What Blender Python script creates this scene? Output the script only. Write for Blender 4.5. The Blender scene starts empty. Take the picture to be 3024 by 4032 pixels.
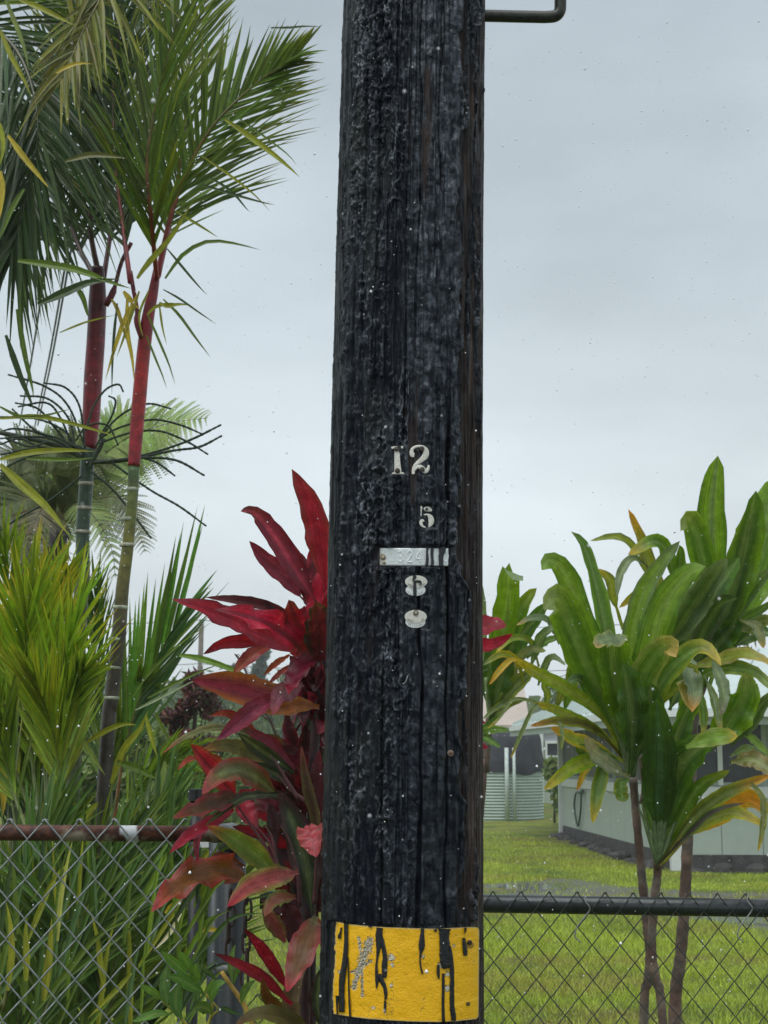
import bpy, math, random
import numpy as np
from mathutils import Vector, Matrix
random.seed(7); np.random.seed(7)
R = random.Random(11)
SC = bpy.context.scene
COL = SC.collection

# ------------------------------------------------------------------ camera
PITCH = math.atan2(2989 - 2016, 6048)
CAMZ = 1.6
cam_d = bpy.data.cameras.new('camera'); cam = bpy.data.objects.new('camera', cam_d); COL.objects.link(cam)
cam.location = (0, 0, CAMZ); cam.rotation_euler = (math.pi/2 + PITCH, 0, 0)
cam_d.sensor_fit = 'HORIZONTAL'; cam_d.sensor_width = 24; cam_d.lens = 48
cam_d.clip_start = 0.05; cam_d.clip_end = 1500
cam_d.dof.use_dof = True; cam_d.dof.focus_distance = 3.1; cam_d.dof.aperture_fstop = 16
SC.camera = cam

# ------------------------------------------------------------------ sky and sun (overcast)
SUN_EL, SUN_AZ = math.radians(66), math.radians(215)   # azimuth measured from +Y clockwise: high, behind the camera
W = bpy.data.worlds.new('World'); SC.world = W; W.use_nodes = True
nt = W.node_tree; nt.nodes.clear()
def wn(t, **k):
    n = nt.nodes.new(t)
    for a, b in k.items(): setattr(n, a, b)
    return n
out = wn('ShaderNodeOutputWorld'); bg = wn('ShaderNodeBackground'); bg.inputs['Strength'].default_value = 0.1
sky = wn('ShaderNodeTexSky', sky_type='NISHITA', sun_disc=False, sun_elevation=SUN_EL, sun_rotation=SUN_AZ, dust_density=4.0)
tc = wn('ShaderNodeTexCoord'); sep = wn('ShaderNodeSeparateXYZ'); nt.links.new(tc.outputs['Generated'], sep.inputs[0])
ramp = wn('ShaderNodeValToRGB')
cr = ramp.color_ramp
SKYV = [(0.0, (6.8, 7.4, 7.6)), (0.15, (6.5, 7.2, 7.5)), (0.30, (5.3, 6.0, 6.4)), (0.48, (4.1, 4.75, 5.2)), (0.75, (6.4, 7.2, 7.7)), (1.0, (8.6, 9.4, 9.9))]
while len(cr.elements) < len(SKYV): cr.elements.new(0.5)
for e, (p, c) in zip(cr.elements, SKYV): e.position = p; e.color = (c[0]/10, c[1]/10, c[2]/10, 1)
nt.links.new(sep.outputs[2], ramp.inputs[0])
mp = wn('ShaderNodeMapping'); mp.inputs['Scale'].default_value = (1.0, 1.0, 2.6); nt.links.new(tc.outputs['Generated'], mp.inputs[0])
nz = wn('ShaderNodeTexNoise'); nz.inputs['Scale'].default_value = 3.1; nz.inputs['Detail'].default_value = 4; nz.inputs['Roughness'].default_value = 0.5
nt.links.new(mp.outputs[0], nz.inputs[0])
mr = wn('ShaderNodeMapRange'); mr.inputs[1].default_value = 0.3; mr.inputs[2].default_value = 0.7; mr.inputs[3].default_value = 8.5; mr.inputs[4].default_value = 11.2
nt.links.new(nz.outputs[0], mr.inputs[0])
vm = wn('ShaderNodeVectorMath', operation='SCALE'); nt.links.new(ramp.outputs[0], vm.inputs[0]); nt.links.new(mr.outputs[0], vm.inputs['Scale'])
mx = wn('ShaderNodeMix', data_type='RGBA'); mx.inputs[0].default_value = 0.93
nt.links.new(sky.outputs[0], mx.inputs[6]); nt.links.new(vm.outputs[0], mx.inputs[7])
nt.links.new(mx.outputs[2], bg.inputs[0]); nt.links.new(bg.outputs[0], out.inputs[0])
sd = bpy.data.lights.new('sun', 'SUN'); sd.energy = 1.5; sd.angle = math.radians(50); sd.color = (1.0, 0.97, 0.93)
sun = bpy.data.objects.new('sun', sd); COL.objects.link(sun)
_dir = Vector((math.sin(SUN_AZ)*math.cos(SUN_EL), math.cos(SUN_AZ)*math.cos(SUN_EL), math.sin(SUN_EL)))
sun.rotation_euler = _dir.to_track_quat('Z', 'Y').to_euler(); sun.location = (0, -5, 20)
SC.view_settings.view_transform = 'Standard'; SC.view_settings.look = 'None'
SC.view_settings.exposure = 0.3; SC.view_settings.gamma = 1.0; SC.view_settings.use_curve_mapping = False
SC.cycles.use_denoising = True
SC.cycles.max_bounces = 8; SC.cycles.transparent_max_bounces = 8

# ------------------------------------------------------------------ measuring helpers
CP, SP = math.cos(PITCH), math.sin(PITCH)
FR = {'S': (0, 0, 1.0), 'D': (0, 0, 0.5486), 'F1': (0, 0, 1.276), 'F2': (0, 1100, 1.276), 'F3': (0, 2200, 1.276), 'F4': (0, 3000, 1.276),
      'F5': (1850, 1700, 1.413), 'F6': (1850, 2600, 1.413), 'F7': (1850, 3200, 1.413), 'R1': (1200, 3500, 2.074), 'R3': (1250, 0, 1.659),
      'R4': (1250, 2600, 2.211), 'R5': (550, 1800, 2.011), 'R6': (500, 2800, 1.952), 'R8': (500, 3300, 2.074), 'G': (1880, 2200, 2.676),
      'H': (2500, 2200, 1.844), 'T': (1470, 1730, 4.3375), 'O': (1560, 2230, 8.19)}
def px(fr, x, y):
    ox, oy, s = FR[fr]; return ox + x/s, oy + y/s
def ray(sx, sy):
    a = (sx - 1512)/6048; b = (2016 - sy)/6048
    return Vector((a, CP - b*SP, b*CP + SP))
def at(fr, x, y, Y):
    sx, sy = px(fr, x, y); d = ray(sx, sy); t = Y/d.y
    return Vector((d.x*t, Y, CAMZ + d.z*t))
def onground(fr, x, y, z=0.0):
    sx, sy = px(fr, x, y); d = ray(sx, sy); t = (z - CAMZ)/d.z
    return Vector((d.x*t, d.y*t, z))
def pxm(Y): return Y/6048.0      # metres per source pixel at distance Y

# ------------------------------------------------------------------ numpy noise
def _h(ix, iy, seed):
    n = (ix.astype(np.int64)*374761393 + iy.astype(np.int64)*668265263 + seed*974634777) & 0x7fffffff
    n = ((n ^ (n >> 13))*1274126177) & 0x7fffffff
    return ((n ^ (n >> 16)) & 0xffff)/65535.0
def vnoise(x, y, seed=0):
    ix = np.floor(x); iy = np.floor(y); fx = x - ix; fy = y - iy
    fx = fx*fx*fx*(fx*(fx*6-15)+10); fy = fy*fy*fy*(fy*(fy*6-15)+10)
    a = _h(ix, iy, seed); b = _h(ix+1, iy, seed); c = _h(ix, iy+1, seed); d = _h(ix+1, iy+1, seed)
    return (a*(1-fx)+b*fx)*(1-fy) + (c*(1-fx)+d*fx)*fy
def fbm(x, y, seed=0, o=4, g=0.5):
    s = 0; a = 1; t = 0
    for i in range(o):
        s = s + a*vnoise(x*(2.03**i)+i*17.3, y*(2.03**i)+i*9.1, seed+i); t += a; a *= g
    return s/t
def ridged(x, y, seed=0, o=4, g=0.55):
    s = 0; a = 1; t = 0
    for i in range(o):
        n = 1-np.abs(2*vnoise(x*(2.1**i)+i*7.7, y*(2.1**i)+i*3.1, seed+i)-1); s = s + a*n*n; t += a; a *= g
    return s/t
def sstep(a, b, x):
    t = np.clip((x-a)/(b-a), 0, 1); return t*t*(3-2*t)

# ------------------------------------------------------------------ object helpers
ORG = {}
def thing(name, label, cat, loc=(0, 0, 0), group=None):
    o = bpy.data.objects.new(name, None); COL.objects.link(o); o.location = loc; o.empty_display_size = 0.1
    o['label'] = label; o['category'] = cat
    if group: o['group'] = group
    ORG[o.name] = Vector(loc); return o
def tag(o, label=None, cat=None, group=None, kind=None):
    if label: o['label'] = label
    if cat: o['category'] = cat
    if group: o['group'] = group
    if kind: o['kind'] = kind
    return o
class MB:
    def __init__(s): s.v = []; s.f = []; s.c = []; s.l = []
    def vert(s, p, c=(1, 1, 1), l=(0, 0, 0)):
        s.v.append((p[0], p[1], p[2])); s.c.append((c[0], c[1], c[2], 1)); s.l.append(l); return len(s.v)-1
    def quad(s, a, b, c, d, col=(1, 1, 1)):
        i = [s.vert(p, col) for p in (a, b, c, d)]; s.f.append(i)
    def grid(s, rows):   # rows of vertex indices
        for r0, r1 in zip(rows, rows[1:]):
            for i in range(len(r0)-1): s.f.append((r0[i], r0[i+1], r1[i+1], r1[i]))
    def box(s, a, b, col=(1, 1, 1)):
        x0, y0, z0 = a; x1, y1, z1 = b
        i = [s.vert(p, col) for p in ((x0,y0,z0),(x1,y0,z0),(x1,y1,z0),(x0,y1,z0),(x0,y0,z1),(x1,y0,z1),(x1,y1,z1),(x0,y1,z1))]
        for f in ((0,3,2,1),(4,5,6,7),(0,1,5,4),(1,2,6,5),(2,3,7,6),(3,0,4,7)): s.f.append([i[k] for k in f])
    def beam(s, p, q, w, h, col=(1, 1, 1), up=Vector((0, 0, 1))):   # bar from p to q, w across, h along up
        p = Vector(p); q = Vector(q); t = (q-p).normalized(); sd_ = t.cross(up)
        if sd_.length < 1e-4: sd_ = Vector((1, 0, 0))
        sd_.normalize(); u = sd_.cross(t)
        i = []
        for e in (p, q):
            for a, b in ((-1,-1),(1,-1),(1,1),(-1,1)): i.append(s.vert(e + sd_*(a*w/2) + u*(b*h/2), col))
        for f in ((0,1,2,3),(7,6,5,4),(0,4,5,1),(1,5,6,2),(2,6,7,3),(3,7,4,0)): s.f.append([i[k] for k in f])
    def tube(s, pts, rad, n=8, col=(1, 1, 1), cap=True):
        pts = [Vector(p) for p in pts]; m = len(pts)
        if not hasattr(rad, '__len__'): rad = [rad]*m
        cols = col if (hasattr(col[0], '__len__')) else [col]*m
        ref = Vector((0, -1, 0)); rows = []
        for k in range(m):
            t = (pts[min(k+1, m-1)] - pts[max(k-1, 0)])
            t = t.normalized() if t.length > 1e-9 else Vector((0, 0, 1))
            if abs(t.dot(ref)) > 0.95: a = t.cross(Vector((1, 0, 0)))
            else: a = t.cross(ref)
            a.normalize(); b = t.cross(a)
            row = [s.vert(pts[k] + (a*math.cos(2*math.pi*j/n) + b*math.sin(2*math.pi*j/n))*rad[k], cols[k], (j/n, k/max(1, m-1), 0)) for j in range(n)]
            rows.append(row + row[:1])
        s.grid(rows)
        if cap: s.f.append(rows[0][:-1][::-1]); s.f.append(rows[-1][:-1])
    def build(s, name, mat, parent=None, smooth=False, kind=None):
        me = bpy.data.meshes.new(name)
        root = parent
        while root is not None and root.parent is not None: root = root.parent
        o_ = ORG.get(root.name, Vector((0, 0, 0))) if root is not None else Vector((0, 0, 0))
        me.from_pydata([(a-o_.x, b-o_.y, c-o_.z) for a, b, c in s.v], [], s.f)
        ca = me.color_attributes.new('Col', 'FLOAT_COLOR', 'POINT'); ca.data.foreach_set('color', np.array(s.c, dtype=np.float32).ravel())
        la = me.attributes.new('lc', 'FLOAT_VECTOR', 'POINT'); la.data.foreach_set('vector', np.array(s.l, dtype=np.float32).ravel())
        if smooth: me.polygons.foreach_set('use_smooth', [True]*len(me.polygons))
        me.materials.append(mat)
        ob = bpy.data.objects.new(name, me); COL.objects.link(ob)
        if parent is not None: ob.parent = parent
        if kind: ob['kind'] = kind
        return ob
def npmesh(name, V, F, mat, cols=None, lc=None, parent=None, smooth=True, kind=None):
    V = np.asarray(V, dtype=np.float32); F = np.asarray(F, dtype=np.int32); k = F.shape[1]
    if parent is not None:
        root = parent
        while root.parent is not None: root = root.parent
        V = V - np.array(ORG.get(root.name, Vector((0, 0, 0))), dtype=np.float32)
    me = bpy.data.meshes.new(name)
    me.vertices.add(len(V)); me.vertices.foreach_set('co', V.ravel())
    me.loops.add(F.size); me.loops.foreach_set('vertex_index', F.ravel())
    me.polygons.add(len(F)); me.polygons.foreach_set('loop_start', np.arange(0, F.size, k, dtype=np.int32))
    me.polygons.foreach_set('loop_total', np.full(len(F), k, dtype=np.int32))
    me.polygons.foreach_set('use_smooth', np.full(len(F), smooth))
    me.update(calc_edges=True)
    if cols is not None:
        c4 = np.ones((len(V), 4), dtype=np.float32); c4[:, :3] = cols
        ca = me.color_attributes.new('Col', 'FLOAT_COLOR', 'POINT'); ca.data.foreach_set('color', c4.ravel())
    if lc is not None:
        la = me.attributes.new('lc', 'FLOAT_VECTOR', 'POINT'); la.data.foreach_set('vector', np.asarray(lc, dtype=np.float32).ravel())
    me.materials.append(mat)
    ob = bpy.data.objects.new(name, me); COL.objects.link(ob)
    if parent is not None: ob.parent = parent
    if kind: ob['kind'] = kind
    return ob
def gridfaces(nr, nc, wrap=False):
    a = np.arange(nr*nc).reshape(nr, nc)
    if wrap: a = np.concatenate([a, a[:, :1]], 1)
    return np.stack([a[:-1, :-1], a[:-1, 1:], a[1:, 1:], a[1:, :-1]], -1).reshape(-1, 4)

# ------------------------------------------------------------------ materials
class NM:
    def __init__(s, name):
        s.m = bpy.data.materials.new(name); s.m.use_nodes = True; s.t = s.m.node_tree; s.t.nodes.clear()
        s.o = s.n('ShaderNodeOutputMaterial'); s.b = s.n('ShaderNodeBsdfPrincipled'); s.t.links.new(s.b.outputs[0], s.o.inputs[0])
    def n(s, t, **k):
        x = s.t.nodes.new(t)
        for a, b in k.items(): setattr(x, a, b)
        return x
    def L(s, a, b): s.t.links.new(a, b)
    def attr(s, nm='Col'): return s.n('ShaderNodeAttribute', attribute_name=nm)
    def noise(s, scale, detail=4, rough=0.5, vec=None, stretch=None):
        x = s.n('ShaderNodeTexNoise'); x.inputs['Scale'].default_value = scale; x.inputs['Detail'].default_value = detail; x.inputs['Roughness'].default_value = rough
        if vec is None: vec = s.n('ShaderNodeTexCoord').outputs['Object']
        if stretch:
            mp_ = s.n('ShaderNodeMapping'); mp_.inputs['Scale'].default_value = stretch; s.L(vec, mp_.inputs[0]); vec = mp_.outputs[0]
        s.L(vec, x.inputs['Vector']); return x
    def rng(s, v, a, b, c, d):
        x = s.n('ShaderNodeMapRange'); x.inputs[1].default_value = a; x.inputs[2].default_value = b; x.inputs[3].default_value = c; x.inputs[4].default_value = d
        s.L(v, x.inputs[0]); return x.outputs[0]
    def mix(s, f, a, b, mode='MIX'):
        x = s.n('ShaderNodeMix', data_type='RGBA', blend_type=mode)
        for i, v in ((0, f), (6, a), (7, b)):
            if isinstance(v, (int, float)): x.inputs[i].default_value = v
            elif isinstance(v, tuple): x.inputs[i].default_value = (v[0], v[1], v[2], 1)
            else: s.L(v, x.inputs[i])
        return x.outputs[2]
    def bump(s, h, dist, strength=1.0):
        x = s.n('ShaderNodeBump'); x.inputs['Distance'].default_value = dist; x.inputs['Strength'].default_value = strength
        s.L(h, x.inputs['Height']); s.L(x.outputs[0], s.b.inputs['Normal']); return x
    def set(s, **k):
        for a, v in k.items():
            i = s.b.inputs[a.replace('_', ' ')]
            if isinstance(v, tuple): i.default_value = (v[0], v[1], v[2], 1)
            else: i.default_value = v
def plain(name, col, rough=0.6, metal=0.0, var=0.25, nscale=20, bump=0.0):
    m = NM(name); n1 = m.noise(nscale, 5, 0.6)
    f = m.rng(n1.outputs[0], 0.3, 0.7, 0, 1)
    m.L(m.mix(f, tuple(c*(1-var) for c in col), tuple(c*(1+var) for c in col)), m.b.inputs['Base Color'])
    m.set(Roughness=rough, Metallic=metal)
    if bump: m.bump(n1.outputs[0], bump)
    return m.m
def vcmat(name, rough=0.5, metal=0.0, nscale=60, var=0.2, bump=0.0, spec=0.5):
    m = NM(name); a = m.attr(); n1 = m.noise(nscale, 5, 0.6)
    f = m.rng(n1.outputs[0], 0.3, 0.7, 1-var, 1+var)
    v = m.n('ShaderNodeVectorMath', operation='SCALE'); m.L(a.outputs['Color'], v.inputs[0]); m.L(f, v.inputs['Scale'])
    m.L(v.outputs[0], m.b.inputs['Base Color']); m.set(Roughness=rough, Metallic=metal); m.b.inputs['Specular IOR Level'].default_value = spec
    if bump: m.bump(n1.outputs[0], bump)
    return m.m
def leafmat(name, rough, trans, streak, blotch=0.25, bumpd=0.0006, spots=0.0):
    m = NM(name); a = m.attr(); lc = m.attr('lc')
    mp_ = m.n('ShaderNodeMapping'); mp_.inputs['Scale'].default_value = (streak, 1.4, 9.0); m.L(lc.outputs['Vector'], mp_.inputs[0])
    n1 = m.n('ShaderNodeTexNoise'); n1.inputs['Scale'].default_value = 1.0; n1.inputs['Detail'].default_value = 3; m.L(mp_.outputs[0], n1.inputs['Vector'])
    n2 = m.noise(38, 5, 0.65)
    f1 = m.rng(n1.outputs[0], 0.3, 0.7, 0.66, 1.38); f2 = m.rng(n2.outputs[0], 0.3, 0.72, (1-blotch)*1.4, (1+blotch)*1.4)
    mu = m.n('ShaderNodeMath', operation='MULTIPLY'); m.L(f1, mu.inputs[0]); m.L(f2, mu.inputs[1])
    v = m.n('ShaderNodeVectorMath', operation='SCALE'); m.L(a.outputs['Color'], v.inputs[0]); m.L(mu.outputs[0], v.inputs['Scale'])
    sp_ = m.noise(95, 2, 0.5); cs = m.mix(m.rng(sp_.outputs[0], 0.70, 0.74, 0, spots), v.outputs[0], (0.10, 0.055, 0.02)); m.L(cs, m.b.inputs['Base Color'])
    m.L(m.rng(n2.outputs[0], 0.3, 0.7, rough-0.08, rough+0.14), m.b.inputs['Roughness'])
    m.b.inputs['Specular IOR Level'].default_value = 0.52
    bp = m.bump(n1.outputs[0], bumpd)
    tr = m.n('ShaderNodeBsdfTranslucent'); v2 = m.n('ShaderNodeVectorMath', operation='MULTIPLY'); v2.inputs[1].default_value = (1.5, 1.35, 0.7)
    m.L(v.outputs[0], v2.inputs[0]); m.L(v2.outputs[0], tr.inputs[0]); m.L(bp.outputs[0], tr.inputs['Normal'])
    ms = m.n('ShaderNodeMixShader'); ms.inputs[0].default_value = trans
    m.L(m.b.outputs[0], ms.inputs[1]); m.L(tr.outputs[0], ms.inputs[2]); m.L(ms.outputs[0], m.o.inputs[0])
    return m.m
M_LEAF = leafmat('broad_leaf', 0.17, 0.34, 20, 0.24, 0.0012, 0.8)
M_RED = leafmat('red_leaf', 0.18, 0.28, 22, 0.30, 0.0014, 0.6)
M_PALM = leafmat('palm_leaflet', 0.42, 0.28, 5, 0.2, 0.0003)
M_FARLEAF = leafmat('far_leaf', 0.6, 0.3, 3, 0.3, 0.0)
M_STEM = vcmat('plant_stem', 0.6, 0, 45, 0.45, 0.002)
M_SHAFT = vcmat('crownshaft', 0.36, 0, 26, 0.5, 0.0016)

# ------------------------------------------------------------------ plant helpers
def spline(pts, n):
    pts = [Vector(p) for p in pts]
    if len(pts) == 2: return [pts[0].lerp(pts[1], i/n) for i in range(n+1)]
    d = [0]
    for a, b in zip(pts, pts[1:]): d.append(d[-1] + max(1e-6, (b-a).length)**0.8)
    tot = d[-1]; out_ = []
    q = [pts[0]*2-pts[1]] + pts + [pts[-1]*2-pts[-2]]
    for i in range(n+1):
        s = tot*i/n; k = 0
        while k < len(pts)-2 and s > d[k+1]: k += 1
        t = (s-d[k])/(d[k+1]-d[k]); p0, p1, p2, p3 = q[k], q[k+1], q[k+2], q[k+3]
        out_.append(0.5*((2*p1)+(p2-p0)*t+(2*p0-5*p1+4*p2-p3)*t*t+(3*p1-p0-3*p2+p3)*t*t*t))
    return out_
def lerp3(a, b, t): return tuple(a[i]*(1-t)+b[i]*t for i in range(3))
def leaf(parent, pts, width, col, edge=None, tip=None, fold=0.25, roll=0.0, wave=0.06, pet=0.18, wp=0.010, n=18, face=Vector((0, -1, 0.25)), mat=None, name='leaf', shape=0.85, mid=None, pcol=None, bld=True, mb=None, blunt=0.72):
    """one broad leaf: a folded, wavy blade along pts; width in metres (full)."""
    C = spline(pts, n); mb = mb or MB(); rows = []; X = (-1, -0.72, -0.38, -0.07, 0.07, 0.38, 0.72, 1)
    edge = edge or col; tip = tip or col; pcol = pcol or col
    ph = R.random()*6.28; fr = 5 + R.random()*5; rd = R.random()*20; fq = 11+R.random()*9
    tw = R.uniform(-0.55, 0.55); asy = (R.uniform(0.4, 1.6), R.uniform(0.4, 1.6)); roll0 = roll; wave = wave*1.7; nick = [R.uniform(-0.08, 0.08) for _ in range(2*(n+1))]
    prevS = None
    for k in range(n+1):
        v = k/n; T = (C[min(k+1, n)]-C[max(k-1, 0)]).normalized()
        S = T.cross(face)
        if S.length < 0.15 and prevS: S = prevS.copy()
        if S.length < 1e-4: S = Vector((1, 0, 0))
        S.normalize()
        if prevS and S.dot(prevS) < 0 : S = -S
        if prevS: S = (S*0.5 + prevS*0.5); S = (S - T*S.dot(T)).normalized()
        prevS = S.copy()
        roll = roll0+tw*v; cr_ = math.cos(roll); sr_ = math.sin(roll)
        N = S.cross(T); S2 = S*cr_ + N*sr_; N2 = N*cr_ - S*sr_
        if N2.dot(face) < 0 and abs(roll) < 1.2: pass
        if v < pet: w = wp/2*(1+0.3*(1-v/pet))
        else:
            q = (v-pet)/(1-pet); w = width/2*(max(0.0, math.sin(math.pi*min(1, q**shape)))**(blunt if q > 0.5 else 0.72))
            w = max(w, wp/2*(1-q)); 
        if k == n: w = 0.0005
        fo = fold*(1.0 if v > pet else 2.5)
        row = []
        for j, x in enumerate(X):
            ww = w*(1 + (nick[2*k+(j > 3)] if abs(x) == 1 else 0))
            fx_ = min(1.2, fo*asy[x > 0]); up = abs(x)*math.sin(fx_)*ww
            wv = math.sin(fr*v*3+ph+(1.7 if x > 0 else 0))*wave*ww*abs(x)**1.5 + math.sin(fq*v*3+ph*2.3+(2.9 if x > 0 else 0))*wave*0.45*ww*x*x
            p = C[k] + S2*(x*ww*math.cos(fx_)) + N2*(up + wv*1.6)
            c = lerp3(col, edge, max(0, (abs(x)-0.35)/0.65)**1.2)
            if v > 0.72: c = lerp3(c, tip, ((v-0.72)/0.28)**1.3)
            if v < pet: c = pcol
            elif v < pet+0.15: c = lerp3(pcol, c, (v-pet)/0.15)
            if abs(x) < 0.1: c = lerp3(c, mid or lerp3(c, (0.25, 0.32, 0.12) if c[1] > c[0] else (c[0]*0.5, c[1]*0.5, c[2]*0.5), 0.4), 0.7)
            row.append(mb.vert(p, c, (x, v*3, rd)))
        rows.append(row)
    mb.grid(rows)
    return mb.build(name, mat or M_LEAF, parent, smooth=True) if bld else mb
def leaflet(mb, C, width, col, tip=None, N=Vector((0, -1, 0)), fold=0.5):
    """one narrow palm leaflet (V-folded strip)"""
    n = len(C)-1; rows = []; rd = R.random()*20; tip = tip or col
    for k in range(n+1):
        v = k/n; T = (C[min(k+1, n)]-C[max(k-1, 0)]).normalized(); S = T.cross(N)
        if S.length < 1e-3: S = Vector((1, 0, 0))
        S.normalize(); U = S.cross(T)
        w = width/2*(min(1, 0.45+v*2.2))*(1-max(0, (v-0.35)/0.65)**1.7)+0.0002
        c = lerp3(col, tip, max(0, (v-0.6)/0.4))
        rows.append([mb.vert(C[k]+S*(x*w*math.cos(fold))+U*(abs(x)*w*math.sin(fold)), c if x else lerp3(c, (c[0]*1.5, c[1]*1.4, c[2]), 0.5), (x, v*3, rd)) for x in (-1, 0, 1)])
    mb.grid(rows)
def vary(c, a=0.2, r=None):
    r = r or R; k = 1+r.uniform(-a, a); return (c[0]*k*(1+r.uniform(-a, a)*0.4), c[1]*k, c[2]*k)
LCOUNT = {}
def frond(tree, pts, L, n, col, a0=0.9, a1=0.45, droop=0.25, width=0.022, tipc=None, N=Vector((0, -1, 0.1)), t0=0.14, rr=0.008, rcol=(0.18, 0.02, 0.02), seg=5, jit=0.12, cap=285, sides=(-1, 1), updir=None, upk=0.0, prof=None):
    m = 24; C = spline(pts, m)
    mb = MB(); rc2 = lerp3(rcol, col, 0.8)
    mb.tube(C, [rr*(1-0.8*k/m) for k in range(m+1)], 6, [lerp3(rcol, rc2, min(1, k/m*1.6)) for k in range(m+1)])
    fo = mb.build('frond', M_SHAFT, tree, smooth=True); rest = MB()
    for i in range(n):
        t = t0 + (1-t0)*(i+0.5)/n; f = t*m; k = min(m-1, int(f)); c0 = C[k].lerp(C[k+1], f-k)
        T = (C[k+1]-C[k]).normalized(); S = T.cross(N).normalized()
        for sd_ in sides:
            a = a0+(a1-a0)*t + R.uniform(-jit, jit)
            d = (T*math.cos(a) + S*(sd_*math.sin(a)) + N*R.uniform(-0.25, 0.25)).normalized()
            if updir is not None and sd_ < 0: d = (d*(1-upk)+updir*upk).normalized()
            l = L*(prof(t) if prof else (0.55+0.45*math.sin(math.pi*min(1, t*0.95+0.12))))*R.uniform(0.86, 1.1)
            dr = droop*R.uniform(0.4, 1.5)
            Q = [c0 + d*(l*q/seg) + Vector((0, 0, -1))*(dr*l*(q/seg)**2.2) for q in range(seg+1)]
            cc = vary(col, 0.42); tc_ = tipc if (tipc and R.random() < 0.5) else cc
            cnt = LCOUNT.get(tree.name, 0)
            if cnt < cap:
                LCOUNT[tree.name] = cnt+1; b = MB(); leaflet(b, Q, width*R.uniform(0.8, 1.2), cc, tc_, N + Vector((R.uniform(-.5, .5), 0, R.uniform(-.3, .3)))); b.build('leaflet', M_PALM, fo)
            else: leaflet(rest, Q, width*R.uniform(0.8, 1.2), cc, tc_, N + Vector((R.uniform(-.5, .5), 0, R.uniform(-.3, .3))))
    if rest.v: rest.build('leaflets', M_PALM, fo, kind='stuff')
    return fo
# ================================================================== GROUND
GZ = 0.0
def ptin(poly, X, Y):   # signed soft inside test (vectorised even-odd)
    ins = np.zeros(X.shape, bool); n = len(poly)
    for i in range(n):
        x1, y1 = poly[i]; x2, y2 = poly[(i+1) % n]
        c = ((y1 > Y) != (y2 > Y)) & (X < (x2-x1)*(Y-y1)/(y2-y1+1e-12)+x1); ins ^= c
    return ins
gravel_poly = [onground('F7', *p)[:2] for p in [(-400, 430), (80, 395), (300, 380), (600, 392), (900, 405), (1300, 425), (1700, 445), (2300, 470), (2300, 760), (1659, 650), (1250, 600), (1000, 560), (700, 530), (400, 500), (150, 470), (-400, 470)]]
xs = np.concatenate([np.linspace(-220, -12, 24), np.arange(-11.9, 14, 0.11), np.linspace(14.2, 220, 24)])
ys = np.concatenate([np.linspace(-60, 4, 16), np.arange(4.1, 44, 0.11), np.geomspace(44.3, 400, 30)])
GX, GY = np.meshgrid(xs, ys)
gm = ptin(gravel_poly, GX + (fbm(GX*1.1, GY*0.9, 3)-0.5)*1.6, GY + (fbm(GX*0.9, GY*1.3, 5)-0.5)*2.2).astype(float)
for _ in range(2): gm[1:-1, 1:-1] = (gm[1:-1, 1:-1]*2+gm[:-2, 1:-1]+gm[2:, 1:-1]+gm[1:-1, :-2]+gm[1:-1, 2:])/6
gm = np.clip(gm*1.0 - 0.75*(fbm(GX*3.1, GY*3.1, 9) > 0.56), 0, 1)
_p1 = onground('F7', 345, 408); _p2 = onground('F7', 1480, 592); PUD = [(_p1.x, _p1.y, 0.95, 1.5), (_p2.x, _p2.y, 1.0, 1.2)]
def gheight(x, y):
    h = (fbm(x*0.35, y*0.35, 21)-0.5)*0.10*sstep(5, 12, y) + (fbm(x*2.2, y*2.2, 23)-0.5)*0.035
    for cx_, cy_, rx_, ry_ in PUD: h = h*sstep(1.0, 1.7, np.hypot((x-cx_)/rx_, (y-cy_)/ry_))
    return h
GH = gheight(GX, GY)
green = np.array([0.15, 0.21, 0.022]); lime = np.array([0.26, 0.315, 0.035]); dark = np.array([0.075, 0.13, 0.022]); brown = np.array([0.20, 0.14, 0.06]); grey = np.array([0.19, 0.195, 0.18])
def gcol(x, y):
    g1 = fbm(x*0.55, y*0.8, 31)[..., None]; g2 = fbm(x*2.4, y*2.6, 33)[..., None]; g3 = vnoise(x*7, y*7, 35)[..., None]
    c = green*(1-g1)+lime*g1
    w1 = sstep(0.45, 0.7, g2); c = c*(1-w1*0.6)+lime*w1*0.6
    w2 = sstep(0.52, 0.3, fbm(x*1.3, y*1.0, 37)[..., None]); c = c*(1-w2*0.6)+dark*w2*0.6
    w3 = sstep(0.52, 0.66, fbm(x*0.7, y*1.7, 41)[..., None])*sstep(0.25, 0.5, g3+0.15); c = c*(1-w3*0.6)+brown*w3*0.6
    return c*(0.85+0.3*g3)
c = gcol(GX, GY)
c = c*(1-gm[..., None]*0.85)+grey*(gm[..., None]*0.85)
def ground_mat():
    m = NM('grassy_ground'); a = m.attr(); n1 = m.noise(34, 6, 0.7); n2 = m.noise(160, 3, 0.7)
    f = m.rng(n1.outputs[0], 0.3, 0.7, 0.55, 1.45)
    v = m.n('ShaderNodeVectorMath', operation='SCALE'); m.L(a.outputs['Color'], v.inputs[0]); m.L(f, v.inputs['Scale'])
    m.L(v.outputs[0], m.b.inputs['Base Color']); m.set(Roughness=0.75); m.b.inputs['Specular IOR Level'].default_value = 0.25
    ad = m.n('ShaderNodeMath', operation='ADD'); m.L(n1.outputs[0], ad.inputs[0]); m.L(n2.outputs[0], ad.inputs[1]); m.bump(ad.outputs[0], 0.03, 0.9)
    return m.m
V = np.stack([GX.ravel(), GY.ravel(), GH.ravel()], 1)
ground = npmesh('ground', V, gridfaces(len(ys), len(xs)), ground_mat(), c.reshape(-1, 3)); ground['kind'] = 'structure'

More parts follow.
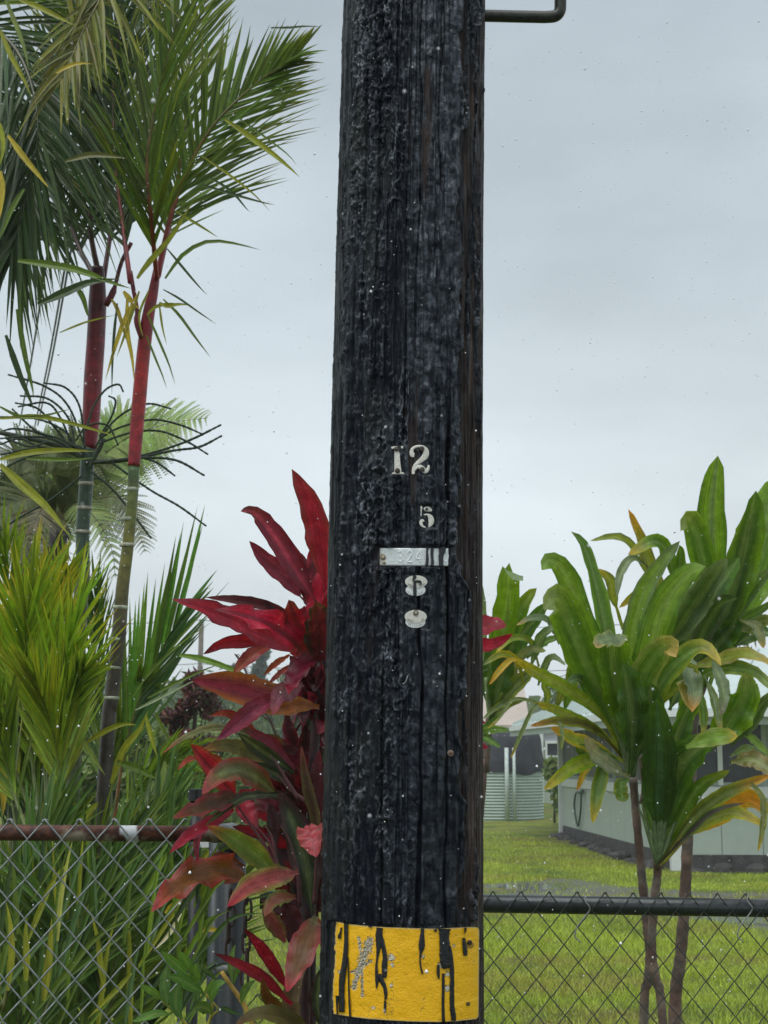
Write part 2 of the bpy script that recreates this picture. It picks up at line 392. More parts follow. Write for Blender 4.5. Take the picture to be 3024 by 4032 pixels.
# unseen wet street, added to cut ground bounce and darken the pole
def added_road_mat():
    m = NM('added_wet_asphalt'); n1 = m.noise(90, 6, 0.7); m.L(m.mix(m.rng(n1.outputs[0], 0.3, 0.7, 0, 1), (0.028, 0.03, 0.032), (0.06, 0.062, 0.065)), m.b.inputs['Base Color']); m.L(m.rng(n1.outputs[0], 0.3, 0.7, 0.3, 0.6), m.b.inputs['Roughness']); m.bump(n1.outputs[0], 0.006); return m.m
rd = MB(); rd.box((-200, -9, -0.3), (200, 2.0, 0.06)); rd.build('added_road', added_road_mat(), kind='structure')
# puddles on the gravel track
wm = NM('puddle_water'); wm.set(Base_Color=(0.10, 0.11, 0.11), Roughness=0.08); _n = wm.noise(9, 3); wm.bump(_n.outputs[0], 0.004, 0.3)
def puddle(poly, nm='puddle'):
    mb = MB(); ctr = Vector((sum(p.x for p in poly)/len(poly), sum(p.y for p in poly)/len(poly), 0)); n = 48
    pp = spline([Vector(p) for p in poly+poly[:1]], n); z = 0.004
    c0 = mb.vert((ctr.x, ctr.y, z)); ring = []
    for k in range(n):
        p = pp[k]; q = ctr + (p-ctr)*(1+0.16*math.sin(k*1.9)+0.1*math.sin(k*4.3)); ring.append(mb.vert((q.x, q.y, z)))
    for k in range(n): mb.f.append((c0, ring[k], ring[(k+1) % n]))
    return mb.build(nm, wm.m, kind='structure')
puddle([onground('F7', *p) for p in [(165, 415), (230, 384), (330, 380), (430, 398), (520, 420), (400, 437), (240, 432)]])
puddle([onground('F7', *p) for p in [(1260, 575), (1420, 570), (1650, 590), (1700, 625), (1500, 618), (1330, 600)]])

# grass blades where the camera can see lawn close up
C1_ = onground('D', 1462, 1880, 0)
def grass():
    n = 190000; r = np.random.RandomState(5)
    y = 6.0 + (r.rand(n)**1.25)*30; side = r.rand(n)
    x = np.where(side < 0.75, r.uniform(0.17, 1.0, n)*0.27*y, r.uniform(-0.26, -0.02, n)*y)
    g = ptin(gravel_poly, x + (fbm(x*1.1, y*0.9, 3)-0.5)*1.6, y + (fbm(x*0.9, y*1.3, 5)-0.5)*2.2)
    cl = fbm(x*1.8, y*1.8, 61); keep = (~g | (r.rand(n) < 0.12)) & (cl+r.rand(n)*0.5 > 0.46) & (r.rand(n) < np.clip((36-y)/16, 0, 1)) & ~((y > C1_.y-0.5) & (x > C1_.x-0.3-(y-C1_.y)*0.10)); x = x[keep]; y = y[keep]; n = len(x); cl = cl[keep]
    z = gheight(x, y); h = r.uniform(0.015, 0.05, n)*(0.6+cl*1.1); a = r.rand(n)*6.283; w = r.uniform(0.0025, 0.005, n)*(0.8+y*0.05)
    le = r.uniform(0.2, 1.1, n)*h; la = r.rand(n)*6.283
    dx = np.cos(a)*w; dy = np.sin(a)*w
    A = np.stack([x-dx, y-dy, z-0.004], 1); B = np.stack([x+dx, y+dy, z-0.004], 1); T = np.stack([x+np.cos(la)*le, y+np.sin(la)*le, z+h], 1)
    V = np.stack([A, B, T], 1).reshape(-1, 3); F = np.arange(n*3).reshape(-1, 3)
    k = r.rand(n)[:, None]; base = gcol(x, y); col = base*1.25*(1-k)+np.array([0.29, 0.36, 0.05])*k*0.9; col = col*r.uniform(0.75, 1.3, n)[:, None]
    cols = np.repeat(col, 3, 0)
    npmesh('grass', V, F, M_FARLEAF, cols, np.zeros((n*3, 3)), smooth=False, kind='stuff')
grass()

# ================================================================== HOUSE (right)
M_WALL = plain('painted_siding', (0.46, 0.53, 0.47), 0.55, 0, 0.05, 6, 0.001)
M_WHITE = plain('white_paint', (0.72, 0.75, 0.75), 0.5, 0, 0.05, 9)
M_SCREEN = plain('dark_window_screen', (0.035, 0.04, 0.048), 0.35, 0, 0.35, 2.5)
M_ROOF = plain('pale_metal_roof', (0.50, 0.58, 0.56), 0.4, 0, 0.07, 3)
M_STONE = plain('dark_foundation', (0.075, 0.072, 0.07), 0.85, 0, 0.5, 7, 0.02)
M_FASCIA = plain('grey_green_fascia', (0.36, 0.42, 0.39), 0.5, 0, 0.08, 5)
M_DARK = plain('dark_matte', (0.035, 0.038, 0.048), 0.8, 0, 0.4, 3, 0.01)
M_HOSE = plain('green_rubber', (0.06, 0.11, 0.08), 0.5)
C1 = onground('D', 1462, 1880, 0); C2 = onground('D', 1217, 1806, 0); C1.z = C2.z = 0
C3 = Vector((C1.x+6.5, C1.y-0.25, 0))
hs = thing('house', 'pale green single-storey house with dark screened windows behind the green ti plants', 'house', tuple(C1))
def walldir(a, b):
    d = (b-a); L_ = d.length; d.normalize(); nrm = Vector((d.y, -d.x, 0))
    if nrm.y > 0: nrm = -nrm
    return d, L_, nrm
def lbox(mb, o, d, nrm, u0, u1, z0, z1, t0, t1, col=(1, 1, 1)):
    i = []
    for zz in (z0, z1):
        for u, t in ((u0, t0), (u1, t0), (u1, t1), (u0, t1)):
            p = o + d*u + nrm*t; i.append(mb.vert((p.x, p.y, zz), col))
    for f in ((0,3,2,1),(4,5,6,7),(0,1,5,4),(1,2,6,5),(2,3,7,6),(3,0,4,7)): mb.f.append([i[k] for k in f])
ZF, ZS, ZT = 0.22, 1.10, 2.30
for (A, B, wn_, pw) in ((C1, C2, 7, 1.2), (C1, C3, 5, 0.6)):
    d, L_, nrm = walldir(A, B)
    f_ = MB(); lbox(f_, A, d, nrm, 0, L_, -0.2, ZF, -0.3, 0.03); f_.build('foundation', M_STONE, hs)
    # lumpy lava stones along the base
    k = 0
    while k*0.42 < L_-0.3:
        s_ = MB(); u = k*0.42+R.uniform(0, 0.1); hgt = R.uniform(0.05, 0.16); c0 = A+d*(u+0.2)+nrm*R.uniform(0.14, 0.28)
        rows = []
        for a_ in range(4):
            zz = -0.03 + hgt*[0, 0.55, 0.9, 1.0][a_]; rr_ = [1, 0.95, 0.6, 0.05][a_]
            row = [s_.vert((c0.x+math.cos(b_)*0.17*rr_*R.uniform(.8, 1.1), c0.y+math.sin(b_)*0.12*rr_*R.uniform(.8, 1.1), zz)) for b_ in [j*1.047 for j in range(6)]]
            rows.append(row+row[:1])
        s_.grid(rows); s_.build('stone', M_STONE, hs); k += 1
    b_ = MB(); lbox(b_, A, d, nrm, 0, L_, ZF, ZT, -0.12, -0.02); b_.build('wall', M_WALL, hs)
    u = 0.07
    while u < L_-0.05:
        p_ = MB(); u1 = min(u+pw-0.012, L_-0.04); lbox(p_, A, d, nrm, u, u1, ZF+0.004, ZS-0.06, -0.018, 0.006); p_.build('wall_panel', M_WALL, hs); u += pw
    s_ = MB(); lbox(s_, A, d, nrm, 0.02, L_, ZS-0.06, ZS+0.10, -0.018, 0.05); s_.build('sill', M_WHITE, hs)
    ww = (L_-0.1)/wn_
    for j in range(wn_):
        u0 = 0.1+j*ww
        w_ = MB()
        lbox(w_, A, d, nrm, u0, u0+ww-0.07, ZS+0.12, ZS+0.16, -0.018, 0.03); lbox(w_, A, d, nrm, u0, u0+0.05, ZS+0.162, ZT-0.06, -0.018, 0.03)
        wo = w_.build('window', M_FASCIA, hs)
        q_ = MB(); lbox(q_, A, d, nrm, u0+0.052, u0+ww-0.09, ZS+0.165, ZT-0.07, -0.016, 0.004); q_.build('pane', M_SCREEN, wo)
        if A is C1 and B is C3 and j % 2 == 0:
            m_ = MB(); lbox(m_, A, d, nrm, u0+ww*0.42, u0+ww*0.42+0.07, ZS+0.12, ZT-0.05, 0.01, 0.05); m_.build('mullion', M_WHITE, wo)
for P_ in (C1, C2):
    p_ = MB(); p_.box((P_.x-0.09, P_.y-0.12, 0.0), (P_.x+0.07, P_.y+0.05, ZT)); p_.build('corner_post', M_WHITE, hs)
# roof: eave line with overhang, hip up to a ridge
E0 = at('D', 1104, 1554, C2.y+0.6); E1 = Vector((C1.x-0.55, C1.y-0.8, ZT+0.02)); E2 = Vector((C3.x+0.5, C3.y-0.8, ZT+0.02)); E0.z = ZT+0.02
RD1 = Vector((at('D', 1490, 1405, C1.y+4.5).x, C1.y+4.5, at('D', 1490, 1405, C1.y+4.5).z)); RD2 = Vector((E2.x+2, C1.y+4.0, RD1.z+0.2)); BK = Vector((E0.x+2.0, E0.y+7, ZT)); BK2 = Vector((E2.x+2, E2.y+9, ZT))
def slab(mb, ps, t):
    n = len(ps); up = [mb.vert(p) for p in ps]; lo = [mb.vert(Vector(p)-Vector((0, 0, t))) for p in ps]
    mb.f.append(up); mb.f.append(lo[::-1])
    for i in range(n): mb.f.append((up[i], lo[i], lo[(i+1) % n], up[(i+1) % n]))
rf = MB(); slab(rf, [E1, E2, RD2, RD1], 0.05); slab(rf, [E0, E1, RD1], 0.05); slab(rf, [BK, E0, RD1], 0.05); slab(rf, [RD1, RD2, BK2, BK], 0.05)
rfo = rf.build('roof', M_ROOF, hs)
for a_, b_ in ((E1, E2), (E0, E1)):
    n_ = int((b_-a_).length/0.45)
    for i in range(n_):
        t = (i+0.5)/n_; p = a_.lerp(b_, t); q = RD1 if a_ is E0 else RD1.lerp(RD2, t)
        r_ = MB(); r_.beam(p+Vector((0, 0, 0.035)), p.lerp(q, 0.97)+Vector((0, 0, 0.035)), 0.03, 0.03); r_.build('roof_seam', M_ROOF, rfo)
for a_, b_ in ((E1, E2), (E0, E1)):
    f_ = MB(); f_.beam(a_-Vector((0, 0, 0.15)), b_-Vector((0, 0, 0.15)), 0.04, 0.17); f_.build('fascia', M_FASCIA, rfo)
    f_ = MB(); f_.beam(a_-Vector((0, 0.07, 0.08)), b_-Vector((0, 0.07, 0.08)), 0.11, 0.09); f_.build('gutter', M_WHITE, rfo)
# hose hung on the receding wall
d, L_, nrm = walldir(C1, C2)
hb = at('D', 1262, 1730, C2.y-2.2); t_ = (hb-C1).dot(d); hb = C1+d*t_+nrm*0.06
hp = [hb+d*(-0.45)+Vector((0, 0, 1.0)), hb+d*(-0.4)+Vector((0, 0, 0.92)), hb+d*(-0.25)+Vector((0, 0, 0.55)), hb+d*0.05+Vector((0, 0, 0.30)), hb+d*0.35+Vector((0, 0, 0.5)), hb+d*0.42+Vector((0, 0, 0.72)), hb+d*0.2+Vector((0, 0, 0.93)), hb+d*(-0.25)+Vector((0, 0, 0.96)), hb+d*(-0.62)+Vector((0, 0, 0.98))]
h_ = MB(); h_.tube(spline(hp, 40), 0.022, 8); ho = h_.build('garden_hose', M_HOSE, None, True); tag(ho, 'dark garden hose hanging in a loop on the pale green house wall', 'hose')

# second building with beige roof, behind the water tank
s2 = at('D', 1075, 1600, 50); B2 = Vector((s2.x, 50, 0))
M_BEIGE = plain('beige_roofing', (0.42, 0.36, 0.31), 0.7, 0, 0.1, 1.2)
M_LAV = plain('pale_lavender_paint', (0.5, 0.5, 0.55), 0.6, 0, 0.05, 2)
bb = thing('outbuilding', 'beige roofed outbuilding with dark open front beyond the corrugated water tank', 'building', tuple(B2))
def bx(px0, px1, py0, py1, Y, dep, nm, mat, par, inset=0.0):
    a = at('D', px0, py1, Y); b = at('D', px1, py0, Y); m_ = MB(); m_.box((a.x, Y, a.z), (b.x, Y+dep, b.z)); return m_.build(nm, mat, par)
bx(985, 1130, 1578, 1745, 50.4, 5, 'wall', M_DARK, bb)
rr = MB(); a = at('D', 930, 1566, 49); b = at('D', 1145, 1566, 49); c_ = at('D', 1125, 1440, 56); d_ = at('D', 900, 1440, 56); slab(rr, [a, b, c_, d_], 0.12)
rr.build('roof', M_BEIGE, bb)
bx(935, 1143, 1567, 1578, 49.1, 0.15, 'fascia', M_LAV, bb)
for x_ in (1060, 1098):
    bx(x_, x_+5, 1578, 1745, 49.3, 0.1, 'post', M_WHITE, bb)
b3 = thing('lanai', 'white framed porch corner between the water tank and the green house', 'porch', tuple(at('D', 1190, 1700, 46)))
bx(1168, 1216, 1565, 1577, 46, 3, 'beam', M_WHITE, b3); bx(1168, 1173, 1577, 1735, 46.05, 0.12, 'post', M_WHITE, b3)
bx(1178, 1218, 1600, 1606, 46.1, 0.1, 'frame', M_WHITE, b3); bx(1178, 1218, 1632, 1638, 46.1, 0.1, 'frame', M_WHITE, b3); bx(1178, 1182, 1606, 1632, 46.1, 0.1, 'frame', M_WHITE, b3)
bx(1182, 1218, 1606, 1632, 46.2, 0.04, 'pane', M_SCREEN, b3); bx(1174, 1218, 1638, 1735, 46.2, 0.05, 'wall', M_WALL, b3); bx(1174, 1218, 1577, 1600, 46.2, 0.05, 'wall', M_LAV, b3)

# corrugated water tank
tc_ = at('D', 1085, 1765, 41.5); TR = 1.22; tcx = tc_.x; tk = thing('water_tank', 'round corrugated pale green water tank, shadow behind built as dark cap, beside the outbuilding', 'water tank', (tcx, 42.7, 0))
M_TANK = plain('galvanised_green', (0.36, 0.44, 0.40), 0.4, 0.15, 0.1, 2)
tb = MB(); rows = []; nrow = 152
for k in range(nrow):
    z = -0.05+1.52*k/(nrow-1); r_ = TR+0.014*math.cos(2*math.pi*k/8)
    row = [tb.vert((tcx+r_*math.cos(a*math.pi/28), 42.7+r_*math.sin(a*math.pi/28), z)) for a in range(56)]; rows.append(row+row[:1])
tb.grid(rows); tb.build('tank_wall', M_TANK, tk, True)
cv = MB(); rows = []
for k, (z, r_) in enumerate([(1.25, 1.03), (1.34, 1.035), (1.52, 1.03), (1.62, 1.01), (1.8, 0.99), (2.15, 0.96), (2.3, 0.92), (2.42, 0.5), (2.45, 0.02)]):
    row = [cv.vert((tcx+TR*r_*math.cos(a*math.pi/28), 42.7+TR*r_*math.sin(a*math.pi/28), z+(0.05*math.sin(a*0.37)+0.03*math.sin(a*0.9) if k == 0 else 0.02*math.sin(a*2.3)))) for a in range(56)]; rows.append(row+row[:1])
cv.grid(rows); cv.build('shade_cover', M_DARK, tk, True)  # solid dark shell modelled where only shadow lies behind the tank
for i, xx in enumerate((1096, 1112)):
    p = at('D', xx, 1760, 41.35); z_ = MB(); z_.tube([(p.x, 41.38, 0), (p.x, 41.38, 1.9)], 0.055 if i == 0 else 0.04, 10); z_.build('pipe', plain('pale_pipe', (0.5, 0.58, 0.55), 0.4), tk, True)

# ================================================================== DISTANT: trees, utility pole, wires
def clump_tree(name, label, cat, base, h, cr, ct, cols, nleaf=900, ls=0.12, group=None, trunkc=(0.06, 0.045, 0.035), shape='round', zlow=0.3, tr=0.12, limbs=5):
    t = thing(name, label, cat, tuple(base), group); r = random.Random(hash(label) % 9999 if False else len(label)*7+int(abs(base[0])*10))
    mb = MB(); top = Vector(base)+Vector((0, 0, h*0.9)); mb.tube([Vector(base)-Vector((0, 0, .2)), Vector(base).lerp(top, 0.5)+Vector((r.uniform(-.1, .1)*h*.3, 0, 0)), top], [tr, tr*0.65, tr*0.15], 7, trunkc)
    lobes = []
    for i in range(limbs*3):
        f = r.uniform(zlow, 1.0)
        if shape == 'cone': rad = cr*(1.05-f)*r.uniform(0.3, 1.0)
        else: rad = cr*math.sqrt(max(0.05, 1-((f-zlow)/(1-zlow)*2-1)**2))*r.uniform(0.2, 0.95)
        a = r.uniform(0, 6.28); p = Vector(base)+Vector((math.cos(a)*rad, math.sin(a)*rad, h*f)); lobes.append((p, cr*r.uniform(0.18, 0.42)*(0.6 if shape == 'cone' else 1)))
        mb.tube([Vector(base)+Vector((0, 0, h*f*0.7)), p], [tr*0.3, tr*0.07], 5, trunkc)
    mb.build('trunk', M_STEM, t, True)
    V_ = []; F_ = []; C_ = []
    for i in range(nleaf):
        p, lr = lobes[r.randrange(len(lobes))]; dd = Vector((r.gauss(0, 1), r.gauss(0, 1), r.gauss(0, 0.8))).normalized()*lr*r.random()**0.4
        q = p+dd; s_ = ls*r.uniform(0.5, 1.3); a1 = Vector((r.gauss(0, 1), r.gauss(0, 1), r.gauss(0, 1))).normalized(); a2 = a1.orthogonal().normalized()
        k = len(V_); V_ += [q-a1*s_, q+a2*s_*0.35, q+a1*s_, q-a2*s_*0.35]; F_.append((k, k+1, k+2, k+3)); cc = vary(cols[r.randrange(len(cols))], 0.3, r); C_ += [cc]*4
    npmesh('crown', [tuple(v) for v in V_], F_, M_FARLEAF, C_, np.zeros((len(V_), 3)), t, smooth=False, kind='stuff')
    return t
gG = [(0.07, 0.11, 0.035), (0.10, 0.14, 0.05), (0.045, 0.075, 0.03)]
def gb(x, Y): p = at('D', x, 1640, Y); return (p.x, Y, 0)
def hh(y, Y): return CAMZ+(1640-y)*Y/3318.0
clump_tree('norfolk_pine', 'tall narrow conifer far off in the haze, left of the other', 'tree', gb(500, 95), hh(1445, 95), 1.7, 0, [(0.06, 0.09, 0.06)], 1300, 0.30, shape='cone', tr=.2, limbs=9, zlow=0.1)
clump_tree('norfolk_pine', 'taller narrow conifer far off in the haze, nearer the pole', 'tree', gb(560, 88), hh(1415, 88), 1.9, 0, [(0.06, 0.09, 0.06)], 1500, 0.30, shape='cone', tr=.2, limbs=9, zlow=0.1)
clump_tree('distant_tree', 'hazy bushy tree far behind the red ti plant', 'tree', gb(650, 80), hh(1465, 80), 3.0, 0, gG, 1800, 0.34)
clump_tree('distant_tree', 'loose pale tree behind the maroon bush, left side', 'tree', gb(330, 34), hh(1470, 34), 1.7, 0, [(0.13, 0.19, 0.06), (0.09, 0.13, 0.05)], 2200, 0.13)
clump_tree('distant_tree', 'round hazy tree low behind the maroon bush, right side', 'tree', gb(470, 60), hh(1500, 60), 3.2, 0, gG, 2200, 0.25)
clump_tree('distant_tree', 'small grey tree seen above the roof through the ti leaves at right', 'tree', gb(1590, 60), hh(1290, 60), 1.6, 0, gG, 1500, 0.2, zlow=0.75)
clump_tree('distant_tree', 'hazy tree top just above the left end of the green house roof', 'tree', gb(1300, 70), hh(1440, 70), 2.6, 0, gG, 1600, 0.28, zlow=0.5)
clump_tree('distant_tree', 'dark green tree at the far left edge behind the palms', 'tree', gb(40, 30), hh(1430, 30), 2.0, 0, gG, 2200, 0.16)
clump_tree('distant_tree', 'wide hazy tree behind the clump palm leaflets', 'tree', gb(210, 48), hh(1480, 48), 3.0, 0, gG, 2200, 0.2)
clump_tree('maroon_shrub', 'dark maroon leaved shrub behind the fence, left of the red ti plant', 'shrub', gb(418, 13.5), hh(1468, 13.5), 0.30, 0, [(0.09, 0.03, 0.03), (0.13, 0.05, 0.04), (0.05, 0.05, 0.02), (0.06, 0.022, 0.03)], 4200, 0.045, trunkc=(0.05, 0.03, 0.025), zlow=0.5, tr=0.035, limbs=8)
clump_tree('maroon_shrub', 'low dark red shrub under the tall maroon one', 'shrub', gb(398, 12), hh(1590, 12), 0.16, 0, [(0.14, 0.03, 0.03), (0.06, 0.02, 0.02)], 1400, 0.04, trunkc=(0.05, 0.03, 0.025), zlow=0.55, tr=0.03)
for i, (x_, Y_, y_, w_, lb) in enumerate([(300, 16, 1590, 0.5, 'bushy green shrub behind the fence next to the palm stem'), (370, 20, 1600, 0.9, 'wide green shrub on the lawn beyond the capped post'), (470, 24, 1620, 0.9, 'grey green shrub on the lawn behind the red ti leaves'),
                                          (240, 14, 1560, 0.5, 'pale shrub behind the clump palm'), (560, 30, 1610, 1.2, 'low round shrub at the back of the lawn behind the ti stem'), (640, 27, 1640, 1.0, 'low shrub at the back of the lawn beside the black pole')]):
    clump_tree('green_shrub', lb, 'shrub', gb(x_, Y_), hh(y_, Y_), w_, 0, [(0.10, 0.16, 0.04), (0.15, 0.20, 0.06), (0.06, 0.09, 0.03)], 2600, 0.05+Y_*0.0022, zlow=0.08, tr=0.04)
clump_tree('green_shrub', 'low weedy shrub between the water tank and the house corner', 'shrub', gb(1195, 40), hh(1650, 40), 0.55, 0, [(0.10, 0.16, 0.04), (0.15, 0.20, 0.06)], 900, 0.12, zlow=0.08, tr=0.04)
# thin rainy air
hz = MB(); hz.box((-225, -65, -1.3), (225, 405, 12.5)); hm = bpy.data.materials.new('rainy_air'); hm.use_nodes = True; hm.node_tree.nodes.clear()
_o = hm.node_tree.nodes.new('ShaderNodeOutputMaterial'); _v = hm.node_tree.nodes.new('ShaderNodeVolumePrincipled'); _v.inputs['Color'].default_value = (0.9, 0.95, 1.0, 1); _v.inputs['Density'].default_value = 0.0014
hm.node_tree.links.new(_v.outputs[0], _o.inputs['Volume']); hz.build('haze', hm, None, kind='stuff')
# far wooded edge that reads as one mass
def wood():
    r = random.Random(3); V_ = []; F_ = []; C_ = []
    for i in range(9000):
        x = r.uniform(-70, 90); y = r.uniform(110, 150); top = 5.0+2.5*vnoise(np.array([x*0.11]), np.array([3.0]), 7)[0]
        q = Vector((x, y, top*r.random()**0.7)); s_ = r.uniform(0.4, 0.9); a1 = Vector((r.gauss(0, 1), r.gauss(0, .3), r.gauss(0, 1))).normalized(); a2 = Vector((a1.z, 0, -a1.x)).normalized()
        k = len(V_); V_ += [tuple(q-a1*s_), tuple(q+a2*s_*0.6), tuple(q+a1*s_), tuple(q-a2*s_*0.6)]; F_.append((k, k+1, k+2, k+3)); C_ += [vary(gG[r.randrange(3)], 0.3, r)]*4
    npmesh('far_wood', V_, F_, M_FARLEAF, C_, np.zeros((len(V_), 3)), smooth=False, kind='stuff')
wood()
M_WOODP = plain('weathered_wood', (0.14, 0.12, 0.10), 0.8, 0, 0.3, 4)
M_WIRE = plain('dark_wire', (0.03, 0.035, 0.035), 0.5)
up_ = gb(425, 55); fp = thing('distant_utility_pole', 'thin grey utility pole far off behind the palm leaflets', 'utility pole', up_)
m_ = MB(); m_.tube([(up_[0], 55, -0.1), (up_[0]+0.08, 55, hh(1342, 55))], [0.13, 0.085], 10); m_.build('pole', M_WOODP, fp, True)
for dz in (0.06, 1.55):
    m_ = MB(); zt = hh(1345, 55)-dz; m_.box((up_[0]-0.03, 54.93, zt-0.05), (up_[0]+0.15, 55.07, zt+0.05)); m_.build('insulator', M_WHITE, fp)
for i, (yy, lb) in enumerate([(1343, 'thin upper power line running to the distant utility pole'), (1437, 'thin lower power line running past the distant utility pole')]):
    z = hh(yy, 54.8); m_ = MB()
    pts = [Vector((up_[0]+0.05+s*18, 54.8+0*s, z-1.0*(s-s*s)*1.2)) for s in np.linspace(0, 1, 12)]; pts2 = [Vector((up_[0]+0.05-s*20, 54.8, z-1.0*(s-s*s)*1.2)) for s in np.linspace(0, 1, 12)]
    m_.tube(pts2[::-1]+pts[1:], 0.012, 5); tag(m_.build('power_line', M_WIRE, None), lb, 'power line')
for i, (x0, x1, lb) in enumerate([(82*1.084, 56*1.084*1.0, 'leftmost of the three dark wires dropping through the sky left of the palm stems'), (131, 96, 'middle of the three dark wires dropping through the sky left of the palm stems'), (138, 102, 'rightmost of the three dark wires, closest to the red palm shaft')]):
    P0 = at('D', x0+12, 560, 17.5); P1 = at('D', x1-8, 860, 27.0); dd = (P1-P0); m_ = MB()
    pts = [P0-dd*0.8+Vector((0, 0, .35)), P0, P0.lerp(P1, 0.5)-Vector((0, 0, 0.10)), P1, P1+dd*0.4+Vector((0, 0, 0.1))]
    m_.tube(spline(pts, 60), 0.015, 6); tag(m_.build('overhead_wire', M_WIRE, None, True), lb, 'wire')
# ================================================================== THE BLACK POLE
PY = 3.05
_tab = [(0, 747, 1047), (300, 737, 1047), (500, 728, 1045), (750, 722, 1044), (1000, 717, 1043), (1300, 712, 1042), (1500, 707, 1043), (1700, 702, 1044), (2212, 692, 1045)]
_z = []; _cx = []; _r = []
for y_, a_, b_ in _tab:
    p = at('D', a_, y_, PY-0.01); q = at('D', b_, y_, PY-0.01); _z.append(p.z); _cx.append((p.x+q.x)/2); _r.append((q.x-p.x)/2)
_pc = np.polyfit(_z, _cx, 2); _pr = np.polyfit(_z, _r, 1)
def pcx(z): z = np.clip(z, 0.9, 3.6); return np.polyval(_pc, z)
def prad(z): return np.polyval(_pr, np.minimum(z, 3.6))
def onpole(sx, sy, off=0.0):
    d = ray(sx, sy); z = 2.0
    for _ in range(5):
        cx = float(pcx(z)); rr_ = float(prad(z))+off
        a = d.x*d.x+d.y*d.y; b = -2*(d.x*cx+d.y*PY); c0 = cx*cx+PY*PY-rr_*rr_; disc = max(0, b*b-4*a*c0); t = (-b-math.sqrt(disc))/(2*a); z = CAMZ+d.z*t
    return Vector((d.x*t, d.y*t, z))
def theta_s(p):
    th = math.atan2(p.x-float(pcx(p.z)), -(p.y-PY)); return th*float(prad(p.z))
def sz(fr, x, y): p = onpole(*px(fr, x, y)); return theta_s(p), p.z

fr_th = np.linspace(-1.7, 1.7, 560); bk_th = np.linspace(1.75, 2*math.pi-1.75, 42)[1:-1]
TH = np.concatenate([fr_th, bk_th]); ZZ = np.concatenate([np.linspace(-0.3, 0.92, 24)[:-1], np.arange(0.92, 3.42, 0.0023), np.linspace(3.44, 9.5, 60)])
T2, Z2 = np.meshgrid(TH, ZZ); Rb = prad(Z2); Tw = np.where(T2 > math.pi, T2-2*math.pi, T2); S2 = Tw*0.15
sb = 0.114 + (fbm(Z2*9+3, S2*0+1, 71)-0.5)*0.075 + (vnoise(Z2*60, S2*0, 72)-0.5)*0.008
tar = sstep(0.006, -0.006, S2-sb)*sstep(-0.30, -0.27, S2)
# a few bare patches in the tar where the wood shows
hole = sstep(0.63, 0.70, fbm(S2*32, Z2*3.2, 81))*sstep(0.12, 0.02, np.abs(S2-0.01)); tar = tar*(1-hole*0.9); tar = np.maximum(tar, sstep(0.56, 0.62, fbm(S2*95, Z2*4.5, 73))*0.9*(S2 > 0)*(S2 < 0.175))
smooth_band = sstep(-0.016, 0.004, S2)*sstep(0.108, 0.09, S2)*sstep(1.8, 2.45, Z2 + (fbm(Z2*4, S2*20, 83)-0.5)*0.9)
smooth_band = np.maximum(smooth_band, sstep(0.5, 0.62, fbm(S2*16, Z2*1.8, 84))*sstep(-0.06, 0.0, S2)*sstep(0.11, 0.08, S2)*0.85)
left = sstep(-0.09, -0.16, S2)
grain = (fbm(S2*170, Z2*5, 91, 4)-0.5)*0.0030 + (fbm(S2*60, Z2*1.2, 92, 3)-0.5)*0.0030
fib = (ridged(S2*230, Z2*9, 95, 3)-0.5)*0.0016
wx = (fbm(S2*60, Z2*50, 96)-0.5)*0.03
crust = ridged((S2+wx*0.6)*130, (Z2+wx*0.6)*50, 101, 3, 0.6)**1.8*1.5
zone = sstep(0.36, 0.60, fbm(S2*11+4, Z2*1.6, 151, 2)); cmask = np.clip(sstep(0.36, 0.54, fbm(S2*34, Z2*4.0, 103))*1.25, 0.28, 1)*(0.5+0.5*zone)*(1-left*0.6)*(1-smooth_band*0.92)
runs = sstep(0.42, 0.60, fbm(S2*95, Z2*2.4, 105, 3)); lumps = sstep(0.66, 0.82, vnoise(S2*60, Z2*26, 107))*0.0045
blobs = sstep(0.60, 0.8, vnoise(S2*120, Z2*75, 108))*0.0040*(0.2+cmask)*(0.4+0.6*zone)
wr = (fbm(S2*60, Z2*46, 111, 3)-0.5)*0.0060 + (ridged(S2*34+wx*40, Z2*30, 112, 2)-0.5)*0.0016
disp = grain + fib*(1-0.7*tar) + tar*(0.0016 + crust*0.0072*cmask + runs*0.0060 + lumps*(0.35+0.65*cmask) + blobs + wr*smooth_band*1.1)
edge_ridge = np.exp(-((S2-sb+0.008)/0.006)**2)*(0.4+0.8*vnoise(Z2*45, S2*3, 113)); disp += edge_ridge*0.0045
CR = [(0.024, .9, 2.02, .0022, .008), (0.077, .9, 2.28, .0024, .009), (-0.037, .9, 2.0, .0018, .005), (0.122, .9, 3.42, .0018, .006), (-0.108, 1.2, 1.75, .0014, .004),
      (0.012, 2.35, 3.42, .0013, .005), (0.055, 2.45, 3.42, .0013, .005), (-0.012, 2.2, 2.75, .0012, .004), (0.145, 1.0, 3.1, .0012, .004), (0.166, 1.1, 3.42, .0012, .004), (0.18, 0.95, 3.4, .0010, .003), (-0.165, 1.0, 3.3, .0010, .0025), (-0.19, 1.0, 3.4, .001, .0025), (0.094, 1.4, 1.95, .001, .004), (-0.07, 2.2, 3.42, .0012, .003)]
crk = np.zeros_like(S2)
for i, (s0, z0, z1, w_, dp) in enumerate(CR):
    wan = (fbm(Z2*4.5+i*9, S2*0, 120+i, 3)-0.5)*0.014; g = sstep(z0-0.02, z0+0.06, Z2)*sstep(z1+0.02, z1-0.08, Z2)*sstep(0.25, 0.42, fbm(Z2*3.1+i*5, S2*0+i, 140+i, 2)+0.12)
    e = np.exp(-((S2-s0-wan)/w_)**2)*g; crk = np.maximum(crk, e); disp -= e*dp
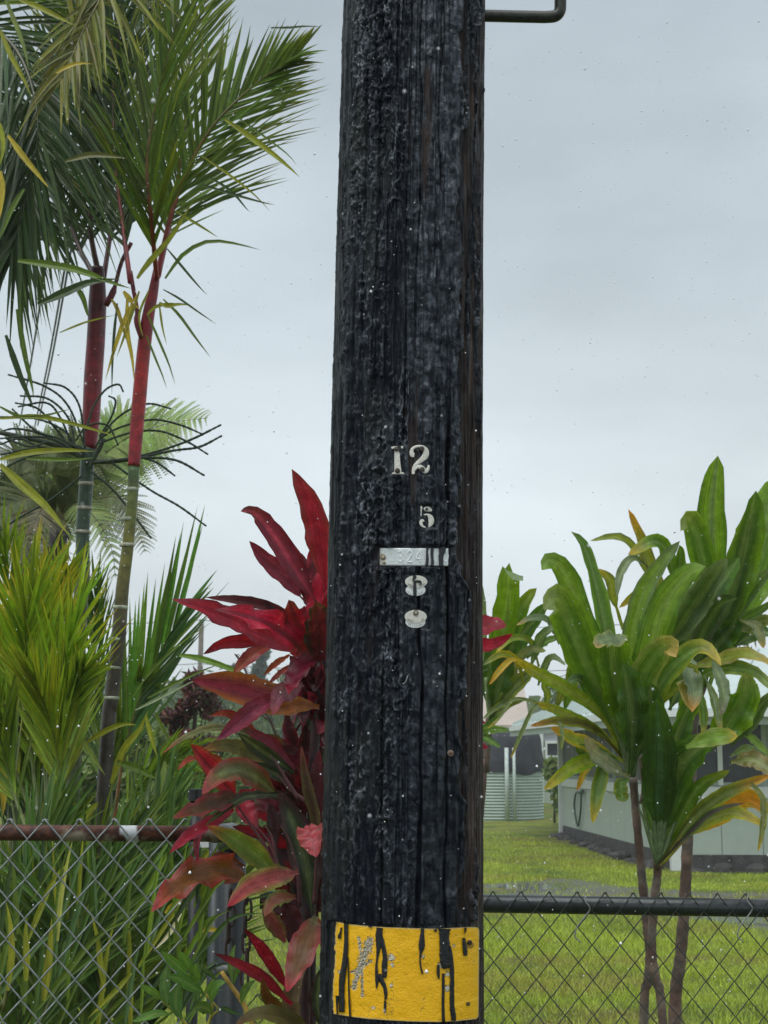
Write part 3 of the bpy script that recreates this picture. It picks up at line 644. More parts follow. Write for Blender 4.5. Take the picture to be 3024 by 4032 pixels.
flank = sstep(1.50, 0.85, np.abs(Tw)); disp = disp*(0.35+0.65*flank) + (1-flank)*(fib*0.6+grain*0.3)
# keep the pole calm under the nailed-on plates
def calm(fr, x0, y0, x1, y1, lim):
    global disp
    s0, za = sz(fr, x0, y0); s1, zb = sz(fr, x1, y1); m = (S2 > s0-.003) & (S2 < s1+.003) & (Z2 < max(za, zb)+.003) & (Z2 > min(za, zb)-.003)
    disp = np.where(m, np.minimum(disp, lim), disp)
calm('R1', 225, 275, 1430, 1080, 0.002); calm('T', 105, 1850, 1285, 2165, 0.0035); calm('O', 270, 290, 1000, 950, 0.003); calm('O', 270, 1400, 990, 1990, 0.003); calm('T', 310, 110, 980, 600, 0.003); calm('T', 790, 1140, 1040, 1510, 0.003)
front = sstep(2.3, 1.9, np.abs(Tw)); disp = disp*np.where((Z2 > 0.9) & (Z2 < 3.43), 1, 0.5)
Rr = Rb+disp; VX = pcx(Z2)+np.sin(T2)*Rr; VY = PY-np.cos(T2)*Rr
tcol = np.array([0.0045, 0.0062, 0.0105]); wood_c = np.array([0.026, 0.018, 0.016]); wood_l = np.array([0.078, 0.055, 0.045]); moss = np.array([0.026, 0.028, 0.020])
fw = sstep(0.45, 0.75, fbm(S2*210, Z2*3.5, 131, 3))[..., None]; wc = wood_c*(1-fw)+wood_l*fw*0.8
wc = wc*(0.45+0.9*fbm(S2*40, Z2*2.5, 133)[..., None])
pat = (sstep(0.62, 0.74, fbm(S2*50, Z2*4.2, 134))*sstep(0.11, 0.14, S2))[..., None]; wc = wc*(1-pat)+wood_l*pat
tc3 = tcol*(1+0*fw) + (sstep(0.40, 1.0, crust)*cmask*sstep(0.34, 0.60, fbm(S2*24, Z2*10, 137)))[..., None]*np.array([0.14, 0.152, 0.175]) + left[..., None]*moss*0.6*fbm(S2*60, Z2*6, 135)[..., None]  # pale ridge tops: highlights on the crust painted into the tar colour
tc3 = tc3 + (sstep(0.55, 0.7, fbm(S2*26, Z2*5, 136))*sstep(0.0, -0.1, S2))[..., None]*moss*0.5
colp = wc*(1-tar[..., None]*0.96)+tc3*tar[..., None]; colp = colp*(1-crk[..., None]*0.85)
ridge = sstep(0.35, 0.9, crust)*cmask*1.1 + edge_ridge*0.4 + runs*0.22*(0.3+0.7*zone) + 0.5*np.abs(wr)*smooth_band/0.002
lcp = np.stack([tar, smooth_band*tar, np.clip(ridge, 0, 1)], -1)
def pole_mat():
    m = NM('tarred_wood'); a = m.attr(); l = m.attr('lc'); sp = m.n('ShaderNodeSeparateXYZ'); m.L(l.outputs['Vector'], sp.inputs[0])
    n1 = m.noise(260, 5, 0.65); n2 = m.noise(1.0, 4, 0.6, stretch=(420, 420, 22)); n3 = m.noise(110, 4, 0.6)
    f = m.rng(n1.outputs[0], 0.3, 0.7, 0.72, 1.35); v = m.n('ShaderNodeVectorMath', operation='SCALE'); m.L(a.outputs['Color'], v.inputs[0]); m.L(f, v.inputs['Scale']); m.L(v.outputs[0], m.b.inputs['Base Color'])
    r1 = m.rng(sp.outputs[1], 0, 1, 0.22, 0.15); r2 = m.rng(sp.outputs[0], 0, 1, 0.30, 0.0)
    ad = m.n('ShaderNodeMath', operation='ADD'); m.L(r1, ad.inputs[0]); m.L(r2, ad.inputs[1]); m.L(ad.outputs[0], m.b.inputs['Roughness'])
    n4 = m.noise(1.0, 3, 0.6, stretch=(150, 150, 16)); n5 = m.noise(1.0, 3, 0.55, stretch=(70, 70, 26))
    s1 = m.rng(n4.outputs[0], 0.46, 0.66, 0.0, 0.32); s2 = m.rng(n5.outputs[0], 0.40, 0.60, 0.15, 1.0)
    def mth(op, a, b):
        x = m.n('ShaderNodeMath', operation=op)
        for i, v_ in enumerate((a, b)):
            if isinstance(v_, float): x.inputs[i].default_value = v_
            else: m.L(v_, x.inputs[i])
        return x.outputs[0]
    tot = mth('ADD', mth('ADD', s1, 0.05), mth('MULTIPLY', s2, mth('ADD', mth('MULTIPLY', sp.outputs[2], 0.95), mth('MULTIPLY', sp.outputs[1], 0.42))))
    m.L(tot, m.b.inputs['Specular IOR Level']); m.b.inputs['Specular Tint'].default_value = (0.80, 0.90, 1.0, 1)
    mm = m.n('ShaderNodeMix', data_type='FLOAT'); m.L(m.rng(sp.outputs[0], 0, 1, 0.0, 0.55), mm.inputs[0]); m.L(n2.outputs[0], mm.inputs[2]); m.L(n1.outputs[0], mm.inputs[3])
    bp = m.bump(mm.outputs[0], 0.0028, 1.0)
    return m.m
pole = thing('utility_pole', 'thick wooden utility pole coated in glossy black tar, standing in the foreground', 'utility pole', (float(pcx(1.2)), PY, 0))
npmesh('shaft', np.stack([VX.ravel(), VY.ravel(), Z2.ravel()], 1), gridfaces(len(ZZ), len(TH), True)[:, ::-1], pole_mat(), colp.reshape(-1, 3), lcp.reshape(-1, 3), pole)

# ---- things nailed on the pole
def ribbon(mb, fr, pts, ws, off, h, col, n=None, jit=0.0, sides=True):
    """raised strip following pixel points on the pole surface; ws full widths in frame px; h height of its back (m)"""
    m = n or max(6, len(pts)*4); P2 = spline([Vector((p[0], p[1], w)) for p, w in zip(pts, ws)], m); rows = []
    for k in range(m+1):
        a = P2[max(0, k-1)]; b = P2[min(m, k+1)]; t = Vector((b.x-a.x, b.y-a.y)); t.normalize(); nn = Vector((-t.y, t.x)); w = max(0.5, P2[k].z)/2*(1+R.uniform(-jit, jit))
        row = []
        for x, o_ in ((-1, -0.0015), (-0.94, h*0.75), (-0.5, h), (0, h*1.08), (0.5, h), (0.94, h*0.75), (1, -0.0015)):
            q = px(fr, P2[k].x+nn.x*w*x, P2[k].y+nn.y*w*x); row.append(mb.vert(onpole(q[0], q[1], off+o_), col, (x, k/m, 0)))
        rows.append(row)
    mb.grid(rows)
    for row in (rows[0], rows[-1]): mb.f.append(row)
def disc(mb, fr, cx, cy, rx, ry, off, h, col, n=28, dome=0.0, rim=None, jit=0):
    rings = []
    for rr_, o_ in ((1.0, -0.002), (1.0, h*0.8), (0.93, h), (0.82, h*(1 if rim is None else rim)), (0.4, h+dome*0.8), (0.02, h+dome)):
        row = []
        for j in range(n):
            a = 2*math.pi*j/n; q = px(fr, cx+math.cos(a)*rx*rr_*(1+(jit*math.sin(j*2.1))), cy+math.sin(a)*ry*rr_*(1+(jit*math.cos(j*1.7)))); row.append(mb.vert(onpole(q[0], q[1], off+o_), col if not callable(col) else col(rr_, a)))
        rings.append(row+row[:1])
    mb.grid(rings)
M_TARD = NM('wet_tar'); M_TARD.set(Base_Color=(0.012, 0.013, 0.015), Roughness=0.28); _n = M_TARD.noise(150, 4); M_TARD.bump(_n.outputs[0], 0.0012, 0.8); M_TARD = M_TARD.m
M_CREAM = vcmat('worn_cast_metal', 0.5, 0.1, 320, 0.28, 0.0006)
M_TAGM = vcmat('stamped_aluminium', 0.42, 0.25, 260, 0.14, 0.0002)
M_RUST = vcmat('rusty_iron', 0.75, 0.2, 240, 0.4, 0.0006)
def nail(parent, fr, x, y, r_, off, col=(0.055, 0.045, 0.038), dome=0.0015, name='nail', ring=None):
    b = MB(); disc(b, fr, x, y, r_, r_, off, 0.0022, col if ring is None else (lambda rr_, a: ring if rr_ > 0.75 else col), 16, dome); return b.build(name, M_RUST, parent, True)
# sign
top_k = [(255, 265), (320, 280), (450, 298), (620, 311), (900, 322), (1100, 326), (1180, 321), (1300, 314), (1428, 309)]
bot_k = [(228, 1020), (300, 1032), (380, 1045), (520, 1062), (700, 1075), (900, 1085), (1100, 1088), (1250, 1080), (1420, 1062)]
lf_k = [(265, 255), (450, 246), (640, 238), (890, 230), (1020, 228)]
nu, nv = 260, 165
U, Vv = np.meshgrid(np.linspace(0, 1, nu), np.linspace(0, 1, nv))
lx = np.interp(Vv*755+265, [a for a, b in lf_k], [b for a, b in lf_k]); lx += (vnoise(Vv*30, Vv*0, 5)-0.5)*12 + (vnoise(Vv*9, Vv*0, 6) > 0.72)*9
SX = lx + (1426-6*Vv-lx)*U
yt = np.interp(SX, [a for a, b in top_k], [b for a, b in top_k]); yb = np.interp(SX, [a for a, b in bot_k], [b for a, b in bot_k])
cr_r = 34; dR = np.clip((SX-(1426-6*Vv-cr_r))/cr_r, 0, 1); cut = cr_r*(1-np.sqrt(np.maximum(0, 1-dR**2))); yt = yt+cut; yb = yb-cut
SY = yt+(yb-yt)*Vv
n_a = fbm(SX*0.014, SY*0.014, 201, 4); n_b = vnoise(SX*0.11, SY*0.11, 203); n_c = vnoise(SX*0.23, SY*0.23, 205)
yel = np.array([0.90, 0.47, 0.003]); yel2 = np.array([0.95, 0.54, 0.004]); sc = yel*(1-n_a[..., None])+yel2*n_a[..., None]
def segd(ax, ay, bx_, by_):
    t = np.clip(((SX-ax)*(bx_-ax)+(SY-ay)*(by_-ay))/((bx_-ax)**2+(by_-ay)**2), 0, 1); return np.hypot(SX-ax-t*(bx_-ax), SY-ay-t*(by_-ay))
scr = np.minimum.reduce([segd(530, 430, 470, 600)/44, segd(470, 600, 400, 800)/30, segd(440, 405, 465, 560)/16, segd(465, 650, 470, 875)/14, segd(540, 590, 385, 680)/17])
sm = np.clip(1.25-scr+(n_b-0.5)*1.1, 0, 1); spk = (n_c > 0.5)
white = np.array([0.62, 0.58, 0.45]); dk = np.array([0.06, 0.045, 0.02])
sc = np.where((sm > 0.45)[..., None], np.where(spk[..., None], white, dk), sc)
for cx_, cy_, rr_ in ((708, 560, 30), (715, 620, 18), (1165, 810, 26), (1170, 700, 24), (705, 790, 16), (965, 555, 17), (285, 680, 15), (1215, 465, 12), (560, 970, 14), (1100, 625, 22)):
    dd_ = np.hypot(SX-cx_, SY-cy_)/rr_ + (n_b-0.5)*0.9; sc = np.where((dd_ < 0.75)[..., None], white*1.05, np.where((dd_ < 1.05)[..., None], dk*2, sc))
pits = (n_c > 0.93) & (vnoise(SX*0.012, SY*0.012, 207) > 0.6) | ((n_c > 0.80) & (segd(700, 850, 690, 1060) < 30)) | ((n_c > 0.8) & (segd(980, 910, 960, 980) < 22)) | ((n_c > 0.82) & (segd(530, 980, 520, 1040) < 16))
sc = np.where(pits[..., None], dk*1.8, sc)
ed = np.minimum.reduce([SX-lx, (1426-6*Vv)-SX, SY-yt, yb-SY]); ew = sstep(11, 3, ed + (n_b-0.5)*9)[..., None]; sc = sc*(1-ew*0.75)+np.array([0.55, 0.48, 0.28])*ew*0.75
ew2 = sstep(4, 1, ed+(n_c-0.4)*6)[..., None]; sc = sc*(1-ew2*0.7)+dk*ew2*0.7
rz = np.hypot(SX-1352, SY-460)/30; sc = np.where((rz < 1)[..., None], sc*0.35+np.array([0.10, 0.04, 0.01]), sc)
hx = 0.0004*np.sin(SX*0.9)*np.sin(SY*0.9)
bumps = (fbm(SX*0.006, SY*0.006, 209)-0.5)*0.003 - 0.0007*(sm > 0.45) + 0.0005*(n_b-0.5)
SV = np.zeros((nv, nu, 3))
for j in range(nv):
    for i in range(nu):
        q = px('R1', SX[j, i], SY[j, i]); SV[j, i] = onpole(q[0], q[1], 0.0052+bumps[j, i])
sign = thing('yellow_sign', 'scratched yellow reflective sheet nailed round the foot of the black pole with tar drips', 'sign', tuple(SV[nv//2, nu//2]))
def sign_mat():
    m = NM('yellow_reflective_sheet'); a = m.attr(); n1 = m.noise(420, 3, 0.6); f = m.rng(n1.outputs[0], 0.3, 0.7, 0.9, 1.08)
    v = m.n('ShaderNodeVectorMath', operation='SCALE'); m.L(a.outputs['Color'], v.inputs[0]); m.L(f, v.inputs['Scale']); m.L(v.outputs[0], m.b.inputs['Base Color'])
    m.set(Roughness=0.38); vo = m.n('ShaderNodeTexVoronoi'); vo.inputs['Scale'].default_value = 420; m.L(m.n('ShaderNodeTexCoord').outputs['Object'], vo.inputs['Vector']); m.bump(vo.outputs[0], 0.0005, 0.5); return m.m
npmesh('sheet', SV.reshape(-1, 3), gridfaces(nv, nu)[:, ::-1], sign_mat(), sc.reshape(-1, 3), None, sign)
# folded metal rim behind the sheet edge
ring_idx = [(0, i) for i in range(0, nu, 3)]+[(j, nu-1) for j in range(0, nv, 3)]+[(nv-1, i) for i in range(nu-1, -1, -3)]+[(j, 0) for j in range(nv-1, -1, -3)]
eb = MB(); r0 = []; r1 = []
for j, i in ring_idx:
    p = Vector(SV[j, i]); inn = Vector((float(pcx(p.z)), PY, p.z)); dn = (inn-p).normalized(); r0.append(eb.vert(p+dn*0.0001, (0.4, 0.33, 0.2))); r1.append(eb.vert(p+dn*0.006, (0.1, 0.08, 0.06)))
eb.grid([r0+r0[:1], r1+r1[:1]]); eb.build('edge', M_RUST, sign)
for pts, ws in [([(335, 278), (337, 450), (325, 600), (306, 720), (300, 830), (302, 925), (300, 1005)], [34, 36, 46, 52, 46, 50, 44]),
                ([(352, 560), (356, 700), (360, 850), (370, 1046)], [10, 12, 14, 18]), ([(612, 318), (606, 380), (605, 450), (592, 560), (584, 640), (590, 730), (585, 812)], [54, 56, 48, 20, 20, 32, 10]),
                ([(630, 380), (640, 460), (655, 560), (650, 640), (652, 725)], [14, 34, 40, 50, 32]), ([(602, 700), (622, 740), (652, 800), (662, 870), (655, 905)], [52, 46, 34, 26, 14]), ([(656, 912), (655, 960), (654, 1008)], [18, 22, 18]),
                ([(962, 324), (958, 400), (955, 470), (950, 510), (942, 560), (945, 620), (962, 692)], [26, 42, 54, 30, 14, 14, 16]),
                ([(1142, 326), (1140, 400), (1146, 480), (1148, 560), (1150, 610), (1160, 650)], [96, 80, 92, 90, 80, 50]), ([(1180, 470), (1196, 560), (1204, 700), (1203, 850), (1204, 960), (1216, 1040), (1215, 1075)], [30, 34, 36, 38, 40, 46, 40]),
                ([(1132, 690), (1131, 850), (1130, 960), (1134, 1084)], [22, 26, 24, 28]), ([(1092, 620), (1090, 680), (1096, 735)], [18, 28, 12]), ([(1314, 316), (1312, 345), (1306, 365)], [22, 16, 6]),
                ([(1300, 400), (1303, 440), (1310, 490), (1313, 545)], [24, 32, 40, 30]), ([(296, 315), (292, 350), (281, 385), (280, 405)], [14, 14, 26, 18]), ([(266, 872), (262, 940), (264, 1024)], [30, 16, 12]),
                ([(535, 300), (537, 314)], [36, 22]), ([(1066, 330), (1072, 350)], [26, 20])]:
    b = MB(); ribbon(b, 'R1', pts, ws, 0.0055, 0.0026, (1, 1, 1), jit=0.10, n=len(pts)*6); b.build('tar_drip', M_TARD, sign, True)
nail(sign, 'R1', 1347, 438, 21, 0.0055, (0.03, 0.022, 0.018)); nail(sign, 'R1', 1335, 938, 17, 0.0055, (0.13, 0.085, 0.03)); nail(sign, 'R1', 285, 392, 13, 0.0055, (0.03, 0.022, 0.018))
# digits 1, 2, 5
cream = (0.72, 0.70, 0.62)
def digit(nm, lb, parts, nails, fr='T', drips=()):
    p = onpole(*px(fr, *parts[0][0][0])); t = thing(nm, lb, 'number', tuple(p)); b = MB()
    for k, (pts, ws) in enumerate(parts): ribbon(b, fr, pts, ws, 0.0042+0.00015*k, 0.0020, cream)
    b.build('plate', M_CREAM, t, False)
    for (x, y, r_, c) in nails: nail(t, fr, x, y, r_, 0.0066, c)
    for pts, ws in drips:
        b = MB(); ribbon(b, fr, pts, ws, 0.0062, 0.0022, (1, 1, 1), jit=0.12); b.build('tar_drip', M_TARD, t, True)
nb_ = (0.075, 0.062, 0.052)
digit('number_plate', 'cream metal digit 1 with serifs nailed to the black pole, left of the 2', [([(400, 128), (404, 220), (410, 400), (418, 520), (420, 596)], [60, 88, 104, 118, 130]), ([(324, 583), (370, 580), (470, 580), (524, 583)], [26, 32, 32, 26]), ([(312, 148), (360, 138), (460, 134), (510, 138)], [40, 34, 34, 42])],
      [(388, 165, 40, nb_), (412, 535, 46, (0.06, 0.05, 0.04))], drips=[([(440, 110), (442, 160), (455, 215)], [62, 52, 26])])
digit('number_plate', 'cream metal digit 2 nailed to the black pole, right of the 1', [([(700, 268), (672, 262), (652, 225), (668, 165), (720, 128), (800, 118), (868, 150), (900, 215), (880, 290), (815, 355), (745, 410), (700, 470), (684, 540), (682, 592)], [70, 92, 74, 56, 46, 44, 74, 104, 110, 84, 64, 60, 56, 52]),
      ([(700, 535), (745, 478), (800, 470), (850, 520), (890, 552), (930, 515), (952, 440)], [30, 50, 78, 96, 62, 56, 34])], [(828, 158, 44, nb_), (835, 515, 44, nb_)], drips=[([(722, 180), (760, 190), (775, 240)], [40, 50, 20])])
digit('number_plate', 'small pale metal digit 5 on the black pole below the 12', [([(812, 1140), (822, 1170), (816, 1230), (815, 1312)], [22, 34, 20, 20]), ([(868, 1205), (900, 1190), (950, 1195), (1000, 1222)], [50, 84, 84, 26]),
      ([(862, 1290), (920, 1285), (975, 1330), (990, 1400), (972, 1460), (948, 1502)], [14, 36, 88, 98, 66, 14]), ([(868, 1400), (835, 1388), (812, 1420), (835, 1478), (895, 1506)], [22, 52, 56, 44, 12])], [(912, 1192, 22, (0.03, 0.028, 0.025))])
# stroke lettering
GL = {'1': [[(.15, .25), (.6, 0), (.6, 1)]], '3': [[(.05, .12), (.5, 0), (.9, .2), (.75, .44), (.4, .5)], [(.4, .5), (.85, .58), (.95, .8), (.5, 1), (.02, .86)]], '2': [[(.05, .2), (.4, 0), (.85, .1), (.88, .35), (.4, .7), (.05, 1), (.95, 1)]],
      '4': [[(.72, 1), (.72, 0), (.02, .7), (.98, .7)]], 'J': [[(.8, 0), (.8, .8), (.5, 1), (.1, .85)]], '0': [[(.5, 0), (.95, .3), (.95, .7), (.5, 1), (.05, .7), (.05, .3), (.5, 0)]], 'I': [[(.5, 0), (.5, 1)]], 'N': [[(0, 1), (0, 0), (1, 1), (1, 0)]],
      'S': [[(1, .12), (.5, 0), (.05, .2), (.5, .5), (.95, .75), (.5, 1), (0, .88)]], 'P': [[(0, 1), (0, 0), (.8, .05), (.9, .3), (.7, .5), (0, .55)]], 'C': [[(1, .15), (.5, 0), (0, .3), (0, .7), (.5, 1), (1, .85)]], 'F': [[(0, 1), (0, 0), (1, 0)], [(0, .5), (.7, .5)]],
      'U': [[(0, 0), (0, .8), (.5, 1), (1, .8), (1, 0)]], 'M': [[(0, 1), (0, 0), (.5, .6), (1, 0), (1, 1)]], 'E': [[(1, 0), (0, 0), (0, 1), (1, 1)], [(0, .5), (.7, .5)]], 'T': [[(0, 0), (1, 0)], [(.5, 0), (.5, 1)]], '7': [[(0, 0), (1, 0), (.4, 1)]], 'L': [[(0, 0), (0, 1), (1, 1)]], '6': [[(.9, .05), (.3, .2), (0, .6), (.3, 1), (.8, .9), (.9, .65), (.5, .5), (.1, .65)]], '5': [[(.9, 0), (.1, 0), (.1, .45), (.6, .4), (.95, .7), (.5, 1), (0, .9)]], 'A': [[(0, 1), (.5, 0), (1, 1)], [(.2, .65), (.8, .65)]], 'D': [[(0, 0), (0, 1), (.6, .95), (1, .6), (.9, .2), (.5, 0), (0, 0)]]}
def glyph(mb, fr, ch, x, y, w, h, sw, off, hh_, col, rot=0.0):
    for st in GL[ch]:
        pts = []
        for a, b in st:
            dx, dy = (a-.5)*w, (b-.5)*h; pts.append((x+dx*math.cos(rot)-dy*math.sin(rot), y+dx*math.sin(rot)+dy*math.cos(rot)))
        ribbon(mb, fr, pts, [sw]*len(pts), off, hh_, col, n=len(pts)*3)
# number strip
tp = thing('number_strip', 'silver metal strip stamped 1324 nailed across the black pole', 'number plate', tuple(onpole(*px('T', 600, 2000))))
b = MB(); rows = []
for j in range(13):
    row = []
    for i in range(61):
        u = i/60; v = j/12; X_ = 111+(1279-111)*u; Y_ = (1855+8*u)+(300)*v; q = px('T', X_, Y_); rust = max(0, 1-(u/0.09))*(0.4+0.6*R.random()) if v > 0.25 else max(0, .6-(u/0.06))
        cc = lerp3((0.70, 0.74, 0.74), (0.28, 0.20, 0.09), min(0.8, rust)); row.append(b.vert(onpole(q[0], q[1], 0.0050+0.0004*math.sin(u*9)), cc))
    rows.append(row)
b.grid(rows); P00 = [rows[0][i] for i in range(61)]
lo = [b.vert(Vector(b.v[k])+Vector((0, 0.0025, 0)), (0.1, 0.09, 0.07)) for k in rows[0]]; b.grid([lo, rows[0]]); lo = [b.vert(Vector(b.v[k])+Vector((0, 0.0025, 0)), (0.1, 0.09, 0.07)) for k in rows[-1]]; b.grid([rows[-1], lo])
b.build('strip', M_TAGM, tp, True)
b = MB()
for ch, x in (('1', 325), ('3', 465), ('2', 622), ('4', 775), ('1', 955), ('J', 1072), ('0', 1236)): glyph(b, 'T', ch, x, 1998, 82 if ch not in '1J' else 60, 185, 20, 0.0052, 0.0010, (0.80, 0.84, 0.84))
b.build('stamped_digits', M_TAGM, tp, False)
for pts, ws in [([(925, 1848), (918, 1930), (922, 2030), (912, 2160)], [46, 40, 50, 48]), ([(1010, 1845), (1003, 1950), (1010, 2060), (1008, 2165)], [56, 50, 46, 60]), ([(1170, 1840), (1180, 1900), (1160, 1990), (1158, 2080), (1165, 2175)], [112, 116, 84, 80, 74])]:
    b = MB(); ribbon(b, 'T', pts, ws, 0.0056, 0.0026, (1, 1, 1), jit=0.12, n=26); b.build('tar_drip', M_TARD, tp, True)
nail(tp, 'T', 163, 2012, 46, 0.0052, (0.42, 0.38, 0.26), ring=(0.16, 0.12, 0.07)); nail(tp, 'T', 185, 2105, 26, 0.0052, (0.33, 0.27, 0.15))
# oval tags
ink = (0.20, 0.19, 0.16)
def arc_text(mb, s_, cx, cy, rx, ry, a0, a1, w, h, sw, off):
    for i, ch in enumerate(s_):
        a = math.radians(a0+(a1-a0)*i/max(1, len(s_)-1)); glyph(mb, 'O', ch, cx+rx*math.cos(a), cy+ry*math.sin(a), w, h, sw, off, 0.0004, ink, rot=math.atan2(-rx*math.cos(a)*0.6, ry*math.sin(a)*1.6) if False else (math.pi/2-a)*0.55)
def dtag(lb, up, lo, texts, nails, drips):
    t = thing('inspection_tag', lb, 'metal tag', tuple(onpole(*px('O', up[0], up[1]))))
    b = MB(); disc(b, 'O', *lo, 0.0038, 0.0008, (0.78, 0.80, 0.79), 40, 0, 1.15); b.build('lower_oval', M_TAGM, t, False)
    b = MB(); disc(b, 'O', *up, 0.0052, 0.0008, (0.70, 0.68, 0.60), 40, 0, 1.15); b.build('upper_oval', M_TAGM, t, False)
    b = MB()
    for tx in texts: arc_text(b, *tx)
    b.build('lettering', M_RUST, t)
    for (x, y, r_, c) in nails: nail(t, 'O', x, y, r_, 0.0058, c, ring=(0.12, 0.1, 0.07))
    for pts, ws in drips:
        b = MB(); ribbon(b, 'O', pts, ws, 0.0062, 0.0024, (1, 1, 1), jit=0.08, n=24); b.build('tar_drip', M_TARD, t, True)
dtag('upper of two oval inspection tags on the black pole, split by a tar drip', (645, 495, 360, 205), (625, 765, 322, 190),
     [('INSP', 645, 500, 285, 140, 155, 115, 44, 62, 9, 0.0062), ('70', 645, 500, 285, 140, 52, 30, 44, 62, 9, 0.0062), ('0L', 625, 765, 255, 130, 155, 125, 44, 56, 8, 0.0048), ('UF', 625, 765, 255, 130, 60, 40, 44, 56, 8, 0.0048)], [],
     [([(600, 290), (585, 370), (545, 420), (530, 470)], [120, 110, 50, 14]), ([(590, 450), (600, 560), (600, 700), (605, 820), (600, 955)], [90, 90, 110, 116, 100]), ([(600, 500), (700, 480), (775, 500), (795, 560), (740, 605)], [90, 90, 80, 60, 14])])
dtag('lower of two oval inspection tags on the black pole, with a round nail head', (630, 1622, 358, 215), (620, 1795, 322, 192),
     [('INSP', 630, 1622, 285, 150, 155, 105, 44, 70, 10, 0.0062), ('D', 630, 1622, 285, 150, 40, 40, 44, 70, 10, 0.0062), ('MITCFUM', 620, 1800, 240, 125, 150, 40, 36, 56, 8, 0.0048)], [(635, 1497, 92, (0.38, 0.35, 0.27))], [])
# loose nail and staple
nb = nail(None, 'R4', 1160, 808, 29, 0.003, (0.16, 0.09, 0.06), 0.003, 'nail_head', ring=(0.32, 0.24, 0.19)); tag(nb, 'round rusty nail head in the bare wood on the right of the pole', 'nail')
st = MB(); pts = [onpole(*px('R4', x, y), 0.007) for x, y in ((722, 140), (726, 180), (745, 204), (768, 185), (784, 140))]; pts = [onpole(*px('R4', 720, 136), -0.003)]+pts+[onpole(*px('R4', 785, 136), -0.003)]
st.tube(spline(pts, 24), 0.0009, 6, (0.35, 0.36, 0.36)); tag(st.build('staple', M_TAGM, None, True), 'bent wire staple hanging on the black pole below the oval tags', 'staple')
# step bolt at top right
hk = MB(); hy = PY+0.02; A_ = at('R3', 1075, 103, hy); 
pp = [A_-Vector((0.10, 0, 0.0)), A_, at('R3', 1300, 108, hy), at('R3', 1490, 112, hy), at('R3', 1555, 104, hy), at('R3', 1583, 70, hy), at('R3', 1587, 10, hy), at('R3', 1587, -60, hy), at('R3', 1587, -110, hy)]
pts = spline(pp[:4], 16)+spline(pp[3:], 26)[1:]
hk.tube(pts, 0.0128, 12, (0.032, 0.036, 0.028)); tag(hk.build('step_bolt', vcmat('painted_iron', 0.38, 0.3, 90, 0.5, 0.0008), None, True), 'dark bent iron step bolt sticking out of the pole at top right', 'bolt')
# ================================================================== CHAIN-LINK FENCES
M_GALV = vcmat('galvanised_wire', 0.45, 0.45, 200, 0.25)
def rail_mat():
    m = NM('rusty_rail'); n1 = m.noise(9, 5, 0.6, stretch=(1.0, 1, 1)); n2 = m.noise(70, 5, 0.65); n3 = m.noise(9.5, 2, 0.4, stretch=(1.6, 1.0, 1.0))
    c1 = m.mix(m.rng(n2.outputs[0], 0.35, 0.68, 0, 1), (0.028, 0.010, 0.009), (0.14, 0.045, 0.02)); c2 = m.mix(m.rng(n1.outputs[0], 0.52, 0.60, 0, 1), c1, (0.30, 0.26, 0.18))
    c3 = m.mix(m.rng(n3.outputs[0], 0.60, 0.63, 0, 1), c2, (0.62, 0.66, 0.68)); m.L(c3, m.b.inputs['Base Color']); m.set(Roughness=0.6); m.bump(n2.outputs[0], 0.0012, 0.8); return m.m
M_RAIL = rail_mat()
M_BLKRAIL = vcmat('dark_steel_rail', 0.3, 0.5, 60, 0.3)
def mesh_wire(W_, H_, n, sgn, r_, col, lean=0.0):
    """one zigzag wire hanging down from z=0"""
    pts = []; sub = 5
    for k in range(n):
        x0 = (W_/2 if k % 2 == 0 else 0)*sgn; x1 = (W_/2 if k % 2 == 1 else 0)*sgn
        for j in range(sub):
            t = j/sub; xx = x0+(x1-x0)*t; tip = 1-abs(2*t-1); yb_ = (0.5-t)*(1 if k % 2 == 0 else -1)*2
            kink = 0
            pts.append(Vector((xx+lean*(k+t)+kink*sgn*(1 if k % 2 else -1), yb_*0.0026*sgn, -(k+t)*H_/2)))
    b = MB()
    # twisted selvage at the top
    top = pts[0]; pre = [top+Vector((0.0005*sgn, -0.002, 0.0015)), top+Vector((0.0035*sgn, 0.0015, 0.0005)), top+Vector((0.0055*sgn, 0.0025*sgn, -0.005))]
    b.tube([pre[2], pre[1], pre[0]]+pts[1:], r_, 6, [vary(col, 0.12) for _ in range(len(pts)+2)])
    return b
def fence_wires(parent, x0, x1, Y, ztop, W_, H_, nseg, r_, col, lean=0.0, yslope=0.0, zs=0.0):
    me = {}
    for sg in (1, -1): me[sg] = None
    i = 0; x = x0
    while x < x1:
        sg = 1 if i % 2 == 0 else -1; xx = x if sg == 1 else x+W_/2
        # wire i spans [x, x+W/2]; its phase starts at the shared knuckle
        if me[sg] is None:
            b = mesh_wire(W_, H_, nseg, sg, r_, col, lean*sg); b_lean = lean
            o = b.build('wire', M_GALV, None, True); me[sg] = o.data; 
        else: o = bpy.data.objects.new('wire', me[sg]); COL.objects.link(o)
        o.parent = parent; base = ORG[parent.name]; o.location = (xx-base.x, Y+yslope*(xx-x0)-base.y, ztop+zs*(xx-x0)-base.z+R.uniform(-.001, .001))
        if sg == -1: o.location.x = xx-base.x
        x += W_/2; i += 1
# left fence
LY = 3.48; pl = at('F4', 0, 345, LY); pr = at('F4', 1100, 362, LY)
lf = thing('chain_link_fence', 'silver chain link fence with rusty top rail, left of the black pole', 'fence', (pl.x, LY, 0))
Wl = 170.5/1.276*pxm(LY); Hl = 190/1.276*pxm(LY)*0.995
xk = at('F4', 65, 258, LY).x; zt_l = at('F4', 400, 262, LY).z-0.012
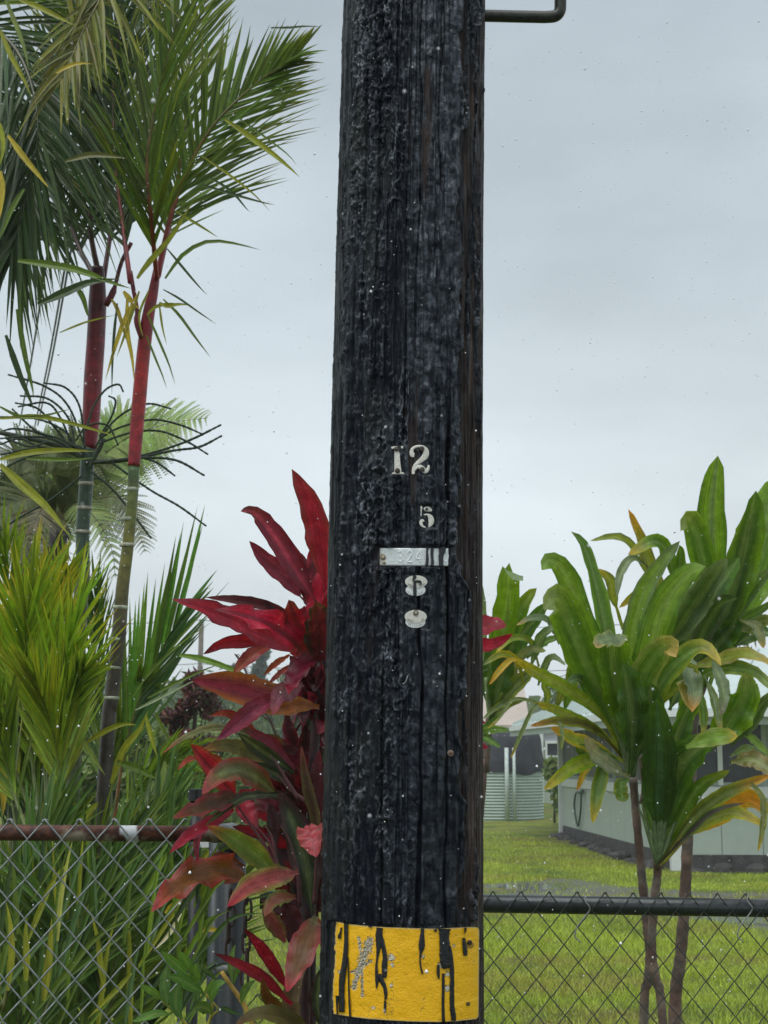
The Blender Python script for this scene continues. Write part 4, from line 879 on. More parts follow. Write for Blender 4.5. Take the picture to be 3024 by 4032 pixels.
# knuckles stand at xk + k*W: a '+' wire starts at its own +W/2
x_start = xk-Wl/2-3*Wl; x_end = at('F4', 905, 300, LY).x
fence_wires(lf, x_start, x_end, LY-0.022, zt_l, Wl, Hl, 32, 0.0020, (0.27, 0.30, 0.30), lean=0.0)
b = MB(); b.tube([(pl.x-0.7, LY, pl.z), (pr.x, LY, pr.z)], 0.0175, 16); rl = b.build('top_rail', M_RAIL, lf, True)
GPX = at('F4', 1165, 700, 3.62)
b = MB(); b.tube([(GPX.x, 3.62, -0.1), (GPX.x, 3.62, at('F4', 1165, 372, 3.62).z)], 0.031, 20, (0.042, 0.048, 0.05)); po = b.build('end_post', M_GALV, lf, True)
b = MB(); zt_ = at('F4', 1165, 372, 3.62).z; b.tube([(GPX.x, 3.62, zt_-0.03), (GPX.x, 3.62, zt_+0.004), (GPX.x, 3.62, zt_+0.022)], [0.034, 0.034, 0.012], 20, (0.13, 0.14, 0.14)); b.build('post_cap', M_GALV, po, True)
b = MB(); zz_ = pr.z; b.tube([(pr.x-0.01, LY, zz_), (GPX.x, 3.60, zz_)], 0.02, 12, (0.12, 0.12, 0.12)); b.build('rail_end', M_GALV, lf, True)
for zz_ in (0.3, 0.8, 1.12):
    b = MB(); b.tube([(GPX.x, 3.62, zz_), (GPX.x, 3.62, zz_+0.02)], 0.034, 20, (0.22, 0.23, 0.23)); b.build('tension_band', M_GALV, po, True)
b = MB(); bx_ = at('F4', 905, 600, LY).x; b.tube([(bx_, LY-0.024, 0.06), (bx_, LY-0.024, zt_l-0.03)], 0.0035, 6, (0.28, 0.3, 0.3))
p_l = at('F4', 985, 130, 3.9); b2_ = MB()
bp_ = thing('fence_post', 'short dark post with flat cap just left of the red ti stem', 'post', (p_l.x, 3.9, 0))
b2_.tube([(p_l.x, 3.9, -0.1), (p_l.x, 3.9, at('F4', 975, 195, 3.9).z)], 0.0145, 14, (0.025, 0.027, 0.027)); b2_.build('tube', M_GALV, bp_, True)
b2_ = MB(); zc = at('F4', 975, 128, 3.9).z; b2_.tube([(p_l.x, 3.9, at('F4', 975, 192, 3.9).z), (p_l.x, 3.9, zc-0.004)], 0.0205, 16, (0.03, 0.032, 0.035)); b2_.build('cap', M_BLKRAIL, bp_, False)
# gate behind: thin dark frame, mesh, white latch plate
gx = at('F4', 1082, 600, 3.75).x; gate = thing('chain_link_gate', 'chain link gate with thin grey frame, between the fence post and the black pole', 'gate', (gx, 3.75, 0))
gz = at('F4', 1082, 395, 3.75).z; b = MB(); b.tube([(gx, 3.75, 0.08), (gx, 3.75, gz)], 0.0165, 12, (0.05, 0.06, 0.062)); b.build('stile', M_GALV, gate, True)
b = MB(); gx2 = at('F4', 1900, 600, 3.75).x; b.tube([(gx, 3.75, gz-0.48), (gx2, 3.75, gz-0.48)], 0.009, 10, (0.18, 0.2, 0.2)); b.tube([(gx, 3.75, 0.1), (gx2, 3.75, 0.1)], 0.0165, 10, (0.18, 0.2, 0.2)); b.build('crossbar', M_GALV, gate, True)
fence_wires(gate, at('F4', 1235, 800, 3.78).x, gx2, 3.78, gz-0.36, Wl*0.8, Hl*0.8, 24, 0.0015, (0.07, 0.085, 0.075))
b = MB(); a = at('F4', 1005, 430, 3.7); c_ = at('F4', 1048, 355, 3.7); b.box((a.x, 3.7, a.z), (c_.x, 3.712, c_.z)); tag(b.build('latch_plate', M_WHITE, None), 'small white plastic tag by the gate latch, left of the red ti stem', 'tag')
# rusty chains
M_CHAIN = plain('rusty_chain', (0.05, 0.03, 0.027), 0.7, 0.2, 0.4, 120, 0.0005)
def link(c, L_, r_, w_, ax):
    pts = []
    for k in range(20):
        a = 2*math.pi*k/20; u = math.sin(a)*w_; v = math.copysign(abs(math.cos(a))**0.55, math.cos(a))*L_/2
        pts.append(c+Vector((u*ax, u*(1-ax), v)))
    b = MB(); b.tube(pts+[pts[0], pts[1]], r_, 7, cap=False); return b
for (x_, y0, y1, lb) in ((1157, 690, 985, 'rusty chain hanging on the grey fence post, left strand'), (1240, 660, 1130, 'rusty chain hanging beside the grey fence post, right strand')):
    p0 = at('F4', x_, y0, 3.55); p1 = at('F4', x_, y1, 3.55); ch = thing('chain', lb, 'chain', tuple(p1)); Lk = 0.046; n = int((p0.z-p1.z)/(Lk*0.78))+1
    for k in range(n):
        c = Vector((p0.x+0.003*math.sin(k*2.1), 3.55, p0.z-k*Lk*0.78)); link(c, Lk, 0.0031, 0.0088, 0.95 if k % 2 else 0.15).build('link', M_CHAIN, ch, True)
# right fence
RY = 4.3; q0 = at('F7', 60, 505, RY); q1 = at('F7', 1659, 522, RY+0.05)
rfn = thing('chain_link_fence', 'chain link fence with smooth dark top rail, right of the black pole', 'fence', (q0.x, RY, 0))
Wr = 151/1.413*pxm(RY); Hr = 183/1.413*pxm(RY)*0.995; zk = at('F7', 125, 407, RY).z-0.012; zsl = (at('F7', 1480, 420, RY).z-at('F7', 125, 407, RY).z)/(at('F7', 1480, 420, RY).x-at('F7', 125, 407, RY).x)
fence_wires(rfn, at('F7', 125, 407, RY).x-Wr/2-2*Wr, q1.x+0.35, RY-0.024, zk, Wr, Hr, 26, 0.00165, (0.05, 0.06, 0.052), zs=zsl)
b = MB(); s_ = (q1.z-q0.z)/(q1.x-q0.x); b.tube([(q0.x-0.6, RY, q0.z-0.6*s_), (q1.x+1.0, RY, q1.z+s_)], 0.0245, 18, (0.045, 0.05, 0.052)); b.build('top_rail', M_BLKRAIL, rfn, True)
b = MB(); b.tube([(q1.x+0.5, RY+0.02, -0.1), (q1.x+0.5, RY+0.02, q1.z)], 0.03, 16, (0.05, 0.055, 0.055)); b.build('post', M_BLKRAIL, rfn, True)
for x_ in (648, 1545):
    c = at('F7', x_, 505, RY); b = MB(); pts = [c+Vector((-0.004, -0.0265-0.002, 0.024)), c+Vector((-0.008, -0.030, 0.010)), c+Vector((0.004, -0.031, -0.006)), c+Vector((0.002, -0.027, -0.02)), c+Vector((-0.03, -0.028, -0.06)), c+Vector((-0.036, -0.028, -0.085)), c+Vector((-0.028, -0.028, -0.092)), c+Vector((-0.022, -0.028, -0.10))]
    b.tube(spline(pts, 26), 0.002, 6, (0.3, 0.31, 0.3)); b.build('wire_tie', M_GALV, rfn, True)

# ================================================================== TI PLANTS
def lf_(plant, fr, pts, Y0, Y1, wpx, col, edge=None, tip=None, **k):
    n = len(pts); P_ = []
    for i, (x, y) in enumerate(pts):
        t = i/(n-1); P_.append(at(fr, x, y, Y0+(Y1-Y0)*t + k.get('arch', 0)*math.sin(math.pi*t)))
    k.pop('arch', None); w = wpx/FR[fr][2]*pxm((Y0+Y1)/2)*(1.1 if fr == 'R5' else 0.96 if plant.name.startswith('red') else 0.92)
    return leaf(plant, P_, w, vary(col, 0.12), edge, tip, **k)
# reds (base colours)
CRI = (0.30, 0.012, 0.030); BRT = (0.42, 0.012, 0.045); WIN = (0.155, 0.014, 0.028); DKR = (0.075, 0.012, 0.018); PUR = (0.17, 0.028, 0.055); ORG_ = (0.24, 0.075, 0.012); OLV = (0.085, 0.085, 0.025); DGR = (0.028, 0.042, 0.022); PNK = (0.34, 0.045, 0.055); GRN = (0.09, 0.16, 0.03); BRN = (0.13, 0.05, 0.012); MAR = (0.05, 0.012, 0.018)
rb = at('R6', 1330, 1500, 3.42); red = thing('red_ti_plant', 'tall crimson leaved ti plant growing against the left side of the black pole', 'plant', (rb.x, 3.42, 0))
stems = [[(0.0, 3.44, -0.02), at('R8', 1500, 1450, 3.42), at('R6', 1420, 900, 3.42), at('R5', 1390, 2150, 3.42), at('R5', 1430, 1600, 3.42)], [(-0.30, 3.45, -0.02), at('R8', 1400, 1480, 3.45), at('R6', 1290, 1250, 3.45), at('R6', 1190, 700, 3.45)], [(-0.26, 3.40, -0.02), at('R8', 1450, 1500, 3.36), at('R6', 1360, 1300, 3.37), at('R8', 1480, 700, 3.36)]]
stems[0][0] = (rb.x+0.04, 3.44, -0.02); stems[1][0] = (rb.x-0.05, 3.45, -0.02); stems[2][0] = (rb.x, 3.40, -0.02)
for s_ in stems:
    C = spline(s_, 40); b = MB(); b.tube(C, [0.0135+0.0012*(k % 2)-0.004*k/40 for k in range(41)], 9, [vary((0.06, 0.045, 0.03) if k < 18 else (0.035, 0.012, 0.014), 0.25) for k in range(41)]); b.build('stem', M_STEM, red, True)
Y = 3.40
RL = [
 ('R5', [(1470,1050),(1440,760),(1370,420),(1205,95)], 3.42, 3.36, 200, CRI, (0.20,0.03,0.025), (0.22,0.03,0.03), dict(fold=0.3, wave=0.05, pet=0.08)),
 ('R5', [(1390,1150),(1240,900),(1060,620),(900,440),(800,430)], 3.40, 3.25, 185, PUR, WIN, (0.16,0.045,0.035), dict(fold=0.35, pet=0.06, mid=(0.45,0.06,0.12))),
 ('R5', [(1290,1130),(1150,960),(1000,830),(868,665)], 3.44, 3.38, 160, PUR, WIN, WIN, dict(fold=0.4, pet=0.06)),
 ('R5', [(1270,1300),(1060,1190),(800,1135),(525,1110)], 3.48, 3.45, 90, DKR, MAR, (0.12,0.02,0.03), dict(fold=0.5, roll=0.8, pet=0.06)),
 ('R5', [(1330,1570),(1020,1420),(650,1250),(258,1125)], 3.38, 3.18, 200, CRI, WIN, CRI, dict(fold=0.3, pet=0.06, wave=0.09)),
 ('R5', [(1430,1550),(1450,1250),(1490,950),(1560,820)], 3.46, 3.44, 260, BRT, CRI, BRT, dict(fold=0.3, pet=0.06)),
 ('R5', [(1330,1610),(1190,1440),(960,1300),(590,1205)], 3.33, 3.13, 235, BRT, CRI, WIN, dict(fold=0.3, pet=0.05, wave=0.14, mid=MAR)),
 ('R5', [(1370,1620),(1300,1450),(1230,1270),(1180,1130)], 3.34, 3.22, 250, CRI, WIN, (0.16,0.05,0.03), dict(fold=0.35, pet=0.05, wave=0.16, mid=MAR)),
 ('R5', [(1430,1620),(1420,1420),(1400,1250),(1390,1140)], 3.30, 3.18, 240, WIN, DGR, (0.08,0.05,0.02), dict(fold=0.45, pet=0.05, wave=0.14, mid=MAR)),
 ('R5', [(1480,1620),(1470,1400),(1480,1200),(1500,1050)], 3.34, 3.26, 170, CRI, WIN, WIN, dict(fold=0.5, pet=0.05)),
 ('R5', [(1150,1480),(900,1450),(660,1475),(505,1560)], 3.36, 3.26, 110, CRI, WIN, DKR, dict(fold=0.5, pet=0.05, roll=0.5)),
 ('R5', [(1090,1480),(960,1520),(830,1620),(735,1728)], 3.44, 3.36, 120, (0.22,0.03,0.012), WIN, ORG_, dict(fold=0.6, pet=0.08)),
 ('R5', [(1190,1570),(1090,1630),(985,1725)], 3.44, 3.42, 60, (0.24,0.05,0.015), None, ORG_, dict(fold=0.5, pet=0.08)),
 ('R5', [(1210,1640),(1120,1710),(1010,1810)], 3.42, 3.38, 56, (0.24,0.03,0.02), None, CRI, dict(fold=0.5, pet=0.08)),
 ('R5', [(1350,1960),(1020,1905),(700,1820),(412,1768)], 3.42, 3.22, 255, (0.17,0.02,0.03), (0.30,0.10,0.012), WIN, dict(fold=0.2, pet=0.07, wave=0.04, mid=(0.2,0.012,0.04))),
 ('R5', [(1420,1980),(1270,1960),(1150,1985),(960,2015)], 3.36, 3.3, 120, ORG_, (0.30,0.12,0.02), ORG_, dict(fold=0.2, pet=0.07)),
 ('R5', [(1390,1590),(1300,1650),(1230,1780),(1180,1880)], 3.30, 3.16, 200, (0.14,0.012,0.03), DKR, CRI, dict(fold=0.4, pet=0.04, wave=0.1)),
 ('R5', [(1290,1800),(1180,1850),(1090,1890),(1050,2045)], 3.28, 3.14, 150, (0.22,0.06,0.09), PUR, PNK, dict(fold=0.3, pet=0.04, roll=0.3)),
 ('R5', [(1120,1900),(960,1960),(790,2090),(610,2240)], 3.22, 3.06, 150, PUR, WIN, (0.2,0.03,0.08), dict(fold=0.45, pet=0.06)),
 ('R5', [(1400,1000),(1370,880),(1410,700),(1480,560)], 3.48, 3.5, 110, WIN, CRI, CRI, dict(fold=0.4, pet=0.06)),
 ('R5', [(1440,1150),(1370,980),(1300,850),(1250,740)], 3.5, 3.5, 130, DKR, (0.12,0.05,0.06), WIN, dict(fold=0.4, pet=0.06)),
 ('R5', [(1440,1300),(1400,1150),(1380,1000),(1420,800)], 3.47, 3.47, 200, WIN, DKR, MAR, dict(fold=0.5, pet=0.06)),
 ('R5', [(1350,1400),(1250,1330),(1130,1290),(960,1120)], 3.5, 3.46, 80, MAR, DGR, MAR, dict(fold=0.5, pet=0.06)),
 ('R6', [(960,180),(740,135),(500,185),(262,335)], 3.40, 3.2, 95, OLV, (0.20,0.19,0.07), (0.28,0.035,0.02), dict(fold=0.45, pet=0.05, roll=-0.4)),
 ('R6', [(1010,170),(870,70),(750,20),(640,40)], 3.42, 3.36, 90, (0.22,0.04,0.02), WIN, (0.25,0.05,0.02), dict(fold=0.4, pet=0.06)),
 ('R6', [(1290,440),(1110,260),(970,170),(870,120)], 3.36, 3.28, 100, PUR, WIN, OLV, dict(fold=0.4, pet=0.06)),
 ('R6', [(1280,470),(1100,350),(960,250),(855,170)], 3.34, 3.2, 125, DGR, (0.05,0.05,0.03), DGR, dict(fold=0.3, pet=0.06)),
 ('R6', [(1200,440),(960,320),(760,265),(555,305)], 3.38, 3.2, 130, OLV, (0.11,0.085,0.02), ORG_, dict(fold=0.3, pet=0.06)),
 ('R6', [(1250,560),(1130,480),(1020,440),(920,430)], 3.35, 3.25, 110, DGR, DGR, OLV, dict(fold=0.3, pet=0.06)),
 ('R6', [(840,660),(720,520),(600,390),(490,255)], 3.30, 3.16, 215, BRT, (0.17,0.05,0.02), (0.32,0.04,0.03), dict(fold=0.3, pet=0.04, wave=0.05, mid=DKR)),
 ('R6', [(560,360),(480,370),(390,450)], 3.3, 3.24, 60, (0.34,0.05,0.02), None, (0.3,0.03,0.03), dict(fold=0.3, pet=0.05)),
 ('R6', [(1160,660),(1010,520),(860,450),(700,500),(575,640)], 3.30, 3.04, 205, OLV, (0.22,0.035,0.03), PNK, dict(fold=0.25, pet=0.05, wave=0.08)),
 ('R6', [(900,640),(740,690),(560,755),(352,825)], 3.22, 3.0, 190, (0.075,0.035,0.015), WIN, (0.2,0.03,0.02), dict(fold=0.3, pet=0.05, wave=0.1)),
 ('R6', [(820,760),(700,830),(480,960),(328,1095)], 3.2, 3.02, 125, CRI, PUR, CRI, dict(fold=0.5, pet=0.05)),
 ('R6', [(640,860),(560,940),(530,1050),(548,1180)], 3.14, 3.08, 62, WIN, CRI, CRI, dict(fold=0.4, pet=0.05)),
 ('R6', [(1150,640),(980,650),(850,690),(600,880)], 3.26, 3.1, 90, DGR, (0.07,0.05,0.02), OLV, dict(fold=0.4, pet=0.05)),
 ('R6', [(980,600),(900,680),(930,800),(1010,910)], 3.34, 3.3, 180, CRI, WIN, DKR, dict(fold=0.4, pet=0.05)),
 ('R6', [(1180,1290),(1010,1130),(830,990),(608,878)], 3.22, 2.98, 185, GRN, (0.17,0.17,0.03), (0.28,0.07,0.04), dict(fold=0.35, pet=0.05, wave=0.06)),
 ('R6', [(940,1290),(700,1220),(430,1320),(185,1545)], 3.26, 2.98, 260, BRN, (0.26,0.035,0.03), (0.32,0.03,0.035), dict(fold=0.35, pet=0.05, wave=0.22)),
 ('R6', [(900,1200),(780,1130),(690,1110),(630,1170)], 3.3, 3.22, 70, (0.10,0.03,0.015), None, BRN, dict(fold=0.4, pet=0.05)),
 ('R6', [(1310,1240),(1150,1270),(950,1350),(772,1505)], 3.12, 2.94, 205, (0.25, 0.05, 0.05), (0.12, 0.15, 0.02), CRI, dict(fold=0.25, pet=0.04, wave=0.07)),
 ('R6', [(1420,1540),(1370,1180),(1270,850),(1160,610)], 3.34, 3.3, 260, DGR, MAR, (0.07,0.02,0.02), dict(fold=0.3, pet=0.05)),
 ('R6', [(1340,1400),(1240,1150),(1150,900),(1090,700)], 3.36, 3.36, 190, MAR, DGR, MAR, dict(fold=0.3, pet=0.05)),
 ('R6', [(1460,1100),(1450,820),(1390,560),(1340,265)], 3.22, 3.14, 120, (0.085,0.055,0.04), (0.13,0.11,0.05), (0.2,0.06,0.05), dict(fold=0.5, pet=0.1)),
 ('R6', [(1500,900),(1480,700),(1460,500),(1480,300)], 3.36, 3.36, 150, DKR, MAR, WIN, dict(fold=0.4, pet=0.05)),
 ('R6', [(1400,880),(1410,940),(1430,1010),(1456,1122)], 3.14, 3.08, 230, PNK, (0.30,0.06,0.05), PNK, dict(fold=0.2, pet=0.02, wave=0.12, shape=0.7)),
 ('R6', [(1290,1430),(1190,1430),(1110,1480),(1060,1580)], 3.2, 3.1, 130, (0.24,0.08,0.05), GRN, (0.3,0.1,0.06), dict(fold=0.3, pet=0.05, wave=0.1)),
 ('R8', [(1540,640),(1480,800),(1400,1020),(1306,1258)], 3.14, 2.98, 245, (0.12, 0.055, 0.02), (0.22, 0.03, 0.035), (0.30, 0.012, 0.03), dict(fold=0.3, pet=0.03, wave=0.06, pcol=OLV)),
 ('R8', [(1320,1240),(1180,1020),(1070,870),(950,738)], 3.2, 3.12, 130, CRI, WIN, DKR, dict(fold=0.45, pet=0.05)),
 ('R8', [(1340,1360),(1120,1150),(930,1040),(712,942)], 3.2, 3.04, 110, CRI, WIN, DKR, dict(fold=0.45, pet=0.05)),
 ('R8', [(1290,850),(1230,740),(1170,640),(1120,510)], 3.24, 3.2, 150, (0.22,0.06,0.06), OLV, (0.22,0.09,0.05), dict(fold=0.3, pet=0.05, wave=0.1)),
 ('R8', [(1350,900),(1360,730),(1320,600),(1270,500)], 3.28, 3.26, 190, MAR, DKR, MAR, dict(fold=0.3, pet=0.05)),
 ('R8', [(1340,1560),(1240,1400),(1140,1290),(1105,1140)], 3.14, 3.06, 130, BRN, OLV, BRN, dict(fold=0.5, pet=0.05)),
 ('R8', [(1500,1580),(1320,1480),(1080,1440),(880,1530)], 3.1, 3.0, 160, (0.11,0.09,0.03), OLV, BRN, dict(fold=0.4, pet=0.05)),
 ('R8', [(1600,900),(1590,780),(1570,700),(1560,640)], 3.2, 3.16, 120, (0.3,0.08,0.05), GRN, PNK, dict(fold=0.3, pet=0.05)),
 ('R8', [(1600,1560),(1560,1350),(1570,1200),(1590,1060)], 3.24, 3.22, 160, DGR, MAR, DGR, dict(fold=0.3, pet=0.05)),
 ('R8', [(1400,1580),(1340,1350),(1390,1150),(1480,1000)], 3.3, 3.3, 160, (0.09,0.06,0.03), (0.14,0.10,0.05), OLV, dict(fold=0.5, pet=0.05)),
 ('G', [(-260,800),(-60,740),(140,700),(304,712)], 3.42, 3.36, 235, (0.36,0.012,0.03), CRI, CRI, dict(fold=0.2, pet=0.05, wave=0.05, shape=1.25)),
 ('G', [(-260,900),(-60,900),(160,900),(372,792)], 3.38, 3.32, 150, BRT, CRI, BRT, dict(fold=0.2, pet=0.05)),
 ('G', [(-60,1700),(0,1690),(50,1720),(85,1730)], 3.42, 3.42, 60, CRI, None, CRI, dict(fold=0.2, pet=0.05)),
 ('G', [(-60,1990),(0,1960),(60,1980),(110,1990)], 3.42, 3.42, 90, CRI, None, CRI, dict(fold=0.2, pet=0.05)),
]
for fr, pts, y0, y1, w, c1, e1, t1, kw in RL: lf_(red, fr, pts, y0, y1, w, c1, e1, t1, mat=M_RED, **kw)
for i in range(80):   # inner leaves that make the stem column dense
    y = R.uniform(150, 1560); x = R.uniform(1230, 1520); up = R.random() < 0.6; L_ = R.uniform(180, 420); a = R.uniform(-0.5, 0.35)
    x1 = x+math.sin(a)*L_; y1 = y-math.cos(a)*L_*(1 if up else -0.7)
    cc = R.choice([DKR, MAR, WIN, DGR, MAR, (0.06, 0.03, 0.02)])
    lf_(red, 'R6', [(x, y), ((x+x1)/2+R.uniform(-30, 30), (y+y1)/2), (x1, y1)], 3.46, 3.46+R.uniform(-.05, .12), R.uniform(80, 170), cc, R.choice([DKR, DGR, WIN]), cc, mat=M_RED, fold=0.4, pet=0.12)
for i in range(30):
    x = R.uniform(1340, 1520); y = R.uniform(1600, 2250); a = R.uniform(-0.6, 0.3); L_ = R.uniform(220, 400); sg = 1 if R.random() < 0.65 else -0.8
    cc = R.choice([WIN, DKR, MAR, CRI, DKR]); lf_(red, 'R5', [(x, y), (x+math.sin(a)*L_*.5, y-L_*.5*sg), (x+math.sin(a)*L_*1.1, y-L_*sg)], 3.44, 3.40, R.uniform(80, 160), cc, DKR, cc, mat=M_RED, fold=0.4, pet=0.1)
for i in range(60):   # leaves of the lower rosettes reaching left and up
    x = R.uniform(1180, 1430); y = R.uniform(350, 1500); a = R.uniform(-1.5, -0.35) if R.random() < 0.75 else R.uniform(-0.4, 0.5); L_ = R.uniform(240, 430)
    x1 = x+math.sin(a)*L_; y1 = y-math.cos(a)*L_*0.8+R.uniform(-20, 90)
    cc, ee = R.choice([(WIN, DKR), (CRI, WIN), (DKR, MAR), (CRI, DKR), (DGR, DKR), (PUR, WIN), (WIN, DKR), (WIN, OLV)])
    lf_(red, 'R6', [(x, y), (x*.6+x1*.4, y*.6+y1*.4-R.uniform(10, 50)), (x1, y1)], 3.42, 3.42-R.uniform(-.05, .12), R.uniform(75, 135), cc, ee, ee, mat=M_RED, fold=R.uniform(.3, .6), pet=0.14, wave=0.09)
for pts in ([(1160,1240),(1050,1020),(900,800),(790,640)], [(1170,1240),(1110,1050),(1040,940),(980,880)], [(1150,1230),(1130,1060),(1110,960),(1060,880)], [(1320,680),(1230,540),(1160,420),(1100,330)], [(1380,700),(1250,600),(1150,480)], [(1330,1500),(1310,1250),(1250,1000),(1180,880)], [(1440,1480),(1450,1250),(1450,1100)]):
    b = MB(); C = spline([at('R6', x, y, 3.2) for x, y in pts], 12); b.tube(C, [0.0050*(1-0.85*(k/12)**1.5) for k in range(13)], 7, vary((0.075, 0.022, 0.024), 0.3)); b.build('petiole', M_STEM, red, True)
# thin dry flower stalks behind the leaves
for pts in ([(860,1750),(840,1690),(800,1620),(760,1560)], [(1010,2080),(900,1990),(760,1930),(640,1890)], [(1090,2230),(1040,2100),(980,2000)]):
    b = MB(); C = spline([at('R5', x, y, 3.5) for x, y in pts], 16); b.tube(C, 0.0016, 5, (0.09, 0.05, 0.05))
    for k in range(1, 16):
        for sg in (-1, 1): b.tube([C[k], C[k]+Vector((sg*0.006, 0, 0.004))], [0.0012, 0.0006], 4, (0.08, 0.045, 0.04))
    b.build('flower_stalk', M_STEM, red, True)

# green ti plants ---------------------------------------------------
BG = (0.135, 0.245, 0.012); MG = (0.062, 0.138, 0.011); DG = (0.032, 0.075, 0.012); YG = (0.19, 0.23, 0.02); YE = (0.42, 0.30, 0.02); OR = (0.50, 0.22, 0.02); GY = (0.12, 0.17, 0.08); ED = (0.20, 0.24, 0.06); BT = (0.40, 0.26, 0.07)
def stem(plant, pts, r0, r1, n=30, c1=(0.16, 0.12, 0.095), c2=(0.10, 0.06, 0.045)):
    C = spline(pts, n*2); b = MB(); b.tube(C, [(r0+(r1-r0)*k/(2*n))*(1+0.10*(k % 2)+0.05*math.sin(k*1.3)) for k in range(2*n+1)], 10, [vary(lerp3(c1, c2, 0.5+0.5*math.sin(k*0.9)), 0.3) for k in range(2*n+1)]); return b.build('stem', M_STEM, plant, True)
gY = 4.9
g1b = onground('F7', 975, 1500); 
gt = thing('green_ti_plant', 'green ti plant with big upright leaves, left one of the two crossing stems', 'plant', (at('F7', 962, 1176, gY).x, gY, 0))
stem(gt, [(at('F7', 955, 1176, gY).x-0.01, gY, -0.02), at('F7', 968, 1176, gY), at('F7', 990, 940, gY), at('F7', 1002, 800, gY), at('F7', 985, 620, gY), at('F7', 955, 330, gY), at('F6', 925, 850, gY), at('F6', 908, 650, gY)], 0.0150, 0.0125)
b = MB(); b.tube(spline([at('F6', 950, 800, gY-.02), at('F6', 965, 700, gY-.02), at('F6', 945, 520, gY-.02)], 8), [0.006]*9, 7, (0.13, 0.09, 0.07)); b.build('dry_leaf_base', M_STEM, gt, True)
